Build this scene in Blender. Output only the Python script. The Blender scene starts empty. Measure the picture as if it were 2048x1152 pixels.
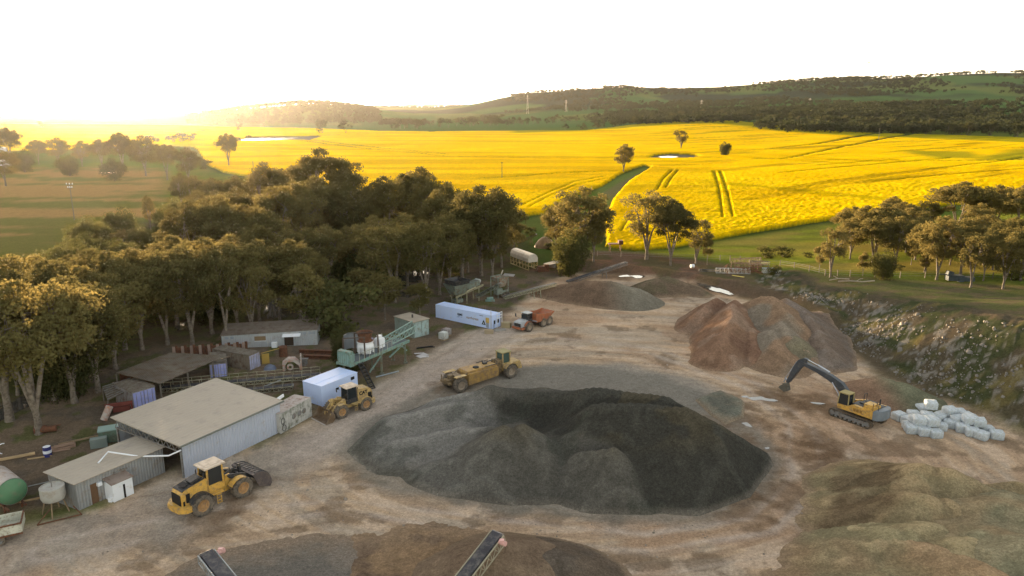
import bpy, bmesh, math, random
import numpy as np
from mathutils import Vector, Matrix
S = bpy.context.scene
COL = S.collection
R = math.radians
random.seed(7)
# ------------------------------------------------------------ camera
CAM_Z, PITCH, FPX = 31.0, R(13.6), 1462.0
cam_d = bpy.data.cameras.new("camera"); cam = bpy.data.objects.new("camera", cam_d); COL.objects.link(cam)
cam.location = (0, 0, CAM_Z); cam.rotation_euler = (R(90) - PITCH, 0, 0)
cam_d.sensor_width = 36; cam_d.lens = 36 * FPX / 2048; cam_d.clip_start = 0.5; cam_d.clip_end = 20000
S.camera = cam
# ------------------------------------------------------------ sky, sun, exposure
SUN_EL, SUN_AZ = R(4.2), R(-27.5)
w = bpy.data.worlds.new("World"); S.world = w; w.use_nodes = True
nt = w.node_tree; bg = nt.nodes["Background"]
sky = nt.nodes.new("ShaderNodeTexSky"); sky.sky_type = 'NISHITA'; sky.sun_disc = False
sky.sun_elevation = SUN_EL; sky.sun_rotation = SUN_AZ; sky.altitude = 200; sky.air_density = 1.0; sky.dust_density = 1.5; sky.ozone_density = 1.0
skh = nt.nodes.new('ShaderNodeHueSaturation'); skh.inputs['Saturation'].default_value = .45; nt.links.new(sky.outputs[0], skh.inputs['Color'])
skw = nt.nodes.new('ShaderNodeMix'); skw.data_type = 'RGBA'; skw.blend_type = 'MULTIPLY'; skw.inputs[0].default_value = 1.0; skw.inputs[7].default_value = (1.08, 1.0, .91, 1)
nt.links.new(skh.outputs[0], skw.inputs[6]); nt.links.new(skw.outputs[2], bg.inputs[0]); bg.inputs[1].default_value = 0.15
sd = bpy.data.lights.new("sun", 'SUN'); sd.energy = 5.0; sd.angle = R(0.6); sd.color = (1.0, 0.72, 0.42)
sun = bpy.data.objects.new("sun", sd); COL.objects.link(sun); sun.location = (-300, 600, 200)
sun.rotation_euler = Vector((math.sin(SUN_AZ)*math.cos(SUN_EL), math.cos(SUN_AZ)*math.cos(SUN_EL), math.sin(SUN_EL))).to_track_quat('Z', 'Y').to_euler()
S.view_settings.view_transform = 'Standard'; S.view_settings.look = 'None'; S.view_settings.exposure = 2.5
S.view_settings.gamma = 1.0; S.view_settings.use_curve_mapping = False
S.render.engine = 'CYCLES'
cy = S.cycles; cy.max_bounces = 5; cy.diffuse_bounces = 3; cy.glossy_bounces = 2; cy.transmission_bounces = 3
cy.transparent_max_bounces = 6; cy.volume_bounces = 0; cy.use_denoising = True; cy.denoising_prefilter = 'ACCURATE'; cy.sample_clamp_indirect = 4.0
cy.use_adaptive_sampling = True; cy.adaptive_threshold = 0.015
# ------------------------------------------------------------ helpers: tags, meshes, materials
def tag(o, label=None, cat=None, group=None, kind=None):
    if label: o["label"] = label
    if cat: o["category"] = cat
    if group: o["group"] = group
    if kind: o["kind"] = kind
    return o
def thing(name, label, cat, loc=(0, 0, 0), rz=0.0, group=None, scale=1.0):
    o = bpy.data.objects.new(name, None); COL.objects.link(o); o.empty_display_size = 0.3
    o.location = loc; o.rotation_euler = (0, 0, rz); o.scale = (scale,)*3
    return tag(o, label, cat, group)
def link_mesh(name, me, mat=None, parent=None):
    o = bpy.data.objects.new(name, me); COL.objects.link(o)
    if mat: me.materials.append(mat)
    if parent: o.parent = parent
    return o
def np_mesh(name, V, F, mat=None, parent=None, smooth=True, col=None):
    """V (n,3), F (m,4) or (m,3)"""
    V = np.asarray(V, np.float32); F = np.asarray(F, np.int32); k = F.shape[1]
    me = bpy.data.meshes.new(name)
    me.vertices.add(len(V)); me.vertices.foreach_set("co", V.ravel())
    me.loops.add(F.size); me.loops.foreach_set("vertex_index", F.ravel())
    me.polygons.add(len(F)); me.polygons.foreach_set("loop_start", np.arange(0, F.size, k, dtype=np.int32))
    me.update(calc_edges=True)
    if smooth: me.polygons.foreach_set("use_smooth", np.ones(len(F), bool))
    if col is not None:
        ca = me.color_attributes.new("Col", 'FLOAT_COLOR', 'POINT')
        c4 = np.ones((len(V), 4), np.float32); c4[:, :3] = col; ca.data.foreach_set("color", c4.ravel())
    return link_mesh(name, me, mat, parent)
def copy_tree(o, parent=None):
    c = o.copy(); COL.objects.link(c)
    if parent: c.parent = parent
    for ch in o.children: copy_tree(ch, c)
    return c
# value noise
def _h(ix, iy, s):
    n = (ix.astype(np.int64)*374761393 + iy.astype(np.int64)*668265263 + s*974634777) & 0xffffffff
    n = ((n ^ (n >> 13))*1274126177) & 0xffffffff
    n = n ^ (n >> 16)
    return (n & 0xffff)/65535.0
def vnoise(x, y, s=0):
    x = np.asarray(x, float); y = np.asarray(y, float)
    ix = np.floor(x); iy = np.floor(y); fx = x-ix; fy = y-iy
    fx = fx*fx*(3-2*fx); fy = fy*fy*(3-2*fy)
    a = _h(ix, iy, s); b = _h(ix+1, iy, s); c = _h(ix, iy+1, s); d = _h(ix+1, iy+1, s)
    return (a+(b-a)*fx)*(1-fy)+(c+(d-c)*fx)*fy
def fbm(x, y, s=0, o=4):
    t = 0; a = .5; tot = 0
    for i in range(o):
        t = t + a*vnoise(x, y, s+i*17); tot += a; x = x*2.03+11.3; y = y*2.03+5.7; a *= .5
    return t/tot
def sstep(a, b, x):
    t = np.clip((x-a)/(b-a), 0, 1); return t*t*(3-2*t)
def poly_sd(X, Y, poly):
    """signed distance, negative inside"""
    X = np.asarray(X, float); Y = np.asarray(Y, float)
    d = np.full(X.shape, 1e18); ins = np.zeros(X.shape, bool); n = len(poly)
    for i in range(n):
        x0, y0 = poly[i]; x1, y1 = poly[(i+1) % n]
        ex, ey = x1-x0, y1-y0; L = ex*ex+ey*ey+1e-12
        t = np.clip(((X-x0)*ex+(Y-y0)*ey)/L, 0, 1)
        d = np.minimum(d, (X-x0-t*ex)**2+(Y-y0-t*ey)**2)
        if ey != 0:
            c = ((y0 > Y) != (y1 > Y)) & (X < ex*(Y-y0)/ey+x0); ins ^= c
    d = np.sqrt(d); return np.where(ins, -d, d)
def line_d(X, Y, pts):
    d = np.full(np.shape(X), 1e18)
    for (x0, y0), (x1, y1) in zip(pts[:-1], pts[1:]):
        ex, ey = x1-x0, y1-y0; L = ex*ex+ey*ey+1e-12
        t = np.clip(((X-x0)*ex+(Y-y0)*ey)/L, 0, 1)
        d = np.minimum(d, (X-x0-t*ex)**2+(Y-y0-t*ey)**2)
    return np.sqrt(d)
# ------------------------------------------------------------ where a pixel's ray meets the ground
CT, ST = math.cos(PITCH), math.sin(PITCH)
def ray(px, py):
    dy = py-576; return ((px-1024), FPX*CT-dy*ST, -(dy*CT+FPX*ST))
def P(px, py, z=0.0):
    d = ray(px, py); t = (CAM_Z-z)/-d[2]; return Vector((d[0]*t, d[1]*t, z))
# far relief: apparent height of the land in the photo, turned into metres
FU = [(p-1024)/1504 for p in (-700, 190, 350, 500, 620, 740, 900, 1050, 1200, 1400, 1600, 1800, 2000, 2300)]
FR = [700, 900, 1200, 1500, 1900, 2400, 3000, 3600, 4400, 5600]
FY = [  # rows by distance, None = level ground
 [None]*14,
 [None]*8+[None, 274, 274, 275, 276, 276],
 [None]*7+[261, 259, 252, 258, 258, 257, 257],
 [None]*6+[253, 251, 247, 243, 240, 236, 233, 232],
 [None, None, None, 247, 246, 247, 247, 244, 236, 229, 222, 216, 211, 210],
 [None, 242, 237, 217, 209, 222, 238, 228, 220, 215, 211, 206, 201, 198],
 [None, 236, 232, 226, 222, 222, 228, 214, 204, 199, 189, 180, 174, 172],
 [None, 233, 232, 229, 226, 219, 218, 188, 177, 177, 163, 156, 145, 150],
 [None, 231, 230, 227, 222, 214, 213, 194, 182, 182, 170, 162, 152, 158],
 [None, 229, 227, 226, 222, 217, 216, 214, 200, 195, 190, 180, 175, 180]]
FZ = np.zeros((len(FR), len(FU)))
for i, r in enumerate(FR):
    for j, py in enumerate(FY[i]):
        if py is not None:
            d = ray(1024, py); FZ[i, j] = CAM_Z + r*d[2]/d[1]
def far_z(X, Y):
    Y1 = np.maximum(Y, 1.0); u = np.clip(X/Y1, FU[0], FU[-1])
    r = np.clip(Y1, FR[0], FR[-1])
    def loc(v, g):
        g = np.array(g); i = np.clip(np.searchsorted(g, v, side='right')-1, 0, len(g)-2); t = (v-g[i])/(g[i+1]-g[i]); return i, t
    def cr(p0, p1, p2, p3, t): return 0.5*(2*p1+(p2-p0)*t+(2*p0-5*p1+4*p2-p3)*t*t+(3*p1-p0-3*p2+p3)*t**3)
    i, ti = loc(r, FR); j, tj = loc(u, FU); n, m = FZ.shape
    rows = []
    for a in (-1, 0, 1, 2):
        ii = np.clip(i+a, 0, n-1)
        rows.append(cr(FZ[ii, np.clip(j-1, 0, m-1)], FZ[ii, j], FZ[ii, np.clip(j+1, 0, m-1)], FZ[ii, np.clip(j+2, 0, m-1)], tj))
    z = cr(*rows, ti)
    return np.where(Y > FR[0], z, 0.0)
# right-hand bank of the pit: toe line (x as a function of y) and height of its rim
BY = np.array([-50, 20, 50, 65, 75, 85, 96, 107, 125, 140, 170, 2000.])
BX = np.array([75, 66, 57, 50.5, 47, 45.5, 46, 49, 44, 47, 70, 300.])
BH = np.array([9, 9, 9, 9, 8.5, 7, 5.5, 3.2, 1.4, 0.8, 0.5, 0.3])
BW = np.array([16, 16, 16, 15, 14, 13, 12, 10, 8, 8, 20, 30.])
def Z(X, Y):
    X = np.asarray(X, float); Y = np.asarray(Y, float)
    z = far_z(X, Y)
    tx = np.interp(Y, BY, BX); hh = np.interp(Y, BY, BH); ww = np.interp(Y, BY, BW)
    s = (X-tx)/ww
    q = np.clip(s, 0, 1); bank = hh*(0.35*q+0.65*q*q*(3-2*q))
    bank = bank*(1+0.0*s)+ np.where(s > 1, np.minimum((s-1)*ww*0.03, 1.5), 0)
    fade = 1-sstep(150, 420, np.hypot(X-60, Y-80))
    z = z+bank*fade
    # rubble on the bank, gullies
    inb = sstep(0, .25, s)*(1-sstep(1.0, 1.25, s))*(Y < 135)*(Y > -40)
    z = z+inb*(0.9*(fbm(X*.35, Y*.35, 3)-.5)+0.5*(fbm(X*1.5, Y*1.5, 4)-.5))
    # low berm between yard and paddock, behind the piles
    d = line_d(X, Y, BERM)
    z = z+1.3*np.exp(-(d/2.0)**2)*(0.6+0.8*fbm(X*.2, Y*.2, 9))
    # gentle unevenness
    rr = np.hypot(X, Y)
    z = z+0.10*(fbm(X*.12, Y*.12, 1)-.5)*(rr < 3000)+sstep(130, 400, rr)*2.0*(fbm(X*.008, Y*.008, 2)-.5)
    z = z+sstep(900, 2500, rr)*14.0*(fbm(X*.0035, Y*.0035, 21)-.5)
    return z
BERM = [(p.x, p.y) for p in (P(1120, 532), P(1250, 538), P(1370, 556), P(1480, 576), P(1600, 606), P(1660, 640))]
def G(px, py):
    d = ray(px, py); t0 = (CAM_Z-12)/-d[2] if d[2] < 0 else 1000/d[1]
    ts = np.concatenate([np.linspace(t0*.5, CAM_Z/-d[2]*1.05 if d[2] < -12 else 5000/d[1], 400)])
    f = CAM_Z+d[2]*ts-Z(d[0]*ts, d[1]*ts)
    k = np.argmax(f < 0)
    if f[k] >= 0: k = len(ts)-1
    a, b = ts[max(k-1, 0)], ts[k]
    for _ in range(14):
        m = (a+b)/2
        if CAM_Z+d[2]*m-float(Z(d[0]*m, d[1]*m)) < 0: b = m
        else: a = m
    return Vector((d[0]*b, d[1]*b, CAM_Z+d[2]*b))
def W2(pts): return [(v.x, v.y) for v in (P(*p) for p in pts)]
def G2(pts): return [(v.x, v.y) for v in (G(*p) for p in pts)]
# ------------------------------------------------------------ materials
MATS = {}
def mat(name, col, rough=0.8, metal=0.0, var=0.15, vscale=0.6, dirt=None, dirt_amt=0.4, bump=0.0, bscale=8.0, spec=0.3, grime_z=False):
    if name in MATS: return MATS[name]
    m = bpy.data.materials.new(name); m.use_nodes = True; t = m.node_tree; b = t.nodes["Principled BSDF"]
    b.inputs["Roughness"].default_value = rough; b.inputs["Metallic"].default_value = metal
    b.inputs["Specular IOR Level"].default_value = spec
    tc = t.nodes.new("ShaderNodeTexCoord")
    n = t.nodes.new("ShaderNodeTexNoise"); n.inputs["Scale"].default_value = vscale; n.inputs["Detail"].default_value = 6; n.inputs["Roughness"].default_value = .65
    t.links.new(tc.outputs["Object"], n.inputs["Vector"])
    cr = t.nodes.new("ShaderNodeValToRGB"); c = cr.color_ramp
    c.elements[0].position = .3; c.elements[1].position = .7
    c.elements[0].color = (*[v*(1-var) for v in col], 1); c.elements[1].color = (*[min(1, v*(1+var)) for v in col], 1)
    t.links.new(n.outputs["Fac"], cr.inputs[0]); out = cr.outputs[0]
    if dirt is not None:
        n2 = t.nodes.new("ShaderNodeTexNoise"); n2.inputs["Scale"].default_value = vscale*2.7; n2.inputs["Detail"].default_value = 8; n2.inputs["Roughness"].default_value = .7
        t.links.new(tc.outputs["Object"], n2.inputs["Vector"])
        mr = t.nodes.new("ShaderNodeMapRange"); mr.inputs[1].default_value = .62-dirt_amt*.35; mr.inputs[2].default_value = .62-dirt_amt*.35+.2
        t.links.new(n2.outputs["Fac"], mr.inputs[0])
        mx = t.nodes.new("ShaderNodeMix"); mx.data_type = 'RGBA'; mx.inputs[7].default_value = (*dirt, 1)
        t.links.new(mr.outputs[0], mx.inputs[0]); t.links.new(out, mx.inputs[6]); out = mx.outputs[2]
    t.links.new(out, b.inputs["Base Color"])
    if bump:
        n3 = t.nodes.new("ShaderNodeTexNoise"); n3.inputs["Scale"].default_value = bscale; n3.inputs["Detail"].default_value = 5
        t.links.new(tc.outputs["Object"], n3.inputs["Vector"])
        bp = t.nodes.new("ShaderNodeBump"); bp.inputs["Strength"].default_value = bump; bp.inputs["Distance"].default_value = .1
        t.links.new(n3.outputs["Fac"], bp.inputs["Height"]); t.links.new(bp.outputs[0], b.inputs["Normal"])
    MATS[name] = m; return m
def ground_mat(name, scales=((0.5, .25), (6.0, .25)), bump=0.5, bscale=3.0, bdist=0.15, rough=1.0, stones=0.0, trans=0.0):
    """vertex colour times fine noise, plus bump"""
    m = bpy.data.materials.new(name); m.use_nodes = True; t = m.node_tree; t.nodes.remove(t.nodes["Principled BSDF"])
    b = t.nodes.new("ShaderNodeBsdfDiffuse"); b.inputs["Roughness"].default_value = rough; t.links.new(b.outputs[0], t.nodes["Material Output"].inputs[0])
    at = t.nodes.new("ShaderNodeAttribute"); at.attribute_name = "Col"
    ge = t.nodes.new("ShaderNodeNewGeometry"); out = at.outputs["Color"]
    for sc, am in scales:
        n = t.nodes.new("ShaderNodeTexNoise"); n.inputs["Scale"].default_value = sc; n.inputs["Detail"].default_value = 5; n.inputs["Roughness"].default_value = .6
        t.links.new(ge.outputs["Position"], n.inputs["Vector"])
        mr = t.nodes.new("ShaderNodeMapRange"); mr.inputs[1].default_value = .3; mr.inputs[2].default_value = .7; mr.inputs[3].default_value = 1-am; mr.inputs[4].default_value = 1+am
        t.links.new(n.outputs["Fac"], mr.inputs[0])
        vm = t.nodes.new("ShaderNodeVectorMath"); vm.operation = 'SCALE'
        t.links.new(out, vm.inputs[0]); t.links.new(mr.outputs[0], vm.inputs[3]); out = vm.outputs[0]
    t.links.new(out, b.inputs["Color"])
    n3 = t.nodes.new("ShaderNodeTexNoise"); n3.inputs["Scale"].default_value = bscale; n3.inputs["Detail"].default_value = 6; n3.inputs["Roughness"].default_value = .65
    t.links.new(ge.outputs["Position"], n3.inputs["Vector"])
    bp = t.nodes.new("ShaderNodeBump"); bp.inputs["Strength"].default_value = bump; bp.inputs["Distance"].default_value = bdist
    t.links.new(n3.outputs["Fac"], bp.inputs["Height"]); t.links.new(bp.outputs[0], b.inputs["Normal"])
    if trans > 0:
        tr = t.nodes.new("ShaderNodeBsdfTranslucent"); t.links.new(out, tr.inputs[0])
        ms = t.nodes.new("ShaderNodeMixShader"); ms.inputs[0].default_value = trans
        t.links.new(b.outputs[0], ms.inputs[1]); t.links.new(tr.outputs[0], ms.inputs[2])
        t.links.new(ms.outputs[0], t.nodes["Material Output"].inputs[0])
    return m
def leaf_mat(name, c1, c2, trans=0.35):
    m = bpy.data.materials.new(name); m.use_nodes = True; t = m.node_tree
    for n in list(t.nodes):
        if n.type != 'OUTPUT_MATERIAL': t.nodes.remove(n)
    oi = t.nodes.new("ShaderNodeObjectInfo"); tc = t.nodes.new("ShaderNodeTexCoord")
    n = t.nodes.new("ShaderNodeTexNoise"); n.inputs["Scale"].default_value = .45; n.inputs["Detail"].default_value = 4
    t.links.new(tc.outputs["Object"], n.inputs["Vector"])
    ad = t.nodes.new("ShaderNodeMath"); ad.operation = 'MULTIPLY_ADD'; ad.inputs[1].default_value = .45
    t.links.new(oi.outputs["Random"], ad.inputs[0]); sb = t.nodes.new("ShaderNodeMath"); sb.operation = 'SUBTRACT'; sb.inputs[1].default_value = .22
    t.links.new(n.outputs["Fac"], sb.inputs[0]); t.links.new(sb.outputs[0], ad.inputs[2])
    cr = t.nodes.new("ShaderNodeValToRGB"); cr.color_ramp.elements[0].position = .25; cr.color_ramp.elements[1].position = .75
    cr.color_ramp.elements[0].color = (*c1, 1); cr.color_ramp.elements[1].color = (*c2, 1); t.links.new(ad.outputs[0], cr.inputs[0])
    d = t.nodes.new("ShaderNodeBsdfDiffuse"); tr = t.nodes.new("ShaderNodeBsdfTranslucent"); ms = t.nodes.new("ShaderNodeMixShader"); ms.inputs[0].default_value = trans
    hs = t.nodes.new("ShaderNodeHueSaturation"); hs.inputs["Hue"].default_value = .47; hs.inputs["Value"].default_value = 1.5; hs.inputs["Saturation"].default_value = 1.15
    t.links.new(cr.outputs[0], d.inputs[0]); t.links.new(cr.outputs[0], hs.inputs["Color"]); t.links.new(hs.outputs[0], tr.inputs[0])
    t.links.new(d.outputs[0], ms.inputs[1]); t.links.new(tr.outputs[0], ms.inputs[2]); t.links.new(ms.outputs[0], t.nodes["Material Output"].inputs[0])
    return m
# ============================================================ GROUND
# canola outline, headlands, tracks: photo points dropped onto the land and kept as world polygons
CAN1 = W2([(-900, 254), (100, 249), (350, 250), (640, 257), (760, 263), (1170, 264), (1280, 256), (1400, 251), (1500, 256), (1700, 266), (2048, 275), (2500, 284),
           (2900, 470), (2048, 418), (1900, 422), (1700, 442), (1620, 450), (1500, 468), (1440, 479), (1350, 497), (1270, 503), (1210, 494), (1207, 440), (1224, 400), (1258, 365), (1302, 335), (1288, 331),
           (1240, 350), (1200, 375), (1150, 392), (1090, 428), (1040, 436), (1000, 425), (900, 420), (760, 385), (700, 380), (520, 357), (440, 345), (415, 330), (390, 295), (300, 290), (100, 300), (-1100, 330)])
CUTS = [(W2([(560, 275), (760, 297), (900, 312), (1024, 315), (1230, 318), (1300, 313)]), 1.6),
        (W2([(600, 283), (760, 302), (900, 316), (1024, 318.5), (1230, 322)]), 1.0),
        (W2([(960, 361), (1024, 358), (1120, 351), (1240, 346)]), 1.6),
        (W2([(1428, 345), (1437, 380), (1445, 440)]), .45), (W2([(1440, 345), (1455, 390), (1465, 440)]), .45),
        (W2([(1345, 342), (1325, 362), (1312, 385)]), .5), (W2([(1356, 342), (1340, 362), (1330, 380)]), .5),
        (W2([(1265, 428), (1240, 470)]), .6), (W2([(1290, 436), (1268, 472)]), .6),
        (W2([(1210, 357), (1150, 368), (1100, 388), (1040, 418)]), .5), (W2([(1215, 361), (1150, 375), (1100, 396), (1056, 420)]), .5),
        (W2([(1300, 315), (1400, 317), (1500, 319), (1560, 321), (1800, 326), (2048, 322), (2300, 318)]), 1.8),
        (W2([(1540, 301), (1620, 292), (1740, 270), (1800, 264)]), 1.2), (W2([(1560, 321), (1640, 306), (1760, 280), (1860, 262)]), 1.2),
        (W2([(1320, 335), (1400, 331), (1470, 328)]), 1.0), (W2([(400, 282), (640, 272), (760, 268), (900, 262)]), 4.0),
        (W2([(-300, 275), (250, 268), (420, 262)]), 3.0),
        (W2([(1500, 468), (1620, 450), (1700, 441), (1750, 437)]), 1.0), (W2([(1890, 300), (2048, 297)]), 1.2), (W2([(1640, 334), (1800, 322)]), .8), (W2([(1850, 345), (2048, 318)]), .8), (W2([(1750, 372), (2048, 342)]), .6), (W2([(1560, 352), (1900, 318)]), .5)]
DAM = W2([(1300, 317), (1312, 311), (1345, 308), (1385, 310), (1400, 314), (1370, 317)])
DAM2 = W2([(470, 283), (500, 274), (640, 273), (615, 281)])
THIN = [W2([(1960, 322), (2048, 300), (2300, 290), (2300, 320)]), W2([(1840, 305), (1880, 318), (1950, 318), (1930, 306)]), W2([(1030, 262), (1400, 250), (1700, 266), (2500, 284), (2500, 297), (2048, 285), (1700, 273), (1420, 257), (1030, 268)])]
def crop_h(X, Y):
    """height of the flowering canola above the soil; 0 where there is none"""
    wob = 5*(fbm(X*.02, Y*.02, 31)-.5)*sstep(150, 500, Y)
    sd = poly_sd(X, Y, CAN1)+wob+1.2*(fbm(X*.5, Y*.5, 32)-.5)
    h = 1-sstep(-1.2, .2, sd)
    for ln, w0 in CUTS:
        wd = w0*(1 if w0 > .9 else .7)
        wd = np.maximum(wd, .4*Y*Y/60000); d = line_d(X, Y, ln)+.5*wd*(fbm(X*.15, Y*.15, 33)-.5)
        h = h*(1-(1-sstep(wd*.5, wd*1.0+.12, d))*(1.0 if w0 > .9 else .55))
    h = h*sstep(0, 3, poly_sd(X, Y, DAM))*sstep(0, 4, poly_sd(X, Y, DAM2))
    return h
YARD = W2([(-400, 1120), (40, 1045), (160, 1022), (330, 948), (560, 868), (660, 800), (760, 755), (850, 712), (940, 660), (1000, 645), (1030, 610), (1100, 560), (1150, 545), (1300, 552), (1400, 568), (1640, 648), (1750, 745), (1900, 805), (2100, 890), (2400, 1000), (2900, 1700), (1024, 2600), (-1500, 1700)])
STORE = W2([(-500, 960), (0, 800), (300, 690), (600, 620), (760, 560), (900, 520), (1020, 545), (1130, 545), (1130, 600), (1000, 680), (760, 770), (560, 880), (160, 1030), (-400, 1120)])
BACK = W2([(1010, 545), (1090, 530), (1180, 500), (1290, 505), (1400, 520), (1560, 548), (1680, 566), (2048, 610), (2500, 640), (2500, 900), (1900, 800), (1740, 740), (1640, 640), (1400, 580), (1150, 560)])
GREY_ROAD = [W2([(1000, 660), (930, 680), (860, 710), (790, 760), (740, 820), (640, 880), (560, 920), (300, 1040), (0, 1110)])]
GBED = W2([(960, 745), (1100, 722), (1250, 722), (1400, 752), (1490, 800), (1470, 850), (1380, 830), (1200, 800), (1000, 790)])
WOODS = W2([(-900, 470), (0, 600), (150, 500), (330, 430), (500, 380), (560, 370), (780, 400), (1010, 420), (1060, 520), (1000, 560), (780, 600), (620, 660), (440, 700), (240, 780), (0, 900), (-900, 1200)])
LEFTP = W2([(-900, 340), (340, 335), (360, 420), (150, 500), (0, 560), (-900, 700)])
HEAD = W2([(1195, 378), (1245, 350), (1300, 334), (1262, 368), (1230, 400), (1212, 432), (1190, 425)])
STRIPDIRT = W2([(1205, 385), (1245, 362), (1292, 342), (1256, 368), (1230, 392), (1214, 400)])
PADD = W2([(1180, 498), (1360, 500), (1450, 482), (1620, 455), (1760, 448), (2500, 430), (2500, 560), (2048, 575), (1660, 555), (1560, 535), (1400, 515), (1290, 512)])
def mixc(c, col, k):
    k = np.clip(k, 0, 1)[..., None]; return c*(1-k)+np.array(col)*k
def ground_col(X, Y):
    rr = np.hypot(X, Y)
    n1 = fbm(X*.05, Y*.05, 41); n2 = fbm(X*.4, Y*.4, 42, 5); n3 = fbm(X*.012, Y*.012, 43)
    g = np.zeros(X.shape+(3,)); g[:] = (.085, .115, .022)
    g = mixc(g, (.15, .13, .035), sstep(.42, .62, n1)*.6)
    g = mixc(g, (.05, .085, .025), sstep(.5, .62, n3)*.5)
    # far pastures and wooded hill slopes
    g = mixc(g, (.06, .11, .036), sstep(900, 1500, Y))
    g = mixc(g, (.10, .125, .04), sstep(1400, 1900, Y)*sstep(.5, .6, fbm(X*.003, Y*.0015, 45)))
    g = mixc(g, (.035, .045, .030), sstep(2400, 2900, Y)*sstep(.40, .52, fbm(X*.004, Y*.003, 46)))
    # crop soil, seen in the wheel tracks
    g = mixc(g, (.045, .06, .014), 1-sstep(-1, 4, poly_sd(X, Y, CAN1)))
    kl = 1-sstep(-8, 3, poly_sd(X, Y, LEFTP)); g = mixc(g, (.12, .115, .03), kl); g = mixc(g, (.30, .17, .07), kl*sstep(.44, .58, fbm(X*.015, Y*.08, 44))*.7)
    row = fbm(X*.03+Y*.02, Y*.25, 47); sdp = poly_sd(X, Y, PADD)
    g = mixc(g, (.25, .25, .03), (1-sstep(-4, 3, sdp))*(.35+.65*sstep(.35, .6, row)))
    g = mixc(g, (.33, .22, .06), (1-sstep(-4, 3, sdp))*sstep(.52, .62, fbm(X*.02, Y*.06, 48))*.6)
    g = mixc(g, (.12, .15, .04), 1-sstep(-1.5, 1.5, poly_sd(X, Y, HEAD)))
    g = mixc(g, (.15, .125, .065), (1-sstep(-1.5, 1.5, poly_sd(X, Y, STRIPDIRT)))*.8)
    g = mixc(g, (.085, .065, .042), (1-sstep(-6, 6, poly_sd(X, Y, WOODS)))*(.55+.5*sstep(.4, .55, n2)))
    sdb = poly_sd(X, Y, BACK)+3*(n1-.5)
    g = mixc(g, (.125, .085, .062), (1-sstep(-3, 2, sdb))); g = mixc(g, (.095, .095, .038), (1-sstep(-3, 2, sdb))*sstep(36, 52, X)*(.45+.55*sstep(.42, .55, n2)))
    g = mixc(g, (.22, .115, .07), (1-sstep(-4, 1, sdb))*sstep(.5, .62, fbm(X*.15, Y*.3, 49))*.5*(X < 40))
    g = mixc(g, (.06, .075, .025), (1-sstep(-4, 1, sdb))*sstep(.5, .6, fbm(X*.25, Y*.25, 50))*.45)
    # bank
    tx = np.interp(Y, BY, BX); ww = np.interp(Y, BY, BW); s = (X-tx)/ww
    inb = sstep(-.05, .15, s)*(1-sstep(1.0, 1.4, s))*(Y < 140)
    g = mixc(g, (.085, .068, .048), inb*.9)
    g = mixc(g, (.048, .058, .026), inb*sstep(.46, .58, fbm(X*.3, Y*.3, 51, 5))*.85)
    g = mixc(g, (.20, .185, .165), inb*sstep(.56, .66, fbm(X*1.3, Y*1.3, 52, 4))*.8*(1-sstep(.55, .9, s)))
    g = mixc(g, (.16, .13, .05), inb*sstep(.6, .7, fbm(X*.2, Y*.5, 53))*.6)
    g = mixc(g, (.10, .075, .055), sstep(-.35, -.05, s)*(1-sstep(.0, .15, s))*(Y < 130)*(Y > 70)*.7)
    # stores area, between woods and yard
    sds = poly_sd(X, Y, STORE)+2.5*(n2-.5)
    g = mixc(g, (.135, .10, .07), (1-sstep(-4, 1.5, sds)))
    g = mixc(g, (.09, .075, .06), (1-sstep(-4, 1.5, sds))*sstep(.48, .58, fbm(X*.25, Y*.25, 54, 5))*.7)
    g = mixc(g, (.07, .08, .025), (1-sstep(-4, 1.5, sds))*sstep(.55, .63, fbm(X*.5+9, Y*.5, 55, 4))*.7)
    # yard: sandy tan with swept wheel streaks running round the big pile
    sdy = poly_sd(X, Y, YARD)+2.0*(fbm(X*.3, Y*.3, 56)-.5)
    ky = 1-sstep(-1.5, 1.0, sdy)
    th = np.arctan2((Y-63)*1.5, X-4); rad = np.hypot(X-4, (Y-63)*1.5)
    st = fbm(rad*1.1+2*fbm(X*.1, Y*.1, 60), th*5, 57, 5); st2 = fbm(rad*.35, th*3, 58, 4)
    y = np.zeros(X.shape+(3,)); y[:] = (.45, .325, .215)
    y = mixc(y, (.50, .39, .30), sstep(.49, .60, st)*.55)
    y = mixc(y, (.32, .225, .155), sstep(.48, .41, st)*.6)
    y = mixc(y, (.31, .27, .22), sstep(.5, .6, st2)*.5)
    y = mixc(y, (.32, .205, .13), sstep(.56, .66, fbm(X*.12, Y*.12, 59))*.55)
    y = mixc(y, (.15, .105, .07), sstep(.60, .68, fbm(X*.35, Y*.35, 61, 5))*.6)
    for ln in GREY_ROAD: y = mixc(y, (.29, .255, .22), (1-sstep(2.0, 6.0, line_d(X, Y, ln)+3*(n2-.5)))*.6)
    rd = line_d(X, Y, TRK)+1.2*(fbm(X*.08, Y*.08, 67)-.5); rd2 = line_d(X, Y, TRK2)+.8*(fbm(X*.1, Y*.1, 68)-.5)
    for dd, offs in ((rd, (.9, 2.6, 3.7, 5.5, 6.9, 8.7)), (rd2, (.8, 2.5, 3.9, 5.6))):
        for i_, of in enumerate(offs):
            kk = np.exp(-((dd-of)/.24)**2)*sstep(.38, .55, fbm(X*.12+i_*9, Y*.12, 69))
            y = mixc(y, (.17, .115, .075) if i_ % 2 else (.46, .38, .31), kk*.38)
    y = mixc(y, (.42, .35, .30), np.exp(-((rd-1.1)/.45)**2)*.5*sstep(.35, .6, fbm(X*.3, Y*.3, 63)))
    y = mixc(y, (.36, .30, .26), (1-sstep(1.5, 4, line_d(X, Y, TRK2)))*.55)
    sdg = poly_sd(X, Y, GBED)+1.5*(n2-.5)
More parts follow.
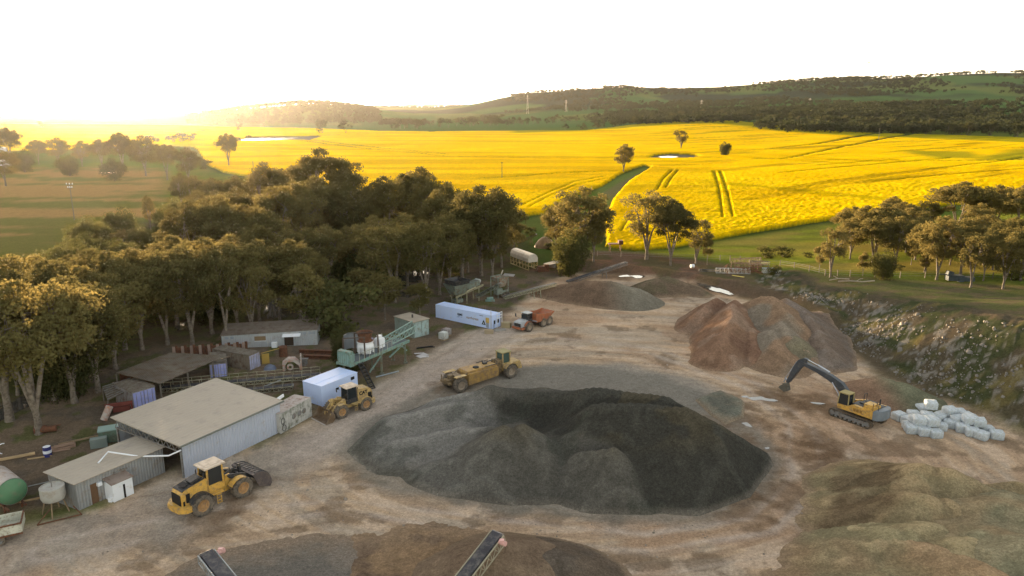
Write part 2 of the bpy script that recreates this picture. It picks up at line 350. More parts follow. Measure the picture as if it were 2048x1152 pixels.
    y = mixc(y, (.25, .225, .195), (1-sstep(-2.5, .8, sdg))*.85)
    y = mixc(y, (.18, .165, .14), (1-sstep(.2, 2.2, poly_sd(X, Y, BIGFOOT)+2*(n2-.5)))*.75)
    g = g*(1-ky[..., None])+y*ky[..., None]
    # puddle rims / wet ground right of the pile
    for px, py, r in WET:
        c = P(px, py); dd = np.hypot((X-c.x), (Y-c.y)*.6)+1.2*(n2-.5)*r
        g = mixc(g, (.14, .09, .055), (1-sstep(r*.3, r, dd+1.5*r*(fbm(X*.6, Y*.9, 66, 4)-.5)))*.6)
    # bare dam walls
    g = mixc(g, (.14, .12, .08), 1-sstep(-3, 6, poly_sd(X, Y, DAM)))
    g = mixc(g, (.16, .13, .09), 1-sstep(-3, 8, poly_sd(X, Y, DAM2)))
    return g
TRK = W2([(100, 1100), (400, 1040), (700, 1010), (1000, 1060), (1300, 1085), (1520, 1050), (1620, 960), (1600, 850), (1500, 770), (1300, 700), (1100, 680), (950, 700), (800, 790), (620, 900)])
TRK2 = W2([(1000, 660), (930, 710), (860, 745), (760, 830), (620, 900)])
BIGFOOT = W2([(690, 905), (760, 840), (880, 778), (1000, 742), (1150, 735), (1300, 755), (1420, 800), (1520, 870), (1548, 930), (1500, 995), (1400, 1032), (1200, 1028), (1000, 1010), (830, 985), (740, 950)])
WET = [(1470, 880, 4), (1500, 840, 3.5), (1560, 798, 3), (1640, 810, 3), (1600, 905, 3), (1650, 885, 3), (1660, 930, 3), (470, 1010, 1.6), (430, 1040, 2), (1480, 1000, 3), (1560, 985, 3), (900, 770, 2.5), (1240, 548, 5), (1420, 578, 5), (1350, 585, 4)]
# polar grid of the land, fine where the camera looks, coarse behind
ang = np.concatenate([np.radians(np.arange(-43, 43.0001, .095)), np.radians(np.arange(46, 317, 4.0))])
rs = [0.0, 5, 10, 16, 21, 25, 28]; r = 28.0
while r < 6500:
    r += min(max(r*r/16000.0, .16), .022*r); rs.append(r)
rs = np.array(rs)
na, nr = len(ang), len(rs)
A, RR = np.meshgrid(ang, rs)
GX = RR*np.sin(A); GY = RR*np.cos(A)
GZ = Z(GX, GY)
GC = ground_col(GX, GY)
idx = np.arange(na*nr).reshape(nr, na)
nxt = np.roll(idx, -1, axis=1)
F = np.stack([idx[:-1], nxt[:-1], nxt[1:], idx[1:]], -1).reshape(-1, 4)
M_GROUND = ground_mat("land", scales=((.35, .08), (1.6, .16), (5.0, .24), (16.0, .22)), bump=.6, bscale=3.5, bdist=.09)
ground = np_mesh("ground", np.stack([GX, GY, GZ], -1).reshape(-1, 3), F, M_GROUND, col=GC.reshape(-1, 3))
tag(ground, kind="structure")
# canola crop, standing on the land, on a finer grid of its own
ca_ = np.radians(np.arange(-43, 43.0001, .095)); cr_ = []; r = 125.0
while r < 2500: cr_.append(r); r += min(r*r/60000.0, .011*r)
CA, CR = np.meshgrid(ca_, np.array(cr_)); CX, CY = CR*np.sin(CA), CR*np.cos(CA)
CH = crop_h(CX, CY); cidx = np.arange(CX.size).reshape(CX.shape)
on = CH > .03
fm = (on[:-1, :-1] | on[1:, :-1] | on[:-1, 1:] | on[1:, 1:])
fi = np.stack([cidx[:-1, :-1], cidx[:-1, 1:], cidx[1:, 1:], cidx[1:, :-1]], -1)[fm]
used = np.unique(fi); remap = np.zeros(CX.size, np.int64); remap[used] = np.arange(len(used))
x, y, h = CX.ravel()[used], CY.ravel()[used], CH.ravel()[used]
dirx, diry = .76, .65
al = x*dirx+y*diry; ac = -x*diry+y*dirx
rows = fbm(al*.010, ac*.10, 71, 5)      # drill lines
rows2 = fbm(x*.006, y*.05, 72, 5)
rgt = sstep(0, 120, x-.12*y)
rw = rows*rgt+rows2*(1-rgt)
near = 1-sstep(250, 600, y)
bumpy = .18*(fbm(al*.25, ac*1.2, 73, 3)-.5)*near+.35*(vnoise(x*1.7, y*1.7, 75)-.5)*near+.25*(rw-.5)
z = Z(x, y)-.25+h*(1.15+.25+bumpy)
c = np.zeros((len(used), 3)); c[:] = (.96, .60, .002)
c = mixc(c, (.98, .66, .004), sstep(.45, .65, fbm(x*.03, y*.03, 76)))
c = mixc(c, (.62, .38, .004), sstep(.47, .40, rw)*.6)
c = mixc(c, (.40, .27, .006), sstep(.38, .32, rw)*.6*rgt)
c = mixc(c, (.55, .34, .006), sstep(.45, .30, fbm(al*.3, ac*1.4, 73, 3))*near*.6)
for t in THIN: c = mixc(c, (.20, .24, .015), (1-sstep(-3, 4+.02*y, poly_sd(x, y, t)+.02*y*(fbm(x*.02, y*.02, 77)-.5)*2))*.75)
c = mixc(c, (.09, .12, .015), 1-sstep(.15, .8, h))
M_CROP = ground_mat("canola_flowers", scales=((.25, .10), (1.6, .22)), bump=1.0, bscale=2.4, bdist=.3, trans=.35, rough=0.0)
crop = np_mesh("canola_crop", np.stack([x, y, z], -1), remap[fi], M_CROP, col=c)
tag(crop, "bright yellow canola crop in flower across the fields beyond the quarry", "crop", kind="stuff")
# ============================================================ TREES
rng = np.random.default_rng(11)
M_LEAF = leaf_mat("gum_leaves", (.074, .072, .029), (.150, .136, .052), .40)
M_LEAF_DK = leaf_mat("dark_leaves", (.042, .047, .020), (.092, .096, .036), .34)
M_LEAF_FAR = leaf_mat("far_leaves", (.030, .038, .020), (.068, .068, .030), .25)
M_BARK = mat("pale_bark", (.19, .16, .13), var=.35, vscale=1.2, dirt=(.08, .06, .045), dirt_amt=.5)
M_BARK_DK = mat("dark_bark", (.10, .08, .06), var=.35, vscale=1.5)
def tube_np(path, rad, n=6):
    path = np.array(path, float); V = []; Fs = []
    for i, p in enumerate(path):
        d = path[min(i+1, len(path)-1)]-path[max(i-1, 0)]; d /= np.linalg.norm(d)+1e-9
        a = np.cross(d, [0.3, .9, .1]); a /= np.linalg.norm(a)+1e-9; b = np.cross(d, a)
        for k in range(n):
            t = 2*math.pi*k/n; V.append(p+rad[i]*(math.cos(t)*a+math.sin(t)*b))
    for i in range(len(path)-1):
        for k in range(n):
            k2 = (k+1) % n; Fs.append((i*n+k, i*n+k2, (i+1)*n+k2, (i+1)*n+k))
    return np.array(V), np.array(Fs)
def leaves_np(C, size, g, droop=.5, aspect=1.9):
    n = len(C); d = g.normal(size=(n, 3)); d[:, 2] -= droop; d /= np.linalg.norm(d, axis=1)[:, None]
    a = np.cross(d, g.normal(size=(n, 3))); a /= np.linalg.norm(a, axis=1)[:, None]+1e-9
    s = size*g.uniform(.6, 1.35, (n, 1)); u = d*s*aspect*.5; v = a*s*.5
    V = np.stack([C-u, C+v*.9-u*.1, C+u, C-v*.9-u*.1], 1).reshape(-1, 3)
    return V, np.arange(4*n).reshape(n, 4)
def make_tree_meshes(seed, h=15., spread=5., base=.38, clumps=30, cr=1.7, leaves=9000, size=.3, top=.5, lean=0., forks=3, droop=.5, trunk_r=.3, flat=.7, hollow=.35, gap=.0):
    """returns (trunk V,F), (crown V,F); a forked trunk whose limbs end in leafy clumps"""
    g = np.random.default_rng(seed)
    hc = h*(base+1)/2; rz = h*(1-base)/2
    cs = []; tries = 0
    while len(cs) < clumps and tries < 6000:
        tries += 1
        v = g.normal(size=3); v /= np.linalg.norm(v); r = g.uniform(hollow, 1)**.6
        if v[2] < -.1 and g.random() < top: continue
        p = np.array([v[0]*spread*r, v[1]*spread*r, hc+v[2]*rz*r*.95-.4])
        p[0] += lean*(p[2]/h)**2
        ang_ = math.atan2(p[1], p[0]); 
        if gap and math.sin(ang_*2+seed)*math.sin(p[2]*1.1+seed) > 1-gap: continue
        if all(np.linalg.norm((p-q)/[1, 1, .8]) > cr*.62 for q in cs): cs.append(p)
    cs = np.array(cs)
    TV, TF, off = [], [], 0
    def add(path, rad, n=6):
        nonlocal off
        V, F_ = tube_np(path, rad, n); TV.append(V); TF.append(F_+off); off += len(V)
    fz = h*base*g.uniform(.35, .6)
    fork = np.array([lean*.1, 0, fz]); tr = trunk_r*h/15
    add([(0, 0, -.5), (0, 0, 0), (.05*h*.1, 0, fz*.5), fork], [tr*1.5, tr*1.25, tr*.95, tr*.85], 8)
    ends = []
    for k in range(forks):
        a0 = 2*math.pi*(k+g.uniform(-.25, .25))/forks+seed
        e = np.array([math.cos(a0)*spread*.38+lean*.5, math.sin(a0)*spread*.38, hc+g.uniform(-.1, .25)*rz])
        m = fork*.5+e*.5+np.array([math.cos(a0), math.sin(a0), 0])*spread*.05*g.uniform(-1, 1)
        m2 = (m+e)/2+g.normal(size=3)*.15
        add([fork-[0, 0, .3], m, m2, e], [tr*.8, tr*.52, tr*.42, tr*.28]); ends.append((m2, e))
    for c in cs:
        m2, e = min(ends, key=lambda q: np.linalg.norm(q[1]-c)); st = m2 if g.random() < .5 else e
        mid = (st+c)/2+g.normal(size=3)*.3-[0, 0, .25]
        add([st, mid, c], [tr*.26, tr*.16, tr*.06], 4)
    C = []
    wts = g.uniform(.6, 1.3, len(cs)); wts /= wts.sum()
    for c, wt in zip(cs, wts):
        n = int(leaves*wt); sx = cr*g.uniform(.75, 1.25)
        v = g.normal(size=(n, 3)); v /= np.linalg.norm(v, axis=1)[:, None]
        rr_ = g.uniform(.25, 1, (n, 1))**.45; v = v*rr_
        keep = ~((v[:, 2] < -.3) & (g.random(n) < .6)); v = v[keep]
        # sub-lumps inside a clump
        lump = g.normal(size=(7, 3)); lump /= np.linalg.norm(lump, axis=1)[:, None]; lump *= .62
        near_ = lump[np.argmin(((v[:, None]-lump[None])**2).sum(-1), 1)]; v = v*.80+near_*.32; v = v*g.uniform(.7, 1.4, (len(v), 1))
        C.append(c+v*[sx, sx, sx*flat])
    C = np.concatenate(C)
    LV, LF = leaves_np(C, size, g, droop)
    return (np.concatenate(TV), np.concatenate(TF)), (LV, LF)
def proto(name, leafm, barkm, **kw):
    (tv, tf), (lv, lf) = make_tree_meshes(**kw)
    t = thing(name, None, "tree")
    np_mesh("trunk", tv, tf, barkm, t); np_mesh("crown", lv, lf, leafm, t, smooth=False)
    t["h"] = kw["h"]; return t
PT = {
 'umb': proto("gum_tree", M_LEAF, M_BARK, seed=3, h=16, spread=6.6, base=.36, clumps=50, cr=1.55, leaves=24000, size=.22, top=.85, forks=4, flat=.55),
 'rnd': proto("gum_tree", M_LEAF, M_BARK, seed=5, h=15, spread=5.0, base=.34, clumps=44, cr=1.45, leaves=17000, size=.21, top=.4, forks=3),
 'tal': proto("gum_tree", M_LEAF, M_BARK, seed=8, h=17, spread=4.0, base=.38, clumps=36, cr=1.25, leaves=14000, size=.21, top=.4, forks=3, flat=.9),
 'wis': proto("gum_tree", M_LEAF, M_BARK, seed=12, h=14, spread=5.0, base=.32, clumps=30, cr=1.35, leaves=10000, size=.19, top=.5, forks=4, gap=.3),
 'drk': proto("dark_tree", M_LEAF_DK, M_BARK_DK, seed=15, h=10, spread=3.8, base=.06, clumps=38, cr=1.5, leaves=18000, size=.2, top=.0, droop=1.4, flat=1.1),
 'slm': proto("young_gum_tree", M_LEAF, M_BARK, seed=19, h=9, spread=2.3, base=.34, clumps=14, cr=1.0, leaves=6000, size=.18, top=.3, trunk_r=.2, forks=2, flat=.9),
 'dom': proto("gum_tree", M_LEAF, M_BARK, seed=23, h=15, spread=6.0, base=.38, clumps=50, cr=1.45, leaves=20000, size=.21, top=.7, forks=4, flat=.7),
 'bsh': proto("shrub", M_LEAF_DK, M_BARK_DK, seed=29, h=3, spread=1.7, base=.05, clumps=9, cr=.85, leaves=2200, size=.16, top=.2, trunk_r=.3),
}
PT_USED = set()
def height_at(base, py):
    d = ray(1024, py); return CAM_Z+base.y*d[2]/d[1]-base.z
def tree(kind, px, py, ptop, label, group=None, wide=1.0, name=None, rz=None, sink=0.1, cat="tree"):
    b = G(px, py); hh = height_at(b, ptop)
    p = PT[kind]
    if kind not in PT_USED: o = p; PT_USED.add(kind)
    else: o = copy_tree(p)
    s = hh/p["h"]
    o.location = (b.x, b.y, b.z-sink); o.rotation_euler = (0, 0, random.uniform(0, 6.28) if rz is None else rz)
    o.scale = (s*wide, s*wide, s)
    if name: o.name = name
    tag(o, label, cat, group); return o
# the wood behind the sheds, in the order of the photo: nearest rows first
W1 = ("hazy brown gum tree in the nearest rows of the wood, left of the sheds", "gum trees nearest the camera in the left wood")
for i, (x, y, t, k, wd) in enumerate([(20, 842, 555, 'tal', 1.3), (78, 868, 548, 'dom', 1.0), (150, 806, 553, 'rnd', 1.1), (196, 785, 565, 'tal', 1.2), (8, 765, 540, 'dom', 1.0),
        (120, 745, 512, 'dom', .95), (60, 722, 508, 'rnd', 1.1), (232, 738, 545, 'rnd', 1.1), (-40, 800, 545, 'dom', 1.0), (-60, 730, 520, 'rnd', 1.0), (36, 790, 580, 'slm', 1.3), (110, 800, 560, 'wis', 1.1), (175, 740, 530, 'tal', 1.1)]):
    tree(k, x, y, t, W1[0], W1[1], wd)
W2_ = ("gum tree in the wood right behind the flat-roofed scrap sheds and the long white shed", "gum trees right behind the sheds")
for x, y, t, k, wd in [(285, 700, 490, 'dom', .95), (335, 690, 505, 'rnd', 1.05), (385, 690, 488, 'rnd', 1.0), (425, 668, 468, 'dom', 1.0), (475, 655, 470, 'umb', .85), (520, 645, 478, 'rnd', .95),
        (560, 640, 505, 'tal', 1.1), (600, 640, 478, 'tal', 1.2), (250, 700, 500, 'tal', 1.2), (205, 690, 498, 'rnd', 1.05), (160, 672, 503, 'dom', .9), (100, 660, 507, 'rnd', 1.0), (30, 680, 525, 'dom', .9), (355, 650, 468, 'tal', 1.15),
        (455, 690, 500, 'tal', .9), (505, 672, 520, 'wis', .9), (610, 665, 520, 'slm', 1.2)]:
    tree(k, x, y, t, W2_[0], W2_[1], wd)
W3 = ("gum tree in the middle of the wood, between the crushing plants and the open paddock", "gum trees in the middle of the wood")
for x, y, t, k, wd in [(620, 600, 455, 'rnd', 1.0), (580, 590, 455, 'rnd', 1.0), (540, 570, 425, 'dom', .9), (500, 560, 402, 'dom', .95), (460, 560, 388, 'rnd', 1.0), (420, 550, 392, 'dom', .9), (385, 560, 400, 'rnd', 1.0),
        (480, 510, 375, 'rnd', 1.0), (440, 490, 378, 'dom', .9), (400, 505, 380, 'rnd', 1.0), (660, 585, 445, 'dom', .85), (700, 575, 450, 'rnd', .9), (745, 585, 432, 'umb', .8), (790, 605, 437, 'wis', 1.1),
        (815, 575, 425, 'rnd', 1.0), (852, 610, 440, 'dom', .8), (880, 590, 432, 'rnd', .95), (560, 530, 372, 'rnd', 1.0), (600, 520, 360, 'dom', .9), (640, 510, 350, 'rnd', 1.0), (700, 510, 362, 'rnd', .95),
        (740, 505, 368, 'dom', .8), (520, 600, 450, 'tal', 1.1), (640, 625, 505, 'tal', 1.0), (770, 640, 540, 'slm', 1.4), (722, 622, 530, 'slm', 1.4), (680, 660, 560, 'bsh', 1.3), (840, 640, 560, 'slm', 1.2)]:
    tree(k, x, y, t, W3[0], W3[1], wd)
W4 = ("dark gum tree along the far edge of the wood, its crown against the yellow field", "gum trees along the far edge of the wood")
for x, y, t, k, wd in [(610, 460, 326, 'rnd', .9), (690, 480, 335, 'rnd', .95), (780, 505, 352, 'tal', 1.2), (805, 490, 346, 'tal', 1.2), (866, 500, 352, 'rnd', .9), (760, 470, 366, 'rnd', .9), (530, 450, 323, 'rnd', .95), (570, 445, 333, 'dom', .85),
        (510, 410, 345, 'bsh', 2.0), (430, 440, 352, 'dom', .8), (392, 432, 350, 'rnd', .9), (365, 420, 345, 'rnd', .8), (480, 440, 350, 'rnd', .9), (900, 525, 368, 'dom', .9), (900, 575, 428, 'rnd', .9), (935, 545, 400, 'rnd', .95), (1003, 535, 388, 'rnd', .9), (985, 560, 440, 'tal', 1.1), (1028, 500, 440, 'slm', 1.5), (925, 560, 415, 'tal', 1.2)]:
    tree(k, x, y, t, W4[0], W4[1], wd)
tree('umb', 655, 475, 297, "broad umbrella-crowned gum tree, tallest of the wood against the yellow field", wide=.95)
tree('tal', 838, 490, 333, "narrow tufted gum tree, highest one right of the broad umbrella-crowned tree", wide=1.1)
tree('dom', 962, 552, 364, "big round dark gum tree at the right end of the wood by the white tank", wide=1.05)
tree('dom', 458, 335, 264, "lone leaning gum tree between the left wood and the yellow field", wide=.75)
for x, y, t, k, wd, l in [(-25, 340, 262, "dom", 1.0, "gum tree half cut by the left edge, below the tiny bright roofs"), (12, 372, 300, "rnd", 1.1, "lower hazy tree at the left edge in front of the tiny bright roofs"), (50, 345, 300, "drk", 1.1, "small round hazy tree between the left edge and the red-lit pair"), (140, 352, 312, "drk", 1.3, "low bush under the red-lit pair of the paddock row"), (230, 362, 318, "drk", 1.2, "low bush under the tallest tree of the paddock row"), (22, 328, 252, 'dom', .8, "gum tree glowing in the low sun, at the left edge by the roofs"), (78, 329, 278, 'dom', .9, "round red-lit gum tree, first from the left in the row along the paddock"), (118, 329, 275, 'rnd', 1.2, "round red-lit gum tree, second from the left in the row along the paddock"),
        (165, 333, 281, 'rnd', 1.1, "gum tree in the sun glare, third in the row along the paddock"), (205, 338, 276, 'dom', .9, "gum tree in the sun glare, fourth in the row along the paddock"), (247, 345, 262, 'dom', .8, "tallest hazy gum tree of the row along the paddock"),
        (292, 352, 270, 'rnd', 1.0, "hazy gum tree next to the tallest of the row along the paddock"), (335, 360, 286, 'dom', 1.0, "wide hazy gum tree at the right of the row along the paddock"), (378, 366, 294, 'rnd', 1.0, "last gum tree of the paddock row, beside the lone leaning tree")]:
    tree(k, x, y, t, l, wide=wd)
tree('drk', 186, 508, 434, "round golden-rimmed tree standing out of the wood into the left paddock", wide=1.2)
tree('slm', 246, 515, 455, "small yellow-green tree between the round golden-rimmed tree and the wood", wide=1.1)
tree('tal', 303, 470, 390, "slender tree standing alone in the shaded left paddock", wide=.6)
tree('drk', 340, 482, 412, "dim tree beside the slender one in the shaded left paddock", wide=.8)
tree('drk', 325, 510, 463, "small round bluish tree at the paddock edge of the wood", wide=1.0)
# trees between the yard and the canola
tree('rnd', 1165, 528, 371, "tall dense gum tree behind the dark drooping one, left of the grassy headland", wide=1.05)
tree('rnd', 1112, 515, 402, "gum tree at the left of the clump in front of the green headland", wide=.75)
tree('tal', 1187, 522, 425, "slender-stemmed gum tree at the right of the clump, next to the yellow field", wide=1.0)
tree('drk', 1140, 550, 462, "dark drooping tree in front of the clump, beside the long slanting conveyor", wide=1.0)
tree('wis', 1293, 519, 377, "airy gum tree with thin see-through crown in front of the yellow field", wide=1.15, rz=.4)
tree('umb', 1341, 531, 397, "umbrella-crowned gum tree with forked pale trunk in front of the yellow field", wide=.85, rz=2.0)
tree('wis', 1392, 527, 432, "drooping right-hand gum tree of the group in front of the yellow field", wide=1.0)
tree('slm', 1414, 530, 470, "thin sapling at the right foot of the group in front of the yellow field", wide=.7)
tree('rnd', 1247, 346, 287, "lone gum tree with a bare pale trunk at the far tip of the grassy headland", wide=1.05)
tree('wis', 1362, 299, 258, "lone spreading tree beyond the farm dam in the yellow field", wide=1.25)
tree('drk', 1449, 313, 284, "small leaning tree right of the farm dam in the yellow field", wide=.95)
tree('wis', 1660, 555, 448, "half-bare gum tree with dark forked trunk at the left of the right-hand grove", wide=.85)
tree('slm', 1638, 545, 485, "wispy sapling left of the half-bare gum tree", wide=.8)
tree('umb', 1752, 508, 405, "wide gum tree with reddish limbs in the middle of the right-hand grove", wide=1.15)
tree('dom', 1702, 495, 410, "gum tree left of the wide reddish-limbed one in the right-hand grove", wide=1.1)
tree('rnd', 1812, 505, 415, "dark gum tree right of the wide reddish-limbed one in the right-hand grove", wide=1.2)
tree('drk', 1765, 560, 500, "low dark bushy tree below the wide gum tree of the right-hand grove", wide=1.0)
tree('slm', 1725, 552, 500, "spindly tree left of the low dark bushy one", wide=.9)
tree('rnd', 1873, 560, 432, "olive gum tree with a leaning pale trunk, behind the dark scrap on the bank", wide=1.0)
tree('wis', 1941, 575, 458, "young gum tree with a white trunk right of the dark scrap on the bank", wide=.95)
tree('slm', 1966, 562, 452, "thin bent tree between the two white-trunked young gums on the bank", wide=.9)
tree('rnd', 2006, 578, 462, "young gum tree at the rim of the bank near the right edge", wide=.95)
tree('umb', 1912, 470, 362, "big umbrella-crowned gum tree at the back of the right-hand grove", wide=1.2)
W5 = ("dark gum tree filling the right-hand grove behind the fence", "gum trees filling the back of the right-hand grove")
for x, y, t, k, wd in [(1745, 525, 428, 'dom', 1.1), (1790, 532, 432, 'rnd', 1.1), (1850, 545, 445, 'rnd', 1.0), (1920, 552, 435, 'rnd', 1.1), (2040, 562, 445, 'dom', 1.1), (1700, 518, 434, 'rnd', 1.0), (1968, 530, 425, 'dom', 1.1), (2010, 548, 440, 'rnd', 1.1), (1925, 440, 368, 'dom', 1.), (1720, 470, 420, 'rnd', 1.1), (1830, 520, 430, 'dom', 1.0), (1985, 540, 450, 'rnd', 1.), (1900, 530, 445, 'dom', .9), (1800, 485, 400, 'dom', 1.), (1985, 475, 366, 'dom', 1.1), (2035, 485, 364, 'dom', .9), (1852, 470, 396, 'rnd', .9), (1782, 462, 389, 'dom', .7), (2060, 520, 420, 'rnd', 1.), (1950, 500, 405, 'rnd', .9), (2020, 520, 430, 'dom', .8), (1890, 505, 430, 'rnd', .7), (2090, 480, 372, 'dom', .9), (2085, 590, 490, 'rnd', .8)]:
    tree(k, x, y, t, W5[0], W5[1], wd)
tree('slm', 1822, 530, 478, "small pale tree in the paddock inside the right-hand grove", wide=1.1)
tree('slm', 1848, 545, 508, "tiny low tree under the olive gum tree", wide=1.5)
for x, y, t, l in [(1530, 516, 490, "grey conical shrub behind the steel scrap heap"), (1565, 514, 490, "dry bush right of the grey conical shrub, behind the steel scrap heap"), (1550, 548, 530, "round dark shrub at the right end of the steel scrap heap"), (1615, 515, 503, "small dry bush in the green paddock"),
                   (2030, 560, 535, "golden low bush at the right edge of the bank"), (1800, 540, 528, "dark low bush beside the fence in the right-hand grove"), (1100, 500, 484, "bush beside the earth mound in the green patch"), (1060, 470, 452, "low bush in the green patch behind the white tank"), (700, 745, 700, "dark leafy tree hiding the end of the rusty beams"), (410, 338, 318, "small haze-lit bush by the lone leaning tree")]:
    tree('bsh', x, y, t, l, name="shrub", cat="shrub", wide=1.2)
tree('drk', 688, 740, 655, "dark green tree growing in front of the teal crushing plant", wide=.55)
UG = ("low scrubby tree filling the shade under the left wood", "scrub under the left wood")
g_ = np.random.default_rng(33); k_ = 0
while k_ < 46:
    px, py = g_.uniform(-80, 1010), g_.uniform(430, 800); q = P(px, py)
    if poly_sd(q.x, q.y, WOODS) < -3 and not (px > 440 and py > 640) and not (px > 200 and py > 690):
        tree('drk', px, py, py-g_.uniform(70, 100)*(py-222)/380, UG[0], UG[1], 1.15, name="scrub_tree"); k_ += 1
# ---- far trees: one light mesh each
def far_proto(seed, h, spread, n=420, size=.85, base=.2, clumps=9, cr=2.2, leafm=M_LEAF_FAR):
    (tv, tf), (lv, lf) = make_tree_meshes(seed=seed, h=h, spread=spread, base=base, clumps=clumps, cr=cr, leaves=n, size=size, top=.5, forks=2, flat=.8)
    V = np.concatenate([tv, lv]); F_ = np.concatenate([tf, lf+len(tv)])
    me = bpy.data.meshes.new("far_tree"); o = np_mesh("far_tree", V, F_, M_BARK_DK, smooth=False)
    o.data.materials.append(leafm); mi = np.zeros(len(F_), np.int32); mi[len(tf):] = 1; o.data.polygons.foreach_set("material_index", mi)
    return o, V, F_, len(tf)
FP = [far_proto(40+i, 12, 4.8+.5*i) for i in range(4)]
fused = set()
def far_tree(x, y, hh, label, group, wide=1.0):
    i = random.randrange(4); o = FP[i][0]
    if i in fused: o = o.copy(); COL.objects.link(o)
    fused.add(i); s = hh/12; z = float(Z(x, y))
    o.location = (x, y, z-.3); o.rotation_euler = (0, 0, random.uniform(0, 6.28)); o.scale = (s*wide, s*wide, s)
    o.name = "distant_tree"; tag(o, label, "tree", group)
def belt(p0, p1, n, depth, hh, label, group, jit=.5):
    a, b = P(*p0), P(*p1)
    for i in range(n):
        t = (i+random.uniform(-jit, jit))/n; c = a.lerp(b, min(max(t, 0), 1))
        far_tree(c.x+random.uniform(-6, 6), c.y+random.uniform(0, depth), hh*random.uniform(.75, 1.25), label, group, random.uniform(.9, 1.3))
belt((1215, 262), (1400, 249), 16, 60, 14, "distant gum tree where the yellow field climbs to the dark wood edge, centre", "trees along the far yellow field, centre")
belt((1400, 249), (1640, 261), 30, 60, 16, "distant gum tree of the dark belt behind the crest of the yellow field", "trees behind the crest of the yellow field")
belt((1640, 262), (2080, 276), 46, 50, 17, "distant gum tree of the dark belt behind the yellow field, far right", "trees of the belt behind the yellow field at far right")
belt((765, 262), (1180, 250), 30, 160, 15, "distant tree of the line between the yellow field and the green slope", "trees between the yellow field and the green slope")
belt((480, 285), (520, 287), 2, 5, 6, "tiny bush at the left end of the far water", "bushes at the far water")
belt((300, 292), (400, 283), 7, 15, 9, "small sunlit tree in the far hedge left of the lone leaning tree", "small trees of the far hedge")
for x, y, hh, l in [(645, 268, 20, "left of the two lone trees at the far edge of the yellow field"), (692, 268, 18, "right of the two lone trees at the far edge of the yellow field"), (1130, 264, 11, "small tree at the far green field edge, left of three"), (1163, 264, 13, "small tree at the far green field edge, middle of three"), (1190, 264, 12, "small tree at the far green field edge, right of three"), (82, 255, 14, "tiny tree in the sun glare on the horizon"), (480, 262, 12, "tiny tree alone in the hazy far field")]:
    q = P(x, y); far_tree(q.x, q.y, hh, l, None, 1.1)
# far woods that read as one mass
def wood_mass(name, label, pts, hs, seed):
    g = np.random.default_rng(seed); Vs, Fs, mi, off = [], [], [], 0
    lods = []
    for k in range(5):
        (tv, tf), (lv, lf) = make_tree_meshes(seed=80+k, h=11, spread=5, base=.15, clumps=7, cr=2.4, leaves=110, size=1.7, top=.5, forks=2)
        lods.append((lv, lf))
    zz = Z(pts[:, 0], pts[:, 1])
    for (x, y), z, hh in zip(pts, zz, hs):
        lv, lf = lods[g.integers(5)]; s = hh/11; a = g.uniform(0, 6.28); c_, s_ = math.cos(a)*s, math.sin(a)*s
        V = np.stack([lv[:, 0]*c_-lv[:, 1]*s_+x, lv[:, 0]*s_+lv[:, 1]*c_+y, lv[:, 2]*s+z-.5], -1)
        Vs.append(V); Fs.append(lf+off); off += len(V)
    o = np_mesh(name, np.concatenate(Vs), np.concatenate(Fs), M_LEAF_FAR, smooth=False)
    return tag(o, label, "wood", kind="stuff")
g = np.random.default_rng(5)
def scatter(n, ypx0, ypx1, x0, x1, keep):
    """points on the far land between two distances, kept by a density function of world x,y"""
    out = []
    while len(out) < n:
        D = g.uniform(ypx0, ypx1); px = g.uniform(x0, x1); X = (px-1024)/1504*D
        if g.random() < keep(px, D, X): out.append((X, D))
    return np.array(out)
pts = scatter(2600, 1330, 2050, 1180, 2120, lambda px, D, X: sstep(1180, 1450, px)*sstep(.40, .56, fbm(X*.004, D*.006, 90))+.1)
p2 = scatter(520, 1010, 1340, 1520, 2130, lambda px, D, X: sstep(D-1330, D-1330+1, 0)*.3+.7*(D > 1010+160*(1800-px)/500))
pts = np.concatenate([pts, p2])
wood_mass("far_wood", "dark distant wood on the rise behind the yellow field, right of centre", pts, g.uniform(10, 18, len(pts)), 1)
pts = scatter(2200, 2400, 3650, 1000, 2130, lambda px, D, X: sstep(.48, .58, fbm(X*.003, D*.003, 91)))
p2 = scatter(420, 3520, 3660, 1020, 2130, lambda px, D, X: sstep(.30, .5, fbm(X*.006, 0*D, 92)))
pts = np.concatenate([pts, p2])
wood_mass("hill_wood", "scattered blue-green woodland over the distant hills on the right", pts, g.uniform(9, 17, len(pts)), 2)
pts = scatter(900, 1850, 2450, 350, 760, lambda px, D, X: (.6+.4*sstep(2250, 2400, D))*sstep(345, 480, px))
p2 = scatter(230, 2380, 2440, 350, 750, lambda px, D, X: sstep(345, 480, px))
p3 = scatter(260, 5350, 5600, 730, 1030, lambda px, D, X: 1)
p4 = scatter(160, 1700, 2300, 760, 1010, lambda px, D, X: sstep(.5, .6, fbm(X*.004, D*.002, 93)))
pts = np.concatenate([pts, p2, p3, p4])
wood_mass("hill_wood", "hazy brown woodland covering the low hill left of centre", pts, np.where(pts[:, 1] > 5000, 24, g.uniform(9, 17, len(pts))), 3)
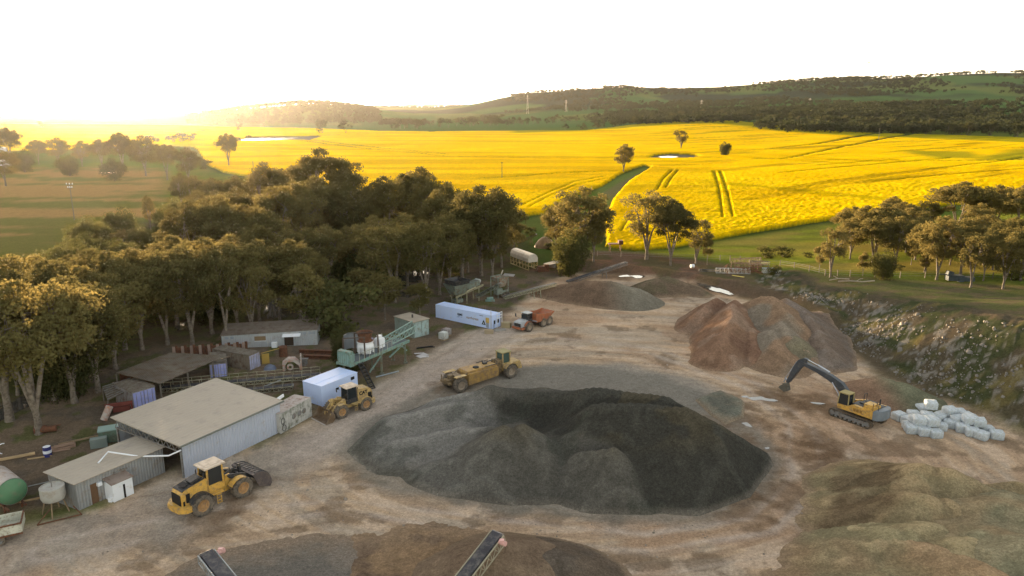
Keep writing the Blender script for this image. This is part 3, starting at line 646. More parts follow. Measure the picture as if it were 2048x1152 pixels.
# ============================================================ MESH BUILDER
def vxy(v): return (v.x, v.y)
class MB:
    """collects simple solids; build() links them as one mesh. Solids are given in the thing's local frame."""
    def __init__(s, origin=None): s.bm = bmesh.new(); s.o = Vector(origin) if origin is not None else Vector((0, 0, 0))
    def _add(s, verts, faces):
        vs = [s.bm.verts.new(Vector(v)-s.o) for v in verts]
        for f in faces:
            try: s.bm.faces.new([vs[i] for i in f])
            except ValueError: pass
        return s
    def box(s, c, d, rz=0.0, ry=0.0, rx=0.0, taper=1.0):
        M = Matrix.Rotation(rz, 3, 'Z') @ Matrix.Rotation(ry, 3, 'Y') @ Matrix.Rotation(rx, 3, 'X'); c = Vector(c); V = []
        for z in (-1, 1):
            k = taper if z > 0 else 1
            for x, y in ((-1, -1), (1, -1), (1, 1), (-1, 1)): V.append(c+M @ Vector((x*d[0]/2*k, y*d[1]/2*k, z*d[2]/2)))
        return s._add(V, [(3, 2, 1, 0), (4, 5, 6, 7), (0, 1, 5, 4), (1, 2, 6, 5), (2, 3, 7, 6), (3, 0, 4, 7)])
    def prism(s, pts, y0, y1):
        """outline in x,z pushed from y0 to y1"""
        n = len(pts); V = [(x, y0, z) for x, z in pts]+[(x, y1, z) for x, z in pts]
        return s._add(V, [tuple(range(n)), tuple(range(2*n-1, n-1, -1))]+[(i, i+n, (i+1) % n+n, (i+1) % n) for i in range(n)])
    def prismz(s, pts, z0, z1):
        n = len(pts); V = [(x, y, z0) for x, y in pts]+[(x, y, z1) for x, y in pts]
        return s._add(V, [tuple(range(n-1, -1, -1)), tuple(range(n, 2*n))]+[(i, (i+1) % n, (i+1) % n+n, i+n) for i in range(n)])
    def slab(s, pts, th):
        """polygon of 3D points given thickness downwards"""
        n = len(pts); V = [tuple(p) for p in pts]+[(p[0], p[1], p[2]-th) for p in pts]
        return s._add(V, [tuple(range(n)), tuple(range(2*n-1, n-1, -1))]+[(i, i+n, (i+1) % n+n, (i+1) % n) for i in range(n)])
    def wall(s, a, b, za0, za1, zb0, zb1, th=.06):
        """upright panel from a to b (2D), own heights at each end"""
        d = Vector((b[0]-a[0], b[1]-a[1], 0)); nrm = Vector((-d.y, d.x, 0)).normalized()*th/2
        V = []
        for sg in (-1, 1):
            V += [(a[0]+sg*nrm.x, a[1]+sg*nrm.y, za0), (b[0]+sg*nrm.x, b[1]+sg*nrm.y, zb0), (b[0]+sg*nrm.x, b[1]+sg*nrm.y, zb1), (a[0]+sg*nrm.x, a[1]+sg*nrm.y, za1)]
        return s._add(V, [(0, 1, 2, 3), (7, 6, 5, 4), (0, 4, 5, 1), (1, 5, 6, 2), (2, 6, 7, 3), (3, 7, 4, 0)])
    def beam(s, p0, p1, w, h=None):
        h = h or w; p0 = Vector(p0); p1 = Vector(p1); d = (p1-p0); L = d.length
        if L < 1e-5: return s
        d.normalize(); a = d.cross(Vector((0, 0, 1)))
        if a.length < 1e-3: a = Vector((1, 0, 0))
        a.normalize(); b = a.cross(d); V = []
        for p in (p0, p1):
            for x, y in ((-1, -1), (1, -1), (1, 1), (-1, 1)): V.append(p+a*x*w/2+b*y*h/2)
        return s._add(V, [(3, 2, 1, 0), (4, 5, 6, 7), (0, 1, 5, 4), (1, 2, 6, 5), (2, 3, 7, 6), (3, 0, 4, 7)])
    def tube(s, p0, p1, r, n=8, r1=None):
        r1 = r if r1 is None else r1; p0 = Vector(p0); p1 = Vector(p1); d = (p1-p0).normalized(); a = d.cross(Vector((.1, .2, 1)))
        if a.length < 1e-3: a = d.cross(Vector((1, 0, 0)))
        a.normalize(); b = d.cross(a); V = []
        for p, q in ((p0, r), (p1, r1)):
            for k in range(n):
                t = 2*math.pi*k/n; V.append(p+(a*math.cos(t)+b*math.sin(t))*q)
        return s._add(V, [tuple(range(n-1, -1, -1)), tuple(range(n, 2*n))]+[(k, (k+1) % n, (k+1) % n+n, k+n) for k in range(n)])
    def path(s, pts, r, n=6):
        V, F_ = tube_np([tuple(p) for p in pts], [r]*len(pts), n); return s._add([tuple(v) for v in V], [tuple(f) for f in F_])
    def lathe(s, prof, c=(0, 0, 0), axis='Y', n=20, a0=0, a1=2*math.pi):
        """prof: (radius, height along axis)"""
        full = abs(a1-a0-2*math.pi) < 1e-6; m = n if full else n+1; V = []
        for r_, h_ in prof:
            for k in range(m):
                t = a0+(a1-a0)*k/n; x, y = math.cos(t)*r_, math.sin(t)*r_
                V.append({'Y': (c[0]+x, c[1]+h_, c[2]+y), 'Z': (c[0]+x, c[1]+y, c[2]+h_), 'X': (c[0]+h_, c[1]+x, c[2]+y)}[axis])
        Fs = []
        for i in range(len(prof)-1):
            for k in range(m if full else m-1):
                k2 = (k+1) % m; Fs.append((i*m+k, i*m+k2, (i+1)*m+k2, (i+1)*m+k))
        return s._add(V, Fs)
    def build(s, name, m, parent=None, bevel=0.0, smooth=False):
        bmesh.ops.recalc_face_normals(s.bm, faces=s.bm.faces)
        if bevel:
            try: bmesh.ops.bevel(s.bm, geom=[e for e in s.bm.edges if e.is_manifold and e.calc_face_angle(0) > .6], offset=bevel, segments=2, affect='EDGES', clamp_overlap=True)
            except Exception: pass
        me = bpy.data.meshes.new(name); s.bm.to_mesh(me); s.bm.free()
        if smooth:
            for p in me.polygons: p.use_smooth = True
            me.set_sharp_from_angle(angle=R(40)) if hasattr(me, "set_sharp_from_angle") else None
        return link_mesh(name, me, m, parent)
def text_mesh(name, body, size, m, parent, loc, rot, ext=.004, bold=.0):
    cu = bpy.data.curves.new("t", 'FONT'); cu.body = body; cu.size = size; cu.extrude = ext; cu.offset = bold; cu.align_x = 'CENTER'; cu.align_y = 'CENTER'
    o = bpy.data.objects.new("t", cu); COL.objects.link(o); dg = bpy.context.evaluated_depsgraph_get(); dg.update()
    me = bpy.data.meshes.new_from_object(o.evaluated_get(dg)); bpy.data.objects.remove(o); bpy.data.curves.remove(cu)
    q = link_mesh(name, me, m, parent); q.location = loc; q.rotation_euler = rot; return q
def corr_mat(name, col, axis=0, pitch=.2, dirt=(.2, .13, .08), amt=.3, var=.08, rough=.55, depth=.6):
    m = mat(name, col, rough=rough, var=var, vscale=.35, dirt=dirt, dirt_amt=amt, spec=.4)
    t = m.node_tree; tc = t.nodes.new("ShaderNodeTexCoord"); sx = t.nodes.new("ShaderNodeSeparateXYZ"); t.links.new(tc.outputs["Object"], sx.inputs[0])
    mu = t.nodes.new("ShaderNodeMath"); mu.operation = 'MULTIPLY'; mu.inputs[1].default_value = 2*math.pi/pitch; t.links.new(sx.outputs[axis], mu.inputs[0])
    sn = t.nodes.new("ShaderNodeMath"); sn.operation = 'SINE'; t.links.new(mu.outputs[0], sn.inputs[0])
    bp = t.nodes.new("ShaderNodeBump"); bp.inputs["Strength"].default_value = depth; bp.inputs["Distance"].default_value = .04
    t.links.new(sn.outputs[0], bp.inputs["Height"]); t.links.new(bp.outputs[0], t.nodes["Principled BSDF"].inputs["Normal"]); return m
M_YEL = mat("yellow_paint", (.60, .35, .07), rough=.5, var=.12, dirt=(.24, .17, .10), dirt_amt=.45, vscale=1.2, spec=.4)
M_YEL2 = mat("faded_yellow_paint", (.52, .36, .13), rough=.6, var=.15, dirt=(.26, .19, .12), dirt_amt=.6, vscale=1.0)
M_DK = mat("dark_steel", (.035, .037, .042), rough=.5, var=.3, dirt=(.14, .11, .08), dirt_amt=.35, vscale=1.5)
M_GREY = mat("grey_steel", (.20, .20, .20), rough=.55, var=.2, dirt=(.16, .11, .07), dirt_amt=.45, vscale=1.5)
M_TYRE = mat("tyre_rubber", (.045, .043, .04), rough=.95, var=.2, dirt=(.17, .14, .11), dirt_amt=.75, vscale=2.0)
M_RUST = mat("rusty_steel", (.15, .065, .035), rough=.9, var=.35, dirt=(.07, .04, .03), dirt_amt=.5, vscale=1.5)
M_GLASS = mat("cab_glass", (.02, .026, .03), rough=.08, var=.1, spec=.6)
M_WHITE = mat("white_paint", (.74, .76, .80), rough=.45, var=.04, dirt=(.5, .45, .38), dirt_amt=.15, vscale=.5)
M_PALE = mat("pale_roof_paint", (.60, .50, .40), rough=.6, var=.06, dirt=(.35, .26, .18), dirt_amt=.3)
M_TEAL = mat("teal_paint", (.16, .27, .24), rough=.6, var=.15, dirt=(.16, .11, .07), dirt_amt=.4, vscale=1.0)
M_BLACK = mat("black_paint", (.012, .012, .014), rough=.7, var=.1)
M_BELT = mat("belt_rubber", (.045, .045, .055), rough=.85, var=.3, dirt=(.14, .13, .12), dirt_amt=.45)
M_WOOD = mat("weathered_wood", (.25, .18, .11), rough=.9, var=.35, vscale=1.4)
M_ORANGE = mat("orange_paint", (.36, .11, .05), rough=.55, var=.15, dirt=(.22, .14, .09), dirt_amt=.5, vscale=1.0)
M_WATER = mat("puddle_water", (.10, .09, .08), rough=.03, var=.1, spec=1.0)
M_POLE = mat("pole_timber", (.14, .12, .10), rough=.9, var=.3)
# ============================================================ SHEDS AND CONTAINERS
def vxy(v): return (v.x, v.y)
M_CORRW = corr_mat("grey_white_sheeting", (.42, .45, .54), 0, .3, dirt=(.30, .25, .2), amt=.15)
M_CORRWY = corr_mat("grey_white_sheeting_end", (.46, .48, .52), 1, .3, dirt=(.30, .25, .2), amt=.15)
M_ROOF = corr_mat("beige_roof_sheeting", (.38, .33, .27), 1, .45, dirt=(.29, .26, .22), amt=.25, var=.04, rough=.75, depth=.4)
M_ROOF_OLD = corr_mat("old_iron_roof", (.135, .115, .09), 0, .25, dirt=(.10, .065, .04), amt=.5, var=.3, rough=.85, depth=.8)
class Frame:
    """local frame of a building: origin, x along its front wall"""
    def __init__(s, a, b, name, label, cat, group=None):
        s.o = Vector((a.x, a.y, float(Z(a.x, a.y)))); s.rz = math.atan2(b.y-a.y, b.x-a.x); s.t = thing(name, label, cat, s.o, s.rz, group)
    def l(s, v):
        d = Vector(v)-s.o; c, n = math.cos(s.rz), math.sin(s.rz); return Vector((d.x*c+d.y*n, -d.x*n+d.y*c, d.z))
# big workshop shed (mono-pitch roof, open left gable with trusses)
a, b = P(363, 888, 3.2), P(558, 802, 3.2); c_, d_ = P(437, 757, 3.75), P(240, 832, 3.75)
f = Frame(Vector((a.x, a.y, 0)), Vector((b.x, b.y, 0)), "workshop_shed", "big pale shed with plain beige flat roof and grey-white wall", "shed")
A, B, C, D = [f.l(v) for v in (a, b, c_, d_)]; L = B.x; Wd = C.y
m = MB(); m.wall((0, 0), (L, 0), -.4, 3.12, -.4, 3.12, .08); m.build("front_wall", M_CORRW, f.t)
m = MB(); m.wall((L, .05), (L, Wd-.05), -.4, 3.12, -.4, 3.6, .08); m.wall((0.1, Wd), (L-.05, Wd), -.4, 3.6, -.4, 3.6, .08); m.build("rear_wall", M_CORRWY, f.t)
m = MB(); m.slab([(-.35, -.25, 3.2), (L+.3, -.25, 3.2), (L+.3, Wd+.3, 3.78), (-.35, Wd+.3, 3.78)], .07); m.build("roof", M_ROOF, f.t)
m = MB(); m.beam((-.38, -.3, 3.13), (L+.33, -.3, 3.13), .12, .14); m.build("gutter", mat("gutter_steel", (.16, .17, .15), var=.2), f.t)
m = MB()
for x0 in (-.15, 1.6):
    m.beam((x0, 0, 3.0), (x0, Wd, 3.55), .09); m.beam((x0, 0.05, 2.5), (x0, Wd, 2.75), .09)
    for k in range(12):
        y0 = Wd*k/12; y1 = Wd*(k+.5)/12; y2 = Wd*(k+1)/12
        m.beam((x0, y0, 2.5+.25*k/12), (x0, y1, 3.0+.55*(k+.5)/12), .05); m.beam((x0, y1, 3.0+.55*(k+.5)/12), (x0, y2, 2.5+.25*(k+1)/12), .05)
m.build("roof_truss", M_GREY, f.t)
for y0 in (0.12, Wd*.5, Wd-.1): MB().box((-.05, y0, 1.3), (.16, .16, 2.9)).build("post", M_GREY, f.t)
m = MB(); m.path([(-4.9, 4.2, 2.5), (-3.7, 4.6, 2.95), (-2.2, 2.6, 2.35), (-.9, .6, 2.35), (-.2, -.15, 2.75)], .07, 8); 
tag(m.build("drain_pipe", M_WHITE, None), "white bent pipe sagging between the low shed roof and the big shed corner", "pipe"); bpy.context.view_layer.update()
dp = bpy.data.objects["drain_pipe"]; dp.location = f.o; dp.rotation_euler = (0, 0, f.rz)
# low long shed, front left
a, b = P(150, 965, 2.45), P(324, 893, 2.45); d_ = P(95, 945, 2.45)
f = Frame(Vector((a.x, a.y, 0)), Vector((b.x, b.y, 0)), "low_shed", "long low corrugated shed with beige roof and a small white annex", "shed")
B, D = f.l(b), f.l(d_); L = B.x; Wd = D.y; zt = 2.45; sk = D.x
m = MB(); m.wall((0, 0), (1.05, 0), -.4, zt-.08, -.4, zt-.08); m.wall((1.65, 0), (L, 0), -.4, zt-.08, -.4, zt-.08); m.wall((1.05, 0), (1.65, 0), 1.75, zt-.08, 1.75, zt-.08)
m.build("front_wall", corr_mat("grey_sheeting", (.27, .275, .28), 0, .25, dirt=(.22, .17, .13), amt=.35), f.t)
m = MB(); m.wall((0, 0.04), (sk, Wd-.04), -.4, zt-.08, -.4, zt-.08); m.wall((L, .04), (L+sk, Wd-.04), -.4, zt-.08, -.4, zt-.08); m.wall((sk, Wd), (L+sk, Wd), -.4, zt-.08, -.4, zt-.08)
m.build("end_wall", corr_mat("grey_sheeting_end", (.23, .235, .235), 1, .25, dirt=(.20, .15, .11), amt=.35), f.t)
MB().slab([(-.25, -.25, zt), (L+.15, -.25, zt), (L+sk+.15, Wd+.2, zt+.12), (sk-.25, Wd+.2, zt+.12)], .06).build("roof", M_ROOF, f.t)
dr = MB().box((1.35, .03, .82), (.58, .05, 1.78)).build("door", mat("brown_door", (.14, .08, .045), var=.2), f.t)
an = MB(); an.box((3.0, -.62, .72), (1.7, 1.2, 1.65)); an = an.build("annex", M_WHITE, f.t)
MB().slab([(2.05, -1.3, 1.6), (3.95, -1.3, 1.6), (3.95, .02, 1.85), (2.05, .02, 1.85)], .05).build("annex_roof", mat("brown_grey_sheet", (.24, .19, .16), var=.2, dirt=(.15, .08, .05), dirt_amt=.4), an)
MB().box((3.1, -1.235, .62), (.16, .02, 1.2)).build("gap", M_BLACK, an)
MB().lathe([(.62, 0), (.62, .06)], (3.6, -.06, 1.75), 'Y', 14, 0, math.pi).box((3.6, -.08, 1.9), (1.1, .1, .12)).build("arch_hood", M_GREY, f.t)
m = MB(); m.box((2.1, -.9, .25), (.35, .3, .4), rz=.4); m.box((1.75, -.12, 1.55), (.35, .25, .3)); tag(m.build("white_meter_box", M_WHITE, None), "crumpled white box leaning at the annex corner of the low shed", "box")
o = bpy.data.objects["white_meter_box"]; o.location = f.o; o.rotation_euler = (0, 0, f.rz)
# generic container --------------------------------------------------
def ribs(m, L, Wd, z0, z1, pitch=.35, dep=.035):
    n = int(L/pitch)
    for k in range(n):
        x = (k+.5)*L/n; m.box((x, -dep/2, (z0+z1)/2), (pitch*.5, dep, z1-z0-.3)); m.box((x, Wd+dep/2, (z0+z1)/2), (pitch*.5, dep, z1-z0-.3))
def container(name, label, a, b, Wd, H, mt, door_end=1, door_mat=None, roof_mat=None, cat="container", group=None, z0=.15, rib=True):
    f = Frame(a, b, name, label, cat, group); L = (Vector((b.x, b.y, 0))-Vector((a.x, a.y, 0))).length
    m = MB(); m.box((L/2, Wd/2, (z0+H)/2), (L, Wd, H-z0))
    if rib: ribs(m, L-.3, Wd, z0, H)
    m.build("body", mt, f.t)
    m = MB()
    for x in (.04, L-.04):
        for y in (.04, Wd-.04): m.box((x, y, (z0+H)/2), (.12, .12, H-z0+.04))
    for y in (.02, Wd-.02): m.beam((0, y, H), (L, y, H), .1); m.beam((0, y, z0+.05), (L, y, z0+.05), .1)
    for x in (.02, L-.02): m.beam((x, 0, H), (x, Wd, H), .1)
    m.build("frame", mt, f.t)
    if roof_mat: MB().box((L/2, Wd/2, H+.06), (L-.05, Wd-.05, .03)).build("roof", roof_mat, f.t)
    if door_mat:
        x = L+.05 if door_end == 1 else -.05
        for s_ in (0, 1):
            dd = MB().box((x, Wd*(.27+.46*s_), (z0+H)/2), (.06, Wd*.43, H-z0-.22)).build("door", door_mat, f.t)
            m = MB()
            for q in (-.12, .12): m.tube((x+(.06 if door_end == 1 else -.06), Wd*(.27+.46*s_+q), z0+.1), (x+(.06 if door_end == 1 else -.06), Wd*(.27+.46*s_+q), H-.12), .025, 6)
            m.build("lock_bar", M_GREY, dd)
    return f, L
# white container with lettering
M_CONT = mat("blue_white_paint", (.52, .63, .90), rough=.4, var=.03, dirt=(.5, .48, .45), dirt_amt=.12, vscale=.4)
a, b = P(872, 636), P(984, 660); 
f, L = container("shipping_container", "long bluish-white container with company lettering and warning triangle, beside the orange dump truck", a, b, 2.0, 2.12, M_CONT, z0=.12, rib=False)
rx = (R(90), 0, 0)
m = MB()
for k in range(5): m.box((.9+k*L/5, -.012, 1.1), (.02, .01, 1.8))
m.build("panel_seam", mat("seam_grey", (.5, .55, .66)), f.t)
text_mesh("lettering", "BJMS", .48, M_BLACK, f.t, (L*.445, -.02, 1.32), rx, bold=.012)
MB().box((L*.44, -.016, .98), (1.0, .012, .05)).box((L*.40, -.016, .86), (.5, .012, .03)).build("logo_underline", mat("logo_blue", (.12, .2, .4)), f.t)
m = MB()
for x0, x1, z0, z1 in ((.385, .50, .72, 1.62),):
    for p, q in (((x0, z0), (x0, z1)), ((x1, z0), (x1, z1)), ((x0, z1), (x1, z1)), ((x0, z0), (x1, z0))): m.beam((p[0]*L, -.016, p[1]), (q[0]*L, -.016, q[1]), .02, .012)
m.build("logo_border", mat("seam_grey", (.5, .55, .66)), f.t)
text_mesh("lettering", "earthtrass", .56, mat("lettering_tan", (.30, .21, .16)), f.t, (L*.665, -.02, 1.16), rx, bold=.006)
tr = MB(); tr.prism([(L*.825, .55), (L*.895, .55), (L*.86, 1.28)], -.025, -.012); tr = tr.build("warning_triangle", M_BLACK, f.t)
MB().prism([(L*.849, .68), (L*.871, .68), (L*.86, .93)], -.032, -.026).build("triangle_centre", M_WHITE, tr)
m = MB(); m.box((L*.925, -.03, 1.32), (.62, .03, .78)); m.build("warning_board", mat("yellow_board", (.55, .38, .12), var=.25), f.t)
m = MB(); m.box((L*.925, -.02, .55), (.5, .02, .75)); m.build("control_panel", mat("panel_grey", (.3, .33, .4)), f.t)
m = MB(); m.box((L*.82, -.02, 1.85), (.7, .02, .05)); m.build("number_strip", M_BLACK, f.t)
m = MB(); m.tube((L-.1, -.1, .1), (L-.1, -.1, 3.0), .06, 8); m.build("vent_pipe", mat("bare_pipe", (.45, .46, .5)), f.t)
m = MB()
for y in (.55, 1.45): m.box((L+.06, y, 1.05), (.04, .32, .55))
m.box((L+.06, .42, .5), (.03, .08, .6)); m.build("hatch", M_BLACK, f.t)
m = MB()
for z in (1.55, 1.95, 2.35): m.beam((L+.25, .9, z), (L+.25, 2.1, z), .06)
for y in (.9, 2.1): m.beam((L+.25, y, .1), (L+.25, y, 2.35), .06)
m.build("guard_rail", M_WHITE, f.t)
q = P(978, 667); t = MB(q); t.box(q+Vector((0, 0, .3)), (1.25, .6, .62), rz=R(-5)); o = t.build("concrete_block", mat("sandy_concrete", (.34, .27, .18), var=.15, bump=.3), None, .04); o.location = q; tag(o, "sandy concrete block in front of the lettered container's corner", "block")
q = P(1000, 661); t = MB(q); t.box(q+Vector((0, 0, .08)), (1.7, .9, .16), rz=R(20)); o = t.build("concrete_slab", mat("slab_grey", (.30, .28, .25)), None, .03); o.location = q; tag(o, "flat grey slab lying at the end of the lettered container", "slab")
q = P(1013, 655); t = MB(q); t.box(q+Vector((0, 0, .4)), (1.3, .8, .8), rz=R(-20)); t.box(q+Vector((.2, -.42, .45)), (.3, .04, .2), rz=R(-20)); o = t.build("generator_box", mat("sand_paint", (.36, .29, .17), var=.15), None, .04); o.location = q; tag(o, "sand-coloured box between the lettered container and the orange dump truck", "box")
# pale blue site box
a, b = P(645, 815), P(716, 785); a2 = P(641, 781, 2.35)
f, L = container("site_office", "pale blue windowless cabin behind the yellow loader with its bucket on the ground", a, b, 2.9, 2.3, M_CONT, z0=.1, rib=False, cat="cabin")
m = MB(); m.slab([(-.06, -.06, 2.42), (L+.06, -.06, 2.42), (L+.06, 2.96, 2.42), (-.06, 2.96, 2.42)], .05); m.beam((0, 1.05, 2.44), (L, 1.05, 2.44), .05); m.build("roof", M_CONT, f.t)
m = MB(); m.box((L*.42, -.04, 1.45), (.42, .04, .22)); m.box((L*.86, -.04, 1.95), (.5, .04, .34)); m.build("window", M_BLACK, f.t)
m = MB(); m.box((L/2, 1.4, .0), (L-.4, 2.3, .2)); m.build("skid", M_BLACK, f.t)
# white weathered small container between shed and cabin
a, b = P(562, 868), P(624, 832)
M_STAIN = mat("stained_white_paint", (.46, .45, .43), rough=.7, var=.12, dirt=(.13, .14, .10), dirt_amt=.45, vscale=.5)
f, L = container("shipping_container", "stained white container with rings hung on its wall, beside the pale blue cabin", a, b, 2.1, 2.05, M_STAIN, z0=.05, roof_mat=mat("streaky_roof", (.40, .35, .32), var=.2, dirt=(.15, .06, .04), dirt_amt=.35, vscale=.8))
for x, z, rr in ((.35, 1.25, .25), (.45, .5, .25)):
    m = MB(); m.path([(x+rr*math.cos(t), -.08, z+rr*1.3*math.sin(t)) for t in [k*math.pi/8 for k in range(17)]], .03, 5); m.build("hose_ring", M_DK, f.t)
for x in (L*.42, L*.6, L*.75): MB().lathe([(.0, -.05), (.26, -.05), (.3, 0)], (x, -.03, 1.1), 'Y', 14).build("round_hatch", M_GREY, f.t)
m = MB(); m.beam((-.4, 2.15, 2.1), (L*.7, 2.3, 2.5), .12, .3); m.build("roof_edge_board", M_WHITE, f.t)
# green container by the crusher
a, b = P(828, 677), P(859, 669); w1 = P(790, 664)
f = Frame(b, a, "shipping_container", "green-grey container with flat beige roof and a vent stub, behind the teal crushing plant", "container")
f.t.location = P(828, 677); ax = math.atan2(w1.y-P(828, 677).y, w1.x-P(828, 677).x); f.t.rotation_euler = (0, 0, ax); Lc = (w1-P(828, 677)).length; Wc = (P(859, 669)-P(828, 677)).length
M_GRN = corr_mat("green_grey_sheeting", (.22, .27, .24), 0, .4, dirt=(.16, .14, .1), amt=.3)
m = MB(); m.box((Lc/2, -Wc/2, 1.15), (Lc, Wc, 2.3)); m.build("body", M_GRN, f.t)
m = MB()
for s_ in (.27, .73): m.box((-.04, -Wc*s_, 1.15), (.05, Wc*.42, 2.1))
m.build("door", mat("pale_green_paint", (.32, .42, .42), var=.1, dirt=(.2, .17, .12)), f.t)
MB().box((Lc/2, -Wc/2, 2.35), (Lc+.2, Wc+.2, .08)).build("roof", mat("beige_flat_roof", (.33, .28, .22), var=.12), f.t)
MB().tube((Lc*.45, -Wc*.5, 2.35), (Lc*.45, -Wc*.5, 2.85), .12, 10).build("vent", M_DK, f.t)
# long white shed at the wood edge
a, b = P(445, 697), P(635, 689)
f = Frame(a, b, "long_shed", "long low off-white shed with lean-to awning at the edge of the wood", "shed"); L = (b-a).length; H1, H2 = 1.75, 2.35
M_LW = corr_mat("off_white_sheeting", (.36, .38, .40), 0, .3, dirt=(.25, .2, .16), amt=.25)
m = MB(); m.wall((0, 0), (L, 0), -.3, H1, -.3, H1+.35); m.wall((0, .04), (0, 3.6), -.3, H1, -.3, H2); m.wall((L, .04), (L, 3.6), -.3, H1+.35, -.3, H2+.2); m.wall((0, 3.65), (L, 3.65), -.3, H2, -.3, H2); m.build("wall", M_LW, f.t)
MB().slab([(-.15, -.12, H1+.06), (L+.15, -.12, H1+.42), (L+.15, 3.8, H2+.3), (-.15, 3.8, H2+.06)], .06).build("roof", mat("brown_grey_roof", (.17, .14, .115), var=.2, dirt=(.10, .07, .05), dirt_amt=.4, vscale=.6), f.t)
wf = MB().box((L*.40, -.06, 1.2), (1.45, .05, .62)).build("window", mat("tan_screen", (.20, .14, .08)), f.t); MB().box((L*.40, -.1, .86), (1.5, .04, .07)).build("sill", M_WHITE, wf)
aw = MB(); aw.slab([(L*.64, -.06, 1.72), (L*.64, -.75, 1.5), (L*.83, -.75, 1.5), (L*.83, -.06, 1.72)], .05); aw = aw.build("awning", M_WHITE, f.t)
MB().box((L*.70, -.05, .75), (1.2, .04, 1.4)).build("door", mat("dark_opening", (.05, .035, .025)), f.t)
for x in (.05, .11, .83, .87, .93, .97): MB().box((L*x, -.05, 1.45+.3*x), (.42, .03, .35)).build("wall_panel", mat("panel_blue_grey", (.27, .30, .34)), f.t)
MB().box((L*.55, -.4, .35), (.7, .5, .7)).build("bin", M_WHITE, None)
o = bpy.data.objects["bin"]; o.location = f.o; o.rotation_euler = (0, 0, f.rz); tag(o, "small white bin against the long off-white shed", "bin")
# flat-roofed scrap lean-to between two blue-doored containers
z1 = 2.3
fr = [P(320, 767, z1), P(425, 722, z1), P(465, 712, 2.6), P(340, 705, 2.6), P(232, 745, 2.6)]
t = thing("lean_to_shed", "open-fronted lean-to with sagging old iron roof, between two containers with blue doors", "shed", (fr[0].x, fr[0].y, 0))
MB(t.location).slab([fr[0], fr[1], fr[2], fr[3], fr[4]], .08).build("roof", M_ROOF_OLD, t)
m = MB(t.location)
for p in (fr[0], fr[1], fr[4], fr[0].lerp(fr[1], .5)): m.box((p.x, p.y, p.z/2-.1), (.14, .14, p.z-.1))
m.build("post", M_POLE, t)
m = MB(t.location); bk0, bk1 = fr[4].lerp(fr[3], .05), fr[3]; m.wall((bk0.x, bk0.y), (bk1.x, bk1.y), -.1, 2.4, -.1, 2.4); m.build("back_wall", M_RUST, t)
M_BLUE = mat("violet_blue_paint", (.28, .31, .62), rough=.6, var=.12, dirt=(.40, .38, .5), dirt_amt=.35, vscale=1.5)
M_CGREY = mat("container_grey_paint", (.22, .21, .22), rough=.7, var=.15, dirt=(.12, .08, .05), dirt_amt=.4)
def cont_from_door(name, label, dl, dr, Wd_dir, Lc, H, mt, dm, rm):
    """dl, dr: ground points under the door's two edges; the box runs back from them"""
    f = Frame(dl, dr, name, label, "container"); wd = (dr-dl).length
    m = MB(); m.box((wd/2, Lc/2, H/2), (wd, Lc, H))
    for k in range(int(Lc/.4)): m.box((-.02, .3+k*.4, H/2), (.05, .2, H-.3)); m.box((wd+.02, .3+k*.4, H/2), (.05, .2, H-.3))
    m.build("body", mt, f.t)
    for s_ in (.26, .74):
        dd = MB().box((wd*s_, -.04, H/2), (wd*.44, .06, H-.2)).build("door", dm, f.t); m = MB()
        for q in (-.1, .1): m.tube((wd*(s_+q), -.1, .15), (wd*(s_+q), -.1, H-.15), .025, 6)
        m.build("lock_bar", M_GREY, dd)
    MB().box((wd/2, Lc/2, H+.04), (wd+.05, Lc+.05, .05)).build("roof", rm, f.t); return f
M_OLDR = mat("old_mottled_roof", (.17, .15, .12), var=.3, dirt=(.09, .06, .045), dirt_amt=.5, vscale=1.0)
cont_from_door("shipping_container", "grey container with bright violet-blue doors, nearer one, by the left corner of the big roof", P(268, 823), P(314, 809), 1, 4.2, 2.1, M_CGREY, M_BLUE, M_OLDR)
cont_from_door("shipping_container", "container with violet-blue doors at the right end of the sagging lean-to", P(421, 757), P(455, 753), 1, 4.6, 1.75, M_CGREY, M_BLUE, M_OLDR)
cont_from_door("shipping_container", "ribbed brown-grey container with whitish-blue doors in front of the long off-white shed", P(500, 742), P(521, 733), 1, 6.0, 1.95, mat("ribbed_brown_grey", (.20, .165, .13), var=.25, dirt=(.1, .06, .04), dirt_amt=.4), mat("whitish_blue_paint", (.36, .38, .55), var=.2, dirt=(.3, .25, .22)), M_OLDR)
# low slatted roofs far left
fr = [P(215, 800, 1.5), P(275, 772, 1.9), P(262, 757, 2.0), P(205, 775, 1.6)]
t = thing("lean_to_shed", "collapsed low lean-to of grey slats left of the nearer blue-doored container", "shed", (fr[0].x, fr[0].y, 0))
MB(t.location).slab(fr, .07).build("roof", M_ROOF_OLD, t)
m = MB(t.location)
for k in range(7): p0 = fr[0].lerp(fr[3], k/6); p1 = fr[1].lerp(fr[2], k/6); m.beam(p0+Vector((0, 0, .08)), p1+Vector((0, 0, .08)), .1, .05)
m.build("slat", M_GREY, t)
m = MB(t.location)
for p in fr: m.box((p.x, p.y, p.z/2-.1), (.12, .12, p.z))
m.build("post", M_POLE, t)
# rusty wall of corrugated scrap behind
p0, p1 = P(350, 722), P(500, 712)
t = thing("iron_fence", "patchwork fence of upright rusty and pale iron sheets behind the lean-to roof", "fence", (p0.x, p0.y, 0))
n = 26
for nm, mm, par in (("rusty_sheet", M_RUST, 0), ("pale_sheet", mat("pale_pink_sheet", (.33, .24, .2), var=.2), 1)):
    m = MB(t.location)
    for k in range(n):
        if (k*7 % 3 == 0) == bool(par): q = p0.lerp(p1, k/n); m.box((q.x, q.y, .95), (.34, .05, 1.9+.3*math.sin(k*2.1)), rz=.1*math.sin(k))
    m.build(nm, mm, t)
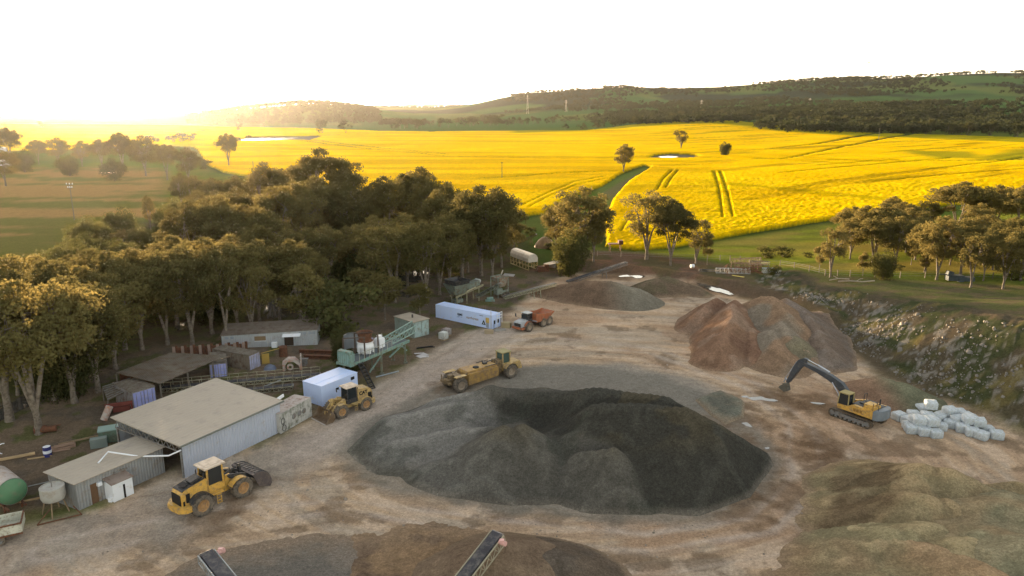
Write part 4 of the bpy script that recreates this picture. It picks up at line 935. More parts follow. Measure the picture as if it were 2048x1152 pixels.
# ============================================================ STOCKPILES
def lerp_arr(p0, p1, n):
    return [tuple(np.array(p0)*(1-t)+np.array(p1)*t) for t in np.linspace(0, 1, n)]
def ridge(*pxz):
    """list of (px,py,z) crest points -> dense list of (x,y,z)"""
    w_ = [tuple(P(a, b, c)) for a, b, c in pxz]; out = []
    for p, q in zip(w_[:-1], w_[1:]): out += lerp_arr(p, q, max(2, int(math.dist(p, q)/.6)))
    return out or w_
def pile(name, label, crests, slope, mat_, colf, res=.25, foot=None, dips=(), rnd=.6, rough=.12, seed=0, group=None, kmax=6.0, cat="pile", crest_light=.22):
    allp = np.array([c for cr_, *_ in crests for c in cr_])
    R_ = allp[:, 2].max()/min(slope, min([s for _, s, *_ in crests]+[9]))+2
    x0, x1, y0, y1 = allp[:, 0].min()-R_, allp[:, 0].max()+R_, allp[:, 1].min()-R_, allp[:, 1].max()+R_
    X, Y = np.meshgrid(np.arange(x0, x1, res), np.arange(y0, y1, res)); 
    H = np.full(X.shape, -5.0)
    wx = X+1.0*(fbm(X*.22, Y*.22, seed+3)-.5); wy = Y+1.0*(fbm(X*.22+50, Y*.22, seed+4)-.5)
    for cr_, sl in crests:
        h = np.full(X.shape, -50.0)
        for px, py, pz in cr_:
            d = np.hypot(wx-px, wy-py); h = np.maximum(h, pz-sl*(np.sqrt(d*d+rnd*rnd)-rnd))
        m_ = np.clip(kmax*(h-H), -40, 40); H = np.where(kmax > 30, np.maximum(H, h), np.maximum(H, h)+np.log1p(np.exp(-np.abs(m_)))/kmax)
    for (px, py, pz), r_, dep in dips:
        c = P(px, py, pz); H = H-dep*np.exp(-((X-c.x)**2+(Y-c.y)**2)/r_**2)
    if foot is not None: H = np.minimum(H, np.maximum(-.5, -poly_sd(X, Y, foot)*1.1))
    H = H+rough*(fbm(X*.8, Y*.8, seed, 4)-.5)*2+rough*.5*(fbm(X*3, Y*3, seed+1, 2)-.5)
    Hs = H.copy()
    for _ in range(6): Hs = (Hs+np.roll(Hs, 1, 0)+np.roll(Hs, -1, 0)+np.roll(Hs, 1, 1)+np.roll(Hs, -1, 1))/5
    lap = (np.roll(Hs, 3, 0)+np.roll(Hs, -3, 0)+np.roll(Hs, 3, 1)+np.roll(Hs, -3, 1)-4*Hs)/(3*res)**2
    relief_tint = 1+crest_light*sstep(.05, .55, -lap)   # convex crests painted lighter, standing in for light on the relief
    on = H > .0; Zt = Z(X, Y)+np.maximum(H, -.15)
    n, m_ = X.shape; idx = np.arange(n*m_).reshape(n, m_)
    fm = on[:-1, :-1] | on[1:, :-1] | on[:-1, 1:] | on[1:, 1:]
    F_ = np.stack([idx[:-1, :-1], idx[:-1, 1:], idx[1:, 1:], idx[1:, :-1]], -1)[fm]
    used = np.unique(F_); mp = np.zeros(n*m_, np.int64); mp[used] = np.arange(len(used))
    cc = (colf(X, Y, H)*relief_tint[..., None]).reshape(-1, 3)[used]
    Vw = np.stack([X.ravel()[used], Y.ravel()[used], Zt.ravel()[used]], -1); c0 = Vw.mean(0); c0[2] = 0
    o = np_mesh(name, Vw-c0, mp[F_], mat_, col=cc); o.location = c0; o["top"] = 0
    del o["top"]; return tag(o, label, cat, group)
M_GRAV = ground_mat("gravel_heap", scales=((1.0, .10), (4.0, .20), (9.0, .28), (26.0, .25)), bump=1.0, bscale=11, bdist=.10)
M_SAND = ground_mat("soil_heap", scales=((.8, .12), (3.5, .22), (8.0, .25), (20.0, .2)), bump=1.0, bscale=7, bdist=.14)
def col_big(X, Y, H):
    c = np.zeros(X.shape+(3,)); c[:] = (.092, .086, .074)
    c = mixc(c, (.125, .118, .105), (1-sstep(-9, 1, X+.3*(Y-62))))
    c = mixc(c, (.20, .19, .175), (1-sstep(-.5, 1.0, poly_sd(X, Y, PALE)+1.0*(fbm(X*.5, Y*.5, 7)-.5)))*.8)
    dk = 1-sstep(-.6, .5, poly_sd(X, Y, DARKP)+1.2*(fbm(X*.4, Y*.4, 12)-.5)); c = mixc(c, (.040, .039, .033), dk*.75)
    c = mixc(c, (.085, .070, .045), sstep(.50, .62, fbm(X*.25+4, Y*.6, 8, 4))*sstep(2.5, 4.5, H)*.55)
    c = mixc(c, (.16, .14, .115), (1-sstep(0, .5, H))*.75)
    c = mixc(c, (.045, .05, .04), sstep(.55, .63, fbm(X*.2, Y*.2, 9, 4))*.4)
    return c
DARKP = [vxy(P(*p)) for p in [(985, 800, 3), (1010, 770, 4), (1100, 757, 5), (1300, 775, 5), (1560, 900, 0), (1500, 1010, 0), (1290, 1045, 0), (1280, 990, 1), (1250, 915, 2.5), (1190, 885, 3), (1120, 862, 3), (1060, 835, 3), (1040, 805, 3)]]
PALE = W2([(745, 870), (800, 820), (900, 800), (985, 835), (990, 860), (900, 905), (800, 925), (740, 905)])
PALE = [(x*.965, y*.965) for x, y in PALE]
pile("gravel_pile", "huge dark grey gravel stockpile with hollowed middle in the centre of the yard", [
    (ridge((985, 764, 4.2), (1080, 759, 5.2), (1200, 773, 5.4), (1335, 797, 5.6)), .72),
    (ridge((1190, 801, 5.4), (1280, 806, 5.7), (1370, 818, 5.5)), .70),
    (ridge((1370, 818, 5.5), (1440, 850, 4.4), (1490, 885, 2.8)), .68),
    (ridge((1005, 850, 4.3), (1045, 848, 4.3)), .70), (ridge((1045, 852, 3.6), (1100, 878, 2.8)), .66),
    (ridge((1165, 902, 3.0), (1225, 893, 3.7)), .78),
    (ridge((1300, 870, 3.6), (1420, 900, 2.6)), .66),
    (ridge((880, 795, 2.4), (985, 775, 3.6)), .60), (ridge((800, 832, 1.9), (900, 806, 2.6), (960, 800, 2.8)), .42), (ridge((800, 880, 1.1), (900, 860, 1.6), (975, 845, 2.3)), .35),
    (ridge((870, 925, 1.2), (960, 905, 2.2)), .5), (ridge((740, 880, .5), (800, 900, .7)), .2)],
    .35, M_GRAV, col_big, res=.14, foot=BIGFOOT, dips=(((1095, 825, 2.5), 2.4, 2.6), ((1025, 812, 2.4), 2.4, 2.2), ((975, 838, 2), 1.4, 1.0), ((1140, 862, 2.5), 1.6, 1.3)), rnd=.2, rough=.06, seed=100, kmax=9, crest_light=.28)
def flat_col(a, b, k=.5, s=0, c3=None):
    def fn(X, Y, H):
        c = np.zeros(X.shape+(3,)); c[:] = a; c = mixc(c, b, sstep(.45, .6, fbm(X*.35, Y*.35, s, 5))*k)
        if c3: c = mixc(c, c3, sstep(.5, .62, fbm(X*.15, Y*.15, s+5, 3))*.7)
        return mixc(c, (.30, .215, .145), (1-sstep(0, .45, H+.3*(fbm(X*1.2, Y*1.2, s+9)-.5)))*.65)
    return fn
RED, TAN, GRY, BRN = (.22, .135, .09), (.245, .165, .11), (.17, .155, .13), (.17, .115, .08)
pile("soil_pile", "reddish-brown soil ridge with sharp crest, leftmost of the three big heaps behind the excavator", [(ridge((1432, 597, 4.0), (1415, 612, 3.4), (1380, 636, 1.2)), .74), (ridge((1470, 600, 4.4), (1462, 640, 4.0), (1432, 690, 2.4), (1412, 705, 1.0)), .78), (ridge((1500, 655, 2.8), (1512, 695, 1.8)), .62)], .6, M_SAND, flat_col(RED, (.27, .19, .14), .7, 201, (.17, .10, .07)), res=.16, seed=200, rnd=.15, kmax=40, rough=.16)
pile("soil_pile", "sunlit orange-tipped sand heap, middle one behind the excavator", [(ridge((1525, 592, 4.6), (1545, 592, 5.2), (1560, 610, 4.6), (1590, 640, 3.6)), .62), (ridge((1560, 625, 3.6), (1575, 665, 3.0), (1600, 690, 2.2)), .55), (ridge((1545, 660, 3.0), (1565, 700, 2.2)), .55)], .5, M_SAND, flat_col(TAN, (.22, .15, .10), .6, 211, (.21, .19, .155)), res=.16, seed=210, rnd=.15, kmax=40, rough=.14)
pile("gravel_pile", "grey-topped long heap sloping down to the right of the sunlit sand heap", [(ridge((1575, 597, 3.8), (1610, 625, 3.4), (1640, 665, 2.6), (1655, 700, 1.8)), .55)], .5, M_SAND, flat_col((.19, .155, .13), (.16, .115, .085), .6, 221), res=.18, seed=220, rnd=.15, kmax=40)
pile("gravel_pile", "smooth tan-green gravel cone in front of the sunlit sand heap", [(ridge((1578, 668, 2.6), (1590, 680, 2.6)), .60)], .55, M_GRAV, flat_col((.19, .165, .11), (.16, .135, .10), .5, 231), res=.2, seed=230, rough=.04)
pile("gravel_pile", "long brown and grey heap behind the orange dump truck", [(ridge((1130, 570, 1.8), (1165, 562, 2.8), (1220, 562, 3.2), (1265, 575, 2.6), (1285, 590, 1.2)), .55), (ridge((1090, 575, 1.2), (1130, 570, 1.8)), .5)], .5, M_SAND, lambda X, Y, H: mixc(flat_col(BRN, (.12, .085, .06), .6, 241)(X, Y, H), (.19, .175, .14), sstep(14, 20, X)*.9), res=.25, seed=240)
pile("soil_pile", "small dark brown heap with two humps left of the long puddle", [(ridge((1290, 566, 1.7), (1310, 558, 2.2)), .5), (ridge((1330, 553, 2.4), (1360, 562, 1.8)), .5), (ridge((1375, 568, 1.0), (1400, 580, .8)), .4)], .45, M_SAND, flat_col((.15, .11, .078), (.11, .10, .06), .6, 251), res=.25, seed=250)
pile("soil_pile", "low rounded reddish sand heap behind the excavator's counterweight", [(ridge((1760, 757, 2.0), (1800, 765, 2.2), (1840, 790, 1.4)), .50), (ridge((1740, 768, 1.2), (1765, 762, 1.8)), .45)], .45, M_SAND, lambda X, Y, H: mixc(flat_col((.26, .17, .115), (.20, .13, .09), .6, 261)(X, Y, H), (.15, .15, .10), sstep(39.5, 42.5, X)), res=.2, seed=260)
pile("gravel_spill", "low flat fan of greenish gravel between the big pile and the excavator", [(ridge((1420, 800, .35), (1470, 820, .45)), .12), (ridge((1440, 790, .3), (1475, 800, .3)), .12)], .12, M_GRAV, flat_col((.15, .15, .12), (.12, .12, .10), .6, 271), res=.2, seed=270, rough=.04, foot=W2([(1390, 800), (1440, 782), (1460, 790), (1490, 805), (1488, 835), (1450, 850), (1420, 830)]))
# bottom right group of green-tan heaps with dark digging faces
OL, OL2 = (.27, .205, .12), (.21, .175, .105)
def col_br(s): 
    f0 = flat_col(OL, OL2, .8, s, (.26, .19, .11))
    def fn(X, Y, H):
        c = f0(X, Y, H); k = 1-sstep(-.6, .6, poly_sd(X, Y, DUG)+1.2*(fbm(X*.6, Y*.6, 400)-.5))
        return mixc(c, (.105, .075, .047), k*.8*(.5+.5*sstep(.38, .52, fbm(X*.5, Y*1.1, 402, 4))))
    return fn
DUG = [(x*.97, y*.97) for x, y in W2([(1655, 955), (1690, 940), (1780, 925), (1800, 960), (1800, 990), (1790, 1030), (1700, 1050), (1650, 1058), (1640, 1040), (1665, 1010), (1670, 985)])]
pile("soil_pile", "olive-tan heap with dug dark western face at the bottom right, upper hump", [(ridge((1790, 932, 2.16), (1850, 925, 3.51), (1900, 935, 3.51), (1960, 965, 2.70)), .58), (ridge((1700, 950, 1.35), (1790, 935, 2.16)), .4)], .5, M_SAND, col_br(301), res=.16, seed=300, rough=.12, kmax=16, rnd=.3, crest_light=.35)
pile("soil_pile", "olive-tan heap below the upper hump at the bottom right, with dug dark face", [(ridge((1780, 962, 1.89), (1840, 952, 2.97), (1880, 975, 2.43)), .55), (ridge((1700, 990, 1.22), (1780, 965, 1.89)), .4)], .5, M_SAND, col_br(311), res=.16, seed=310, rough=.12, kmax=16, rnd=.3, crest_light=.35)
pile("soil_pile", "third and lowest dug olive-tan heap in the bottom right corner group", [(ridge((1780, 1005, 1.76), (1850, 988, 2.97), (1900, 1000, 2.70), (1960, 1040, 1.89)), .5), (ridge((1690, 1030, 1.08), (1780, 1008, 1.76)), .35)], .5, M_SAND, col_br(321), res=.16, seed=320, rough=.12, kmax=16, rnd=.3, crest_light=.35)
pile("soil_pile", "broad low green-grey heap reaching the right edge at the bottom", [(ridge((1950, 1010, 2.67), (2040, 1005, 3.27), (2120, 1030, 3.56)), .38), (ridge((1960, 1080, 2.38), (2060, 1090, 3.56)), .3)], .38, M_SAND, flat_col((.24, .21, .135), (.19, .18, .115), .7, 331, (.27, .20, .12)), res=.18, seed=330, rough=.18)
pile("soil_pile", "wide gentle brown-olive mound along the bottom edge, right", [(ridge((1700, 1110, 1.33), (1800, 1080, 2.09), (1900, 1100, 2.47), (1980, 1140, 2.85)), .34), (ridge((1660, 1180, 1.52), (1850, 1200, 2.85), (2000, 1210, 3.42)), .36)], .32, M_SAND, flat_col((.27, .215, .125), (.215, .19, .115), .7, 341, (.30, .20, .12)), res=.18, seed=340, rough=.22, kmax=18, crest_light=.35)
pile("soil_pile", "olive ridge running out of the wide mound towards the bottom edge", [(ridge((1740, 1090, 1.5), (1800, 1062, 2.3), (1870, 1055, 2.6)), .5), (ridge((1870, 1110, 2.2), (1930, 1085, 2.9), (1990, 1080, 2.6)), .5)], .5, M_SAND, flat_col((.27, .22, .13), (.21, .185, .11), .7, 345), res=.16, seed=345, rough=.14, kmax=16, crest_light=.35)
pile("concrete_rubble", "sandy broken lump at the right edge below the white bales", [(ridge((1985, 968, 1.0), (2035, 962, 1.1)), .9)], .9, M_SAND, flat_col((.27, .21, .12), (.2, .16, .1), .6, 351), res=.14, seed=350, rough=.2)
# bottom centre: brown cone under the conveyor, dark gravel fan, tracked soil
pile("soil_pile", "smooth brown cone under the right-hand bottom conveyor", [(ridge((985, 1098, 3.07), (1005, 1093, 3.19)), .52), (ridge((1040, 1100, 2.36), (1070, 1110, 2.12)), .5), (ridge((940, 1110, 1.89), (985, 1098, 3.07)), .55)], .5, M_SAND, flat_col((.20, .145, .10), (.155, .11, .078), .6, 361), res=.12, seed=360, rough=.04)
pile("gravel_pile", "dark smooth heap right of the brown cone at the bottom edge", [(ridge((1090, 1118, 2.01), (1130, 1125, 1.77)), .42), (ridge((1060, 1100, 1.53), (1090, 1118, 1.89)), .4), (ridge((1020, 1150, 2.12), (1060, 1165, 2.12)), .5)], .42, M_GRAV, flat_col((.13, .10, .075), (.10, .085, .07), .6, 371), res=.12, seed=370, rough=.04)
pile("gravel_pile", "flat dark grey gravel fan at the bottom, right of the left conveyor head", [(ridge((500, 1160, .45), (600, 1135, .45), (700, 1120, .3)), .10), (ridge((430, 1190, .9), (600, 1200, 1.1)), .2)], .16, M_GRAV, flat_col((.21, .18, .15), (.16, .145, .125), .7, 381), res=.15, seed=380, rough=.05)
pile("soil_pile", "orange and brown tracked earth between the two bottom conveyors", [(ridge((760, 1112, .35), (830, 1104, .4), (900, 1104, .35)), .12), (ridge((700, 1160, .4), (850, 1160, .5)), .12)], .12, M_SAND, flat_col((.26, .175, .105), (.15, .105, .075), .9, 391), res=.13, seed=390, rough=.10)
# rocks on the bank, and stones on the yard
def rock_field(name, label, pts, sizes, mat_, seed):
    g = np.random.default_rng(seed); base = np.array([[-1, -1, -1], [1, -1, -1], [1, 1, -1], [-1, 1, -1], [-.7, -.7, .8], [.7, -.7, .8], [.7, .7, .8], [-.7, .7, .8]], float)
    fc = np.array([[0, 1, 5, 4], [1, 2, 6, 5], [2, 3, 7, 6], [3, 0, 4, 7], [4, 5, 6, 7]])
    Vs, Fs = [], []; zz = Z(pts[:, 0], pts[:, 1])
    for i, (p, s_) in enumerate(zip(pts, sizes)):
        V = base*g.uniform(.6, 1.2, (8, 3))*s_*.5*g.uniform(.6, 1.3, 3); q = Matrix.Rotation(g.uniform(0, 6.28), 3, 'Z') @ Matrix.Rotation(g.uniform(-.5, .5), 3, 'X'); V = V @ np.array(q).T
        Vs.append(V+[p[0], p[1], zz[i]+s_*.15]); Fs.append(fc+8*i)
    o = np_mesh(name, np.concatenate(Vs), np.concatenate(Fs), mat_, smooth=False); return tag(o, label, "rocks", kind="stuff")
g = np.random.default_rng(77); pts = []
while len(pts) < 2000:
    Y_ = g.uniform(30, 118); tx = np.interp(Y_, BY, BX); ww = np.interp(Y_, BY, BW); s_ = g.beta(1.6, 2.2)*1.05; X_ = tx+s_*ww
    if g.random() < sstep(.47, .62, fbm(X_*.22, Y_*.22, 501))*(1 if s_ < .6 else .4)+.06: pts.append((X_, Y_))
pts = np.array(pts)
rock_field("rubble", "pale broken rock strewn down the quarry bank on the right", pts, g.gamma(1.6, .075, len(pts))+.06, mat("pale_rock", (.19, .175, .155), rough=1.0, spec=0.0, var=.4, vscale=.9), 5)
pts = []
while len(pts) < 500:
    px, py = g.uniform(100, 1900), g.uniform(640, 1140); q = P(px, py)
    if poly_sd(q.x, q.y, YARD) < -1 and g.random() < .1+.9*sstep(.55, .65, fbm(q.x*.2, q.y*.2, 505)): pts.append((q.x, q.y))
pts = np.array(pts)
rock_field("loose_stones", "small stones scattered over the yard", pts, g.gamma(2, .03, len(pts))+.04, mat("yard_stone", (.25, .21, .17), rough=1.0, spec=0.0, var=.4), 6)
# puddles: flat sheets of still water in dips
def puddle(name, label, pts, z=.03, cat="puddle"):
    w_ = [G(*p) for p in pts]; c = sum(w_, Vector())/len(w_); zz = max(v.z for v in w_)+z if z < .5 else z
    n = len(w_); V = []
    for i in range(n):
        p0, p1, p2, p3 = w_[(i-1) % n], w_[i], w_[(i+1) % n], w_[(i+2) % n]
        for t in (0, .125, .25, .375, .5, .625, .75, .875): V.append(.5*((2*p1)+(p2-p0)*t+(2*p0-5*p1+4*p2-p3)*t*t+(3*p1-p0-3*p2+p3)*t**3))
    V = [c+(v-c)*(.55+.9*float(fbm(np.array(v.x*1.3), np.array(v.y*1.3), 9, 3))) for v in V]
    m = MB(Vector((c.x, c.y, zz))); m._add([(v.x, v.y, zz) for v in V], [tuple(range(len(V)))]); o = m.build(name, M_WATER, None); o.location = (c.x, c.y, zz); 
    tag(o, kind="structure"); return o
for pts_ in ([(1395, 570), (1412, 569), (1445, 578), (1462, 588), (1455, 590), (1425, 583)], [(1262, 553), (1280, 550), (1290, 553), (1276, 557)], [(1240, 552), (1256, 550), (1258, 553), (1242, 554)],
             [(1500, 796), (1520, 794), (1532, 797), (1548, 799), (1556, 803), (1535, 803), (1522, 800), (1508, 801)], [(1480, 793), (1490, 792), (1496, 795), (1486, 796)], [(1622, 805), (1640, 806), (1650, 808), (1636, 809)], [(1482, 847), (1492, 845), (1500, 849), (1506, 855), (1494, 854), (1488, 850)], [(1530, 896), (1537, 895), (1538, 898), (1532, 899)]):
    puddle("puddle", None, pts_)
for pts_ in ([(-40, 830), (30, 800), (80, 785), (150, 770), (150, 780), (90, 800), (40, 822), (-40, 860)], [(530, 610), (545, 575), (575, 570), (580, 600), (560, 625), (540, 632)], [(535, 630), (560, 628), (575, 633), (545, 636)], [(690, 530), (740, 515), (800, 530), (835, 550), (800, 575), (720, 580), (690, 560)],
             [(792, 588), (815, 583), (832, 589), (810, 595)], [(605, 625), (622, 624), (620, 629), (606, 629)], [(820, 545), (850, 540), (860, 555), (835, 560)], [(350, 650), (385, 640), (380, 655), (355, 660)], [(203, 345.5), (222, 344), (240, 344.5), (222, 346.5)], [(-10, 300), (8, 299), (8, 304), (-10, 305)], [(-10, 328), (10, 326), (10, 330), (-10, 332)]):
    puddle("pond_water", None, pts_)
puddle("dam_water", None, [(478, 282), (495, 279), (560, 277), (593, 277), (560, 280.5), (500, 282.5)], .05)
puddle("dam_water", None, [(1318, 314.5), (1340, 313), (1356, 314.5), (1340, 316.5)], .25)
puddle("dam_water", None, [(1320, 325), (1330, 323.5), (1332, 326), (1322, 327)], .25)
# ============================================================ MACHINES
def wheel(par, x, y, r, w_, rim_m, side):
    """big loader tyre with lugs; side = -1 or 1, the outer face"""
    m = MB(); hw = w_/2
    m.lathe([(r*.55, -hw*.8), (r*.62, -hw), (r*.93, -hw), (r, -hw*.7), (r, hw*.7), (r*.93, hw), (r*.62, hw), (r*.55, hw*.8)], (0, 0, 0), 'Y', 24)
    for k in range(20):
        t = 2*math.pi*k/20
        for s_ in (-1, 1):
            tt = t+s_*.07; m.box((math.cos(tt)*r*1.01, s_*hw*.48, math.sin(tt)*r*1.01), (r*.07, hw*.85, r*.13), ry=-tt)
    o = m.build("wheel", M_TYRE, par); o.location = (x, y, r)
    m = MB(); m.lathe([(0, side*hw*.45), (r*.16, side*hw*.5), (r*.2, side*hw*.3), (r*.44, side*hw*.35), (r*.5, side*hw*.85), (r*.57, side*hw*.9), (r*.57, side*hw*.4), (r*.5, -side*hw*.8), (0, -side*hw*.5)], (0, 0, 0), 'Y', 20)
    for k in range(8): t = 2*math.pi*k/8; m.tube((math.cos(t)*r*.32, side*hw*.33, math.sin(t)*r*.32), (math.cos(t)*r*.32, side*hw*.45, math.sin(t)*r*.32), r*.03, 6)
    m.build("rim", rim_m, o); return o
def fender(par, x, y, r, w_, m_, a0=25, a1=155, name="fender"):
    m = MB(); n = 10; pts = [(x+math.cos(R(a0+(a1-a0)*k/n))*r, 0+math.sin(R(a0+(a1-a0)*k/n))*r) for k in range(n+1)]
    pts += [(x+math.cos(R(a1-(a1-a0)*k/n))*(r-.07), math.sin(R(a1-(a1-a0)*k/n))*(r-.07)) for k in range(n+1)]
    zc = .88; m.prism([(p, q+zc) for p, q in pts], y-w_/2, y+w_/2); return m.build(name, m_, par)
M_RIM = mat("rim_paint", (.42, .24, .10), rough=.7, var=.2, dirt=(.22, .16, .11), dirt_amt=.5, vscale=2)
def loader(label, a, b, s, mode):
    o = thing("wheel_loader", label, "loader", ((a.x+b.x)/2, (a.y+b.y)/2, 0), math.atan2(b.y-a.y, b.x-a.x), None, s)
    yel = M_YEL if mode == 'dump' else M_YEL2
    m = MB(); m.prism([(-3.15, .85), (-3.15, 2.0), (-2.9, 2.4), (-1.2, 2.7), (-.95, 2.7), (-.95, .85)] if mode == 'dump' else [(-3.1, .9), (-3.1, 2.35), (-2.7, 2.75), (-1.2, 2.95), (-.95, 2.9), (-.95, .9)], -.78, .78); m.box((-.4, 0, 1.05), (1.6, .9, .6)); m.build("rear_body", yel, o, .05)
    if mode == 'dump':
        MB().prism([(-3.0, 2.30), (-1.15, 2.70), (-1.15, 2.80), (-3.05, 2.40)], -.66, .66).box((-1.75, -.15, 2.8), (.9, .75, .18), ry=-.2).build("hood_cover", M_DK, o, .02)
        MB().box((-2.55, 0, 2.62), (.5, .8, .03), ry=-.2).build("grille", M_BLACK, o)
    else:
        for s_ in (-1, 1): text_mesh("lettering", "CAT", .62, M_BLACK, o, (-1.75, s_*.80, 2.3), (R(90), 0, 0 if s_ < 0 else R(180)), bold=.03)
        MB().box((-2.7, -.80, 1.75), (.55, .03, .8)).box((-2.7, .80, 1.75), (.55, .03, .8)).build("side_grille", M_BLACK, o)
    MB().box((-3.18, 0, 1.6), (.06, 1.25, .95)).build("rear_grille", M_BLACK, o)
    m = MB()
    for s_ in (-1, 1): m.box((-2.65, s_*.8, 1.75 if mode == 'dump' else 1.5), (.32, .03, .75)); m.box((-3.0, s_*.8, 1.35), (.14, .03, .5))
    m.build("side_vent", M_BLACK, o)
    m = MB(); m.prismz([(-2.6, -1.3), (-3.1, -1.3), (-3.55, -.75), (-3.62, 0), (-3.55, .75), (-3.1, 1.3), (-2.6, 1.3), (-2.6, .75), (-3.1, .6), (-3.1, -.6), (-2.6, -.75)], .72, 1.22); m.build("counterweight", yel, o, .06)
    m = MB()
    for y in (-.55, .55): m.tube((-1.1, y, 2.7), (-1.1, y, 3.15), .05, 8)
    m.build("exhaust", M_DK, o)
    # cab
    cx0, cx1, hw, z0, z1 = -.95, .55, .72, 1.55, 3.38
    m = MB()
    for x in (cx0+.06, cx1-.06):
        for y in (-hw+.05, hw-.05): m.beam((x, y, z0), (x*.92, y*.92, z1), .13)
    m.prism([(cx0, 1.35), (cx0, 1.95), (cx1-.35, 1.95), (cx1, 1.7), (cx1, 1.35)], -hw, hw); m.build("cab_frame", yel if mode == 'dump' else M_DK, o, .02)
    MB().prism([(cx0+.08, 1.9), (cx0+.13, z1-.04), (cx1-.13, z1-.04), (cx1-.06, 1.9)], -hw+.07, hw-.07).build("window", M_GLASS, o)
    MB().box((-.2, 0, z1+.07), (1.85, 1.62, .14)).box((-.2, 0, z1+.15), (1.3, 1.1, .06)).build("cab_roof", M_PALE, o, .04)
    m = MB()
    for s_ in (-1, 1): m.beam((.6, s_*.75, 2.9), (.85, s_*1.15, 2.95), .03); m.box((.86, s_*1.2, 2.75), (.05, .2, .4))
    m.build("mirror", M_DK, o)
    # ladders and platforms
    m = MB()
    for s_ in (-1, 1):
        m.box((-.55, s_*1.0, 1.35), (1.3, .5, .07))
        for y in (0, .35): m.beam((-.25-y+.1, s_*1.25, .45), (-.25-y+.1, s_*1.2, 1.35), .05)
        for k in range(4): m.box((-.32, s_*1.25, .5+k*.25), (.36, .14, .04))
    m.build("step", yel, o)
    for x in (-1.775,): 
        for s_ in (-1, 1): fender(o, x, s_*1.08, 1.02, .62, M_DK if mode == 'dump' else yel, 20, 150)
    for s_ in (-1, 1): fender(o, 1.6, s_*1.08, 1.0, .55, yel, 60, 150)
    # front frame, arms
    m = MB(); m.box((1.35, 0, 1.0), (1.9, .8, .55)); m.prism([(.6, 1.2), (.75, 2.15), (1.15, 2.2), (1.6, 1.2)], -.52, -.34); m.prism([(.6, 1.2), (.75, 2.15), (1.15, 2.2), (1.6, 1.2)], .34, .52); m.box((1.78, 0, .88), (.35, 1.7, .3)); m.build("front_frame", yel, o, .03)
    m = MB(); hi = 1.25 if mode == 'dump' else .55
    for s_ in (-1, 1): m.prism([(.85, 2.12), (1.1, 2.2), (2.2, 1.75+.1*(hi > 1)), (3.1, hi+.18), (3.05, hi-.18), (2.1, 1.3), (1.0, 1.85)], s_*.62-.09, s_*.62+.09)
    m.box((2.25, 0, 1.5), (.2, 1.2, .2)); m.build("lift_arm", M_DK if mode == 'dump' else yel, o, .02)
    m = MB(); m.tube((.9, 0, 1.95), (1.7, 0, 2.2), .13, 10); m.tube((1.7, 0, 2.2), (2.35, 0, 2.3), .07, 8); m.prism([(2.2, 2.45), (2.45, 2.45), (2.5, 1.4), (2.3, 1.4)], -.1, .1); m.beam((2.42, 0, 1.45), (3.1, 0, hi+.35), .14)
    for s_ in (-1, 1): m.tube((.9, s_*.45, 1.2), (1.9, s_*.5, 1.5), .1, 8)
    m.build("bucket_cylinder", M_DK if mode == 'dump' else M_YEL2, o)
    if mode == 'dump':
        arc = [(3.05+1.25*math.cos(R(t)), .55+1.25*math.sin(R(t))) for t in (112, 95, 78, 60, 42, 25, 8, -8)]; arc = arc+[(4.1, .12)]
        inn = [(3.05+1.17*math.cos(R(t)), .55+1.17*math.sin(R(t))) for t in (-8, 8, 25, 42, 60, 78, 95, 112)]
        m = MB(); m.prism(arc+[(4.0, .15)]+inn, -1.55, 1.55)
        for s_ in (-1, 1): m.prism([(p, q) for p, q in arc]+[(3.1, .55)], s_*1.55-.04, s_*1.55+.04)
        bk = m.build("bucket", mat("bucket_steel", (.085, .07, .07), rough=.6, var=.25, dirt=(.15, .12, .1), dirt_amt=.4, vscale=1.2), o)
        m = MB()
        for k in range(8):
            y = -1.36+k*.39; op = [(3.05+1.31*math.cos(R(t)), .55+1.31*math.sin(R(t))) for t in (100, 78, 60, 42, 25, 8)]; ip = [(3.05+1.24*math.cos(R(t)), .55+1.24*math.sin(R(t))) for t in (8, 25, 42, 60, 78, 100)]
            m.prism(op+ip, y-.06, y+.06)
        m.build("rib", M_DK, bk)
    else:
        prof = [(4.35, .04), (3.3, .04), (2.98, .35), (2.9, .85), (3.15, 1.35)]; inn = [(3.2, 1.3), (2.98, .85), (3.05, .4), (3.33, .11), (4.35, .09)]
        m = MB(); m.prism(prof+inn, -1.5, 1.5)
        for s_ in (-1, 1): m.prism([(4.3, .05), (3.3, .05), (2.98, .35), (2.9, .85), (3.15, 1.35), (3.45, 1.25)], s_*1.5-.04, s_*1.5+.04)
        bk = m.build("bucket", mat("brown_bucket_steel", (.13, .085, .05), rough=.6, var=.3, dirt=(.2, .16, .12), dirt_amt=.4), o)
        MB().box((4.38, 0, .07), (.14, 3.1, .05)).build("cutting_edge", mat("worn_steel", (.36, .33, .3), rough=.4), bk)
    for x in (-1.775, 1.775):
        for s_ in (-1, 1): wheel(o, x, s_*1.08, .88, .66, M_RIM, s_)
    return o
loader("yellow wheel loader with dark hood and ribbed bucket tipped down, beside the low shed", P(393, 1020), P(468, 986), 1.0, 'dump')
l2 = loader("faded yellow wheel loader facing the camera with its brown bucket flat on the ground", P(733, 818), P(692, 832), .84, 'flat')
l2.location = (P(733, 820)+P(692, 835))/2; l2.location.x -= .9; l2.location.y += .5
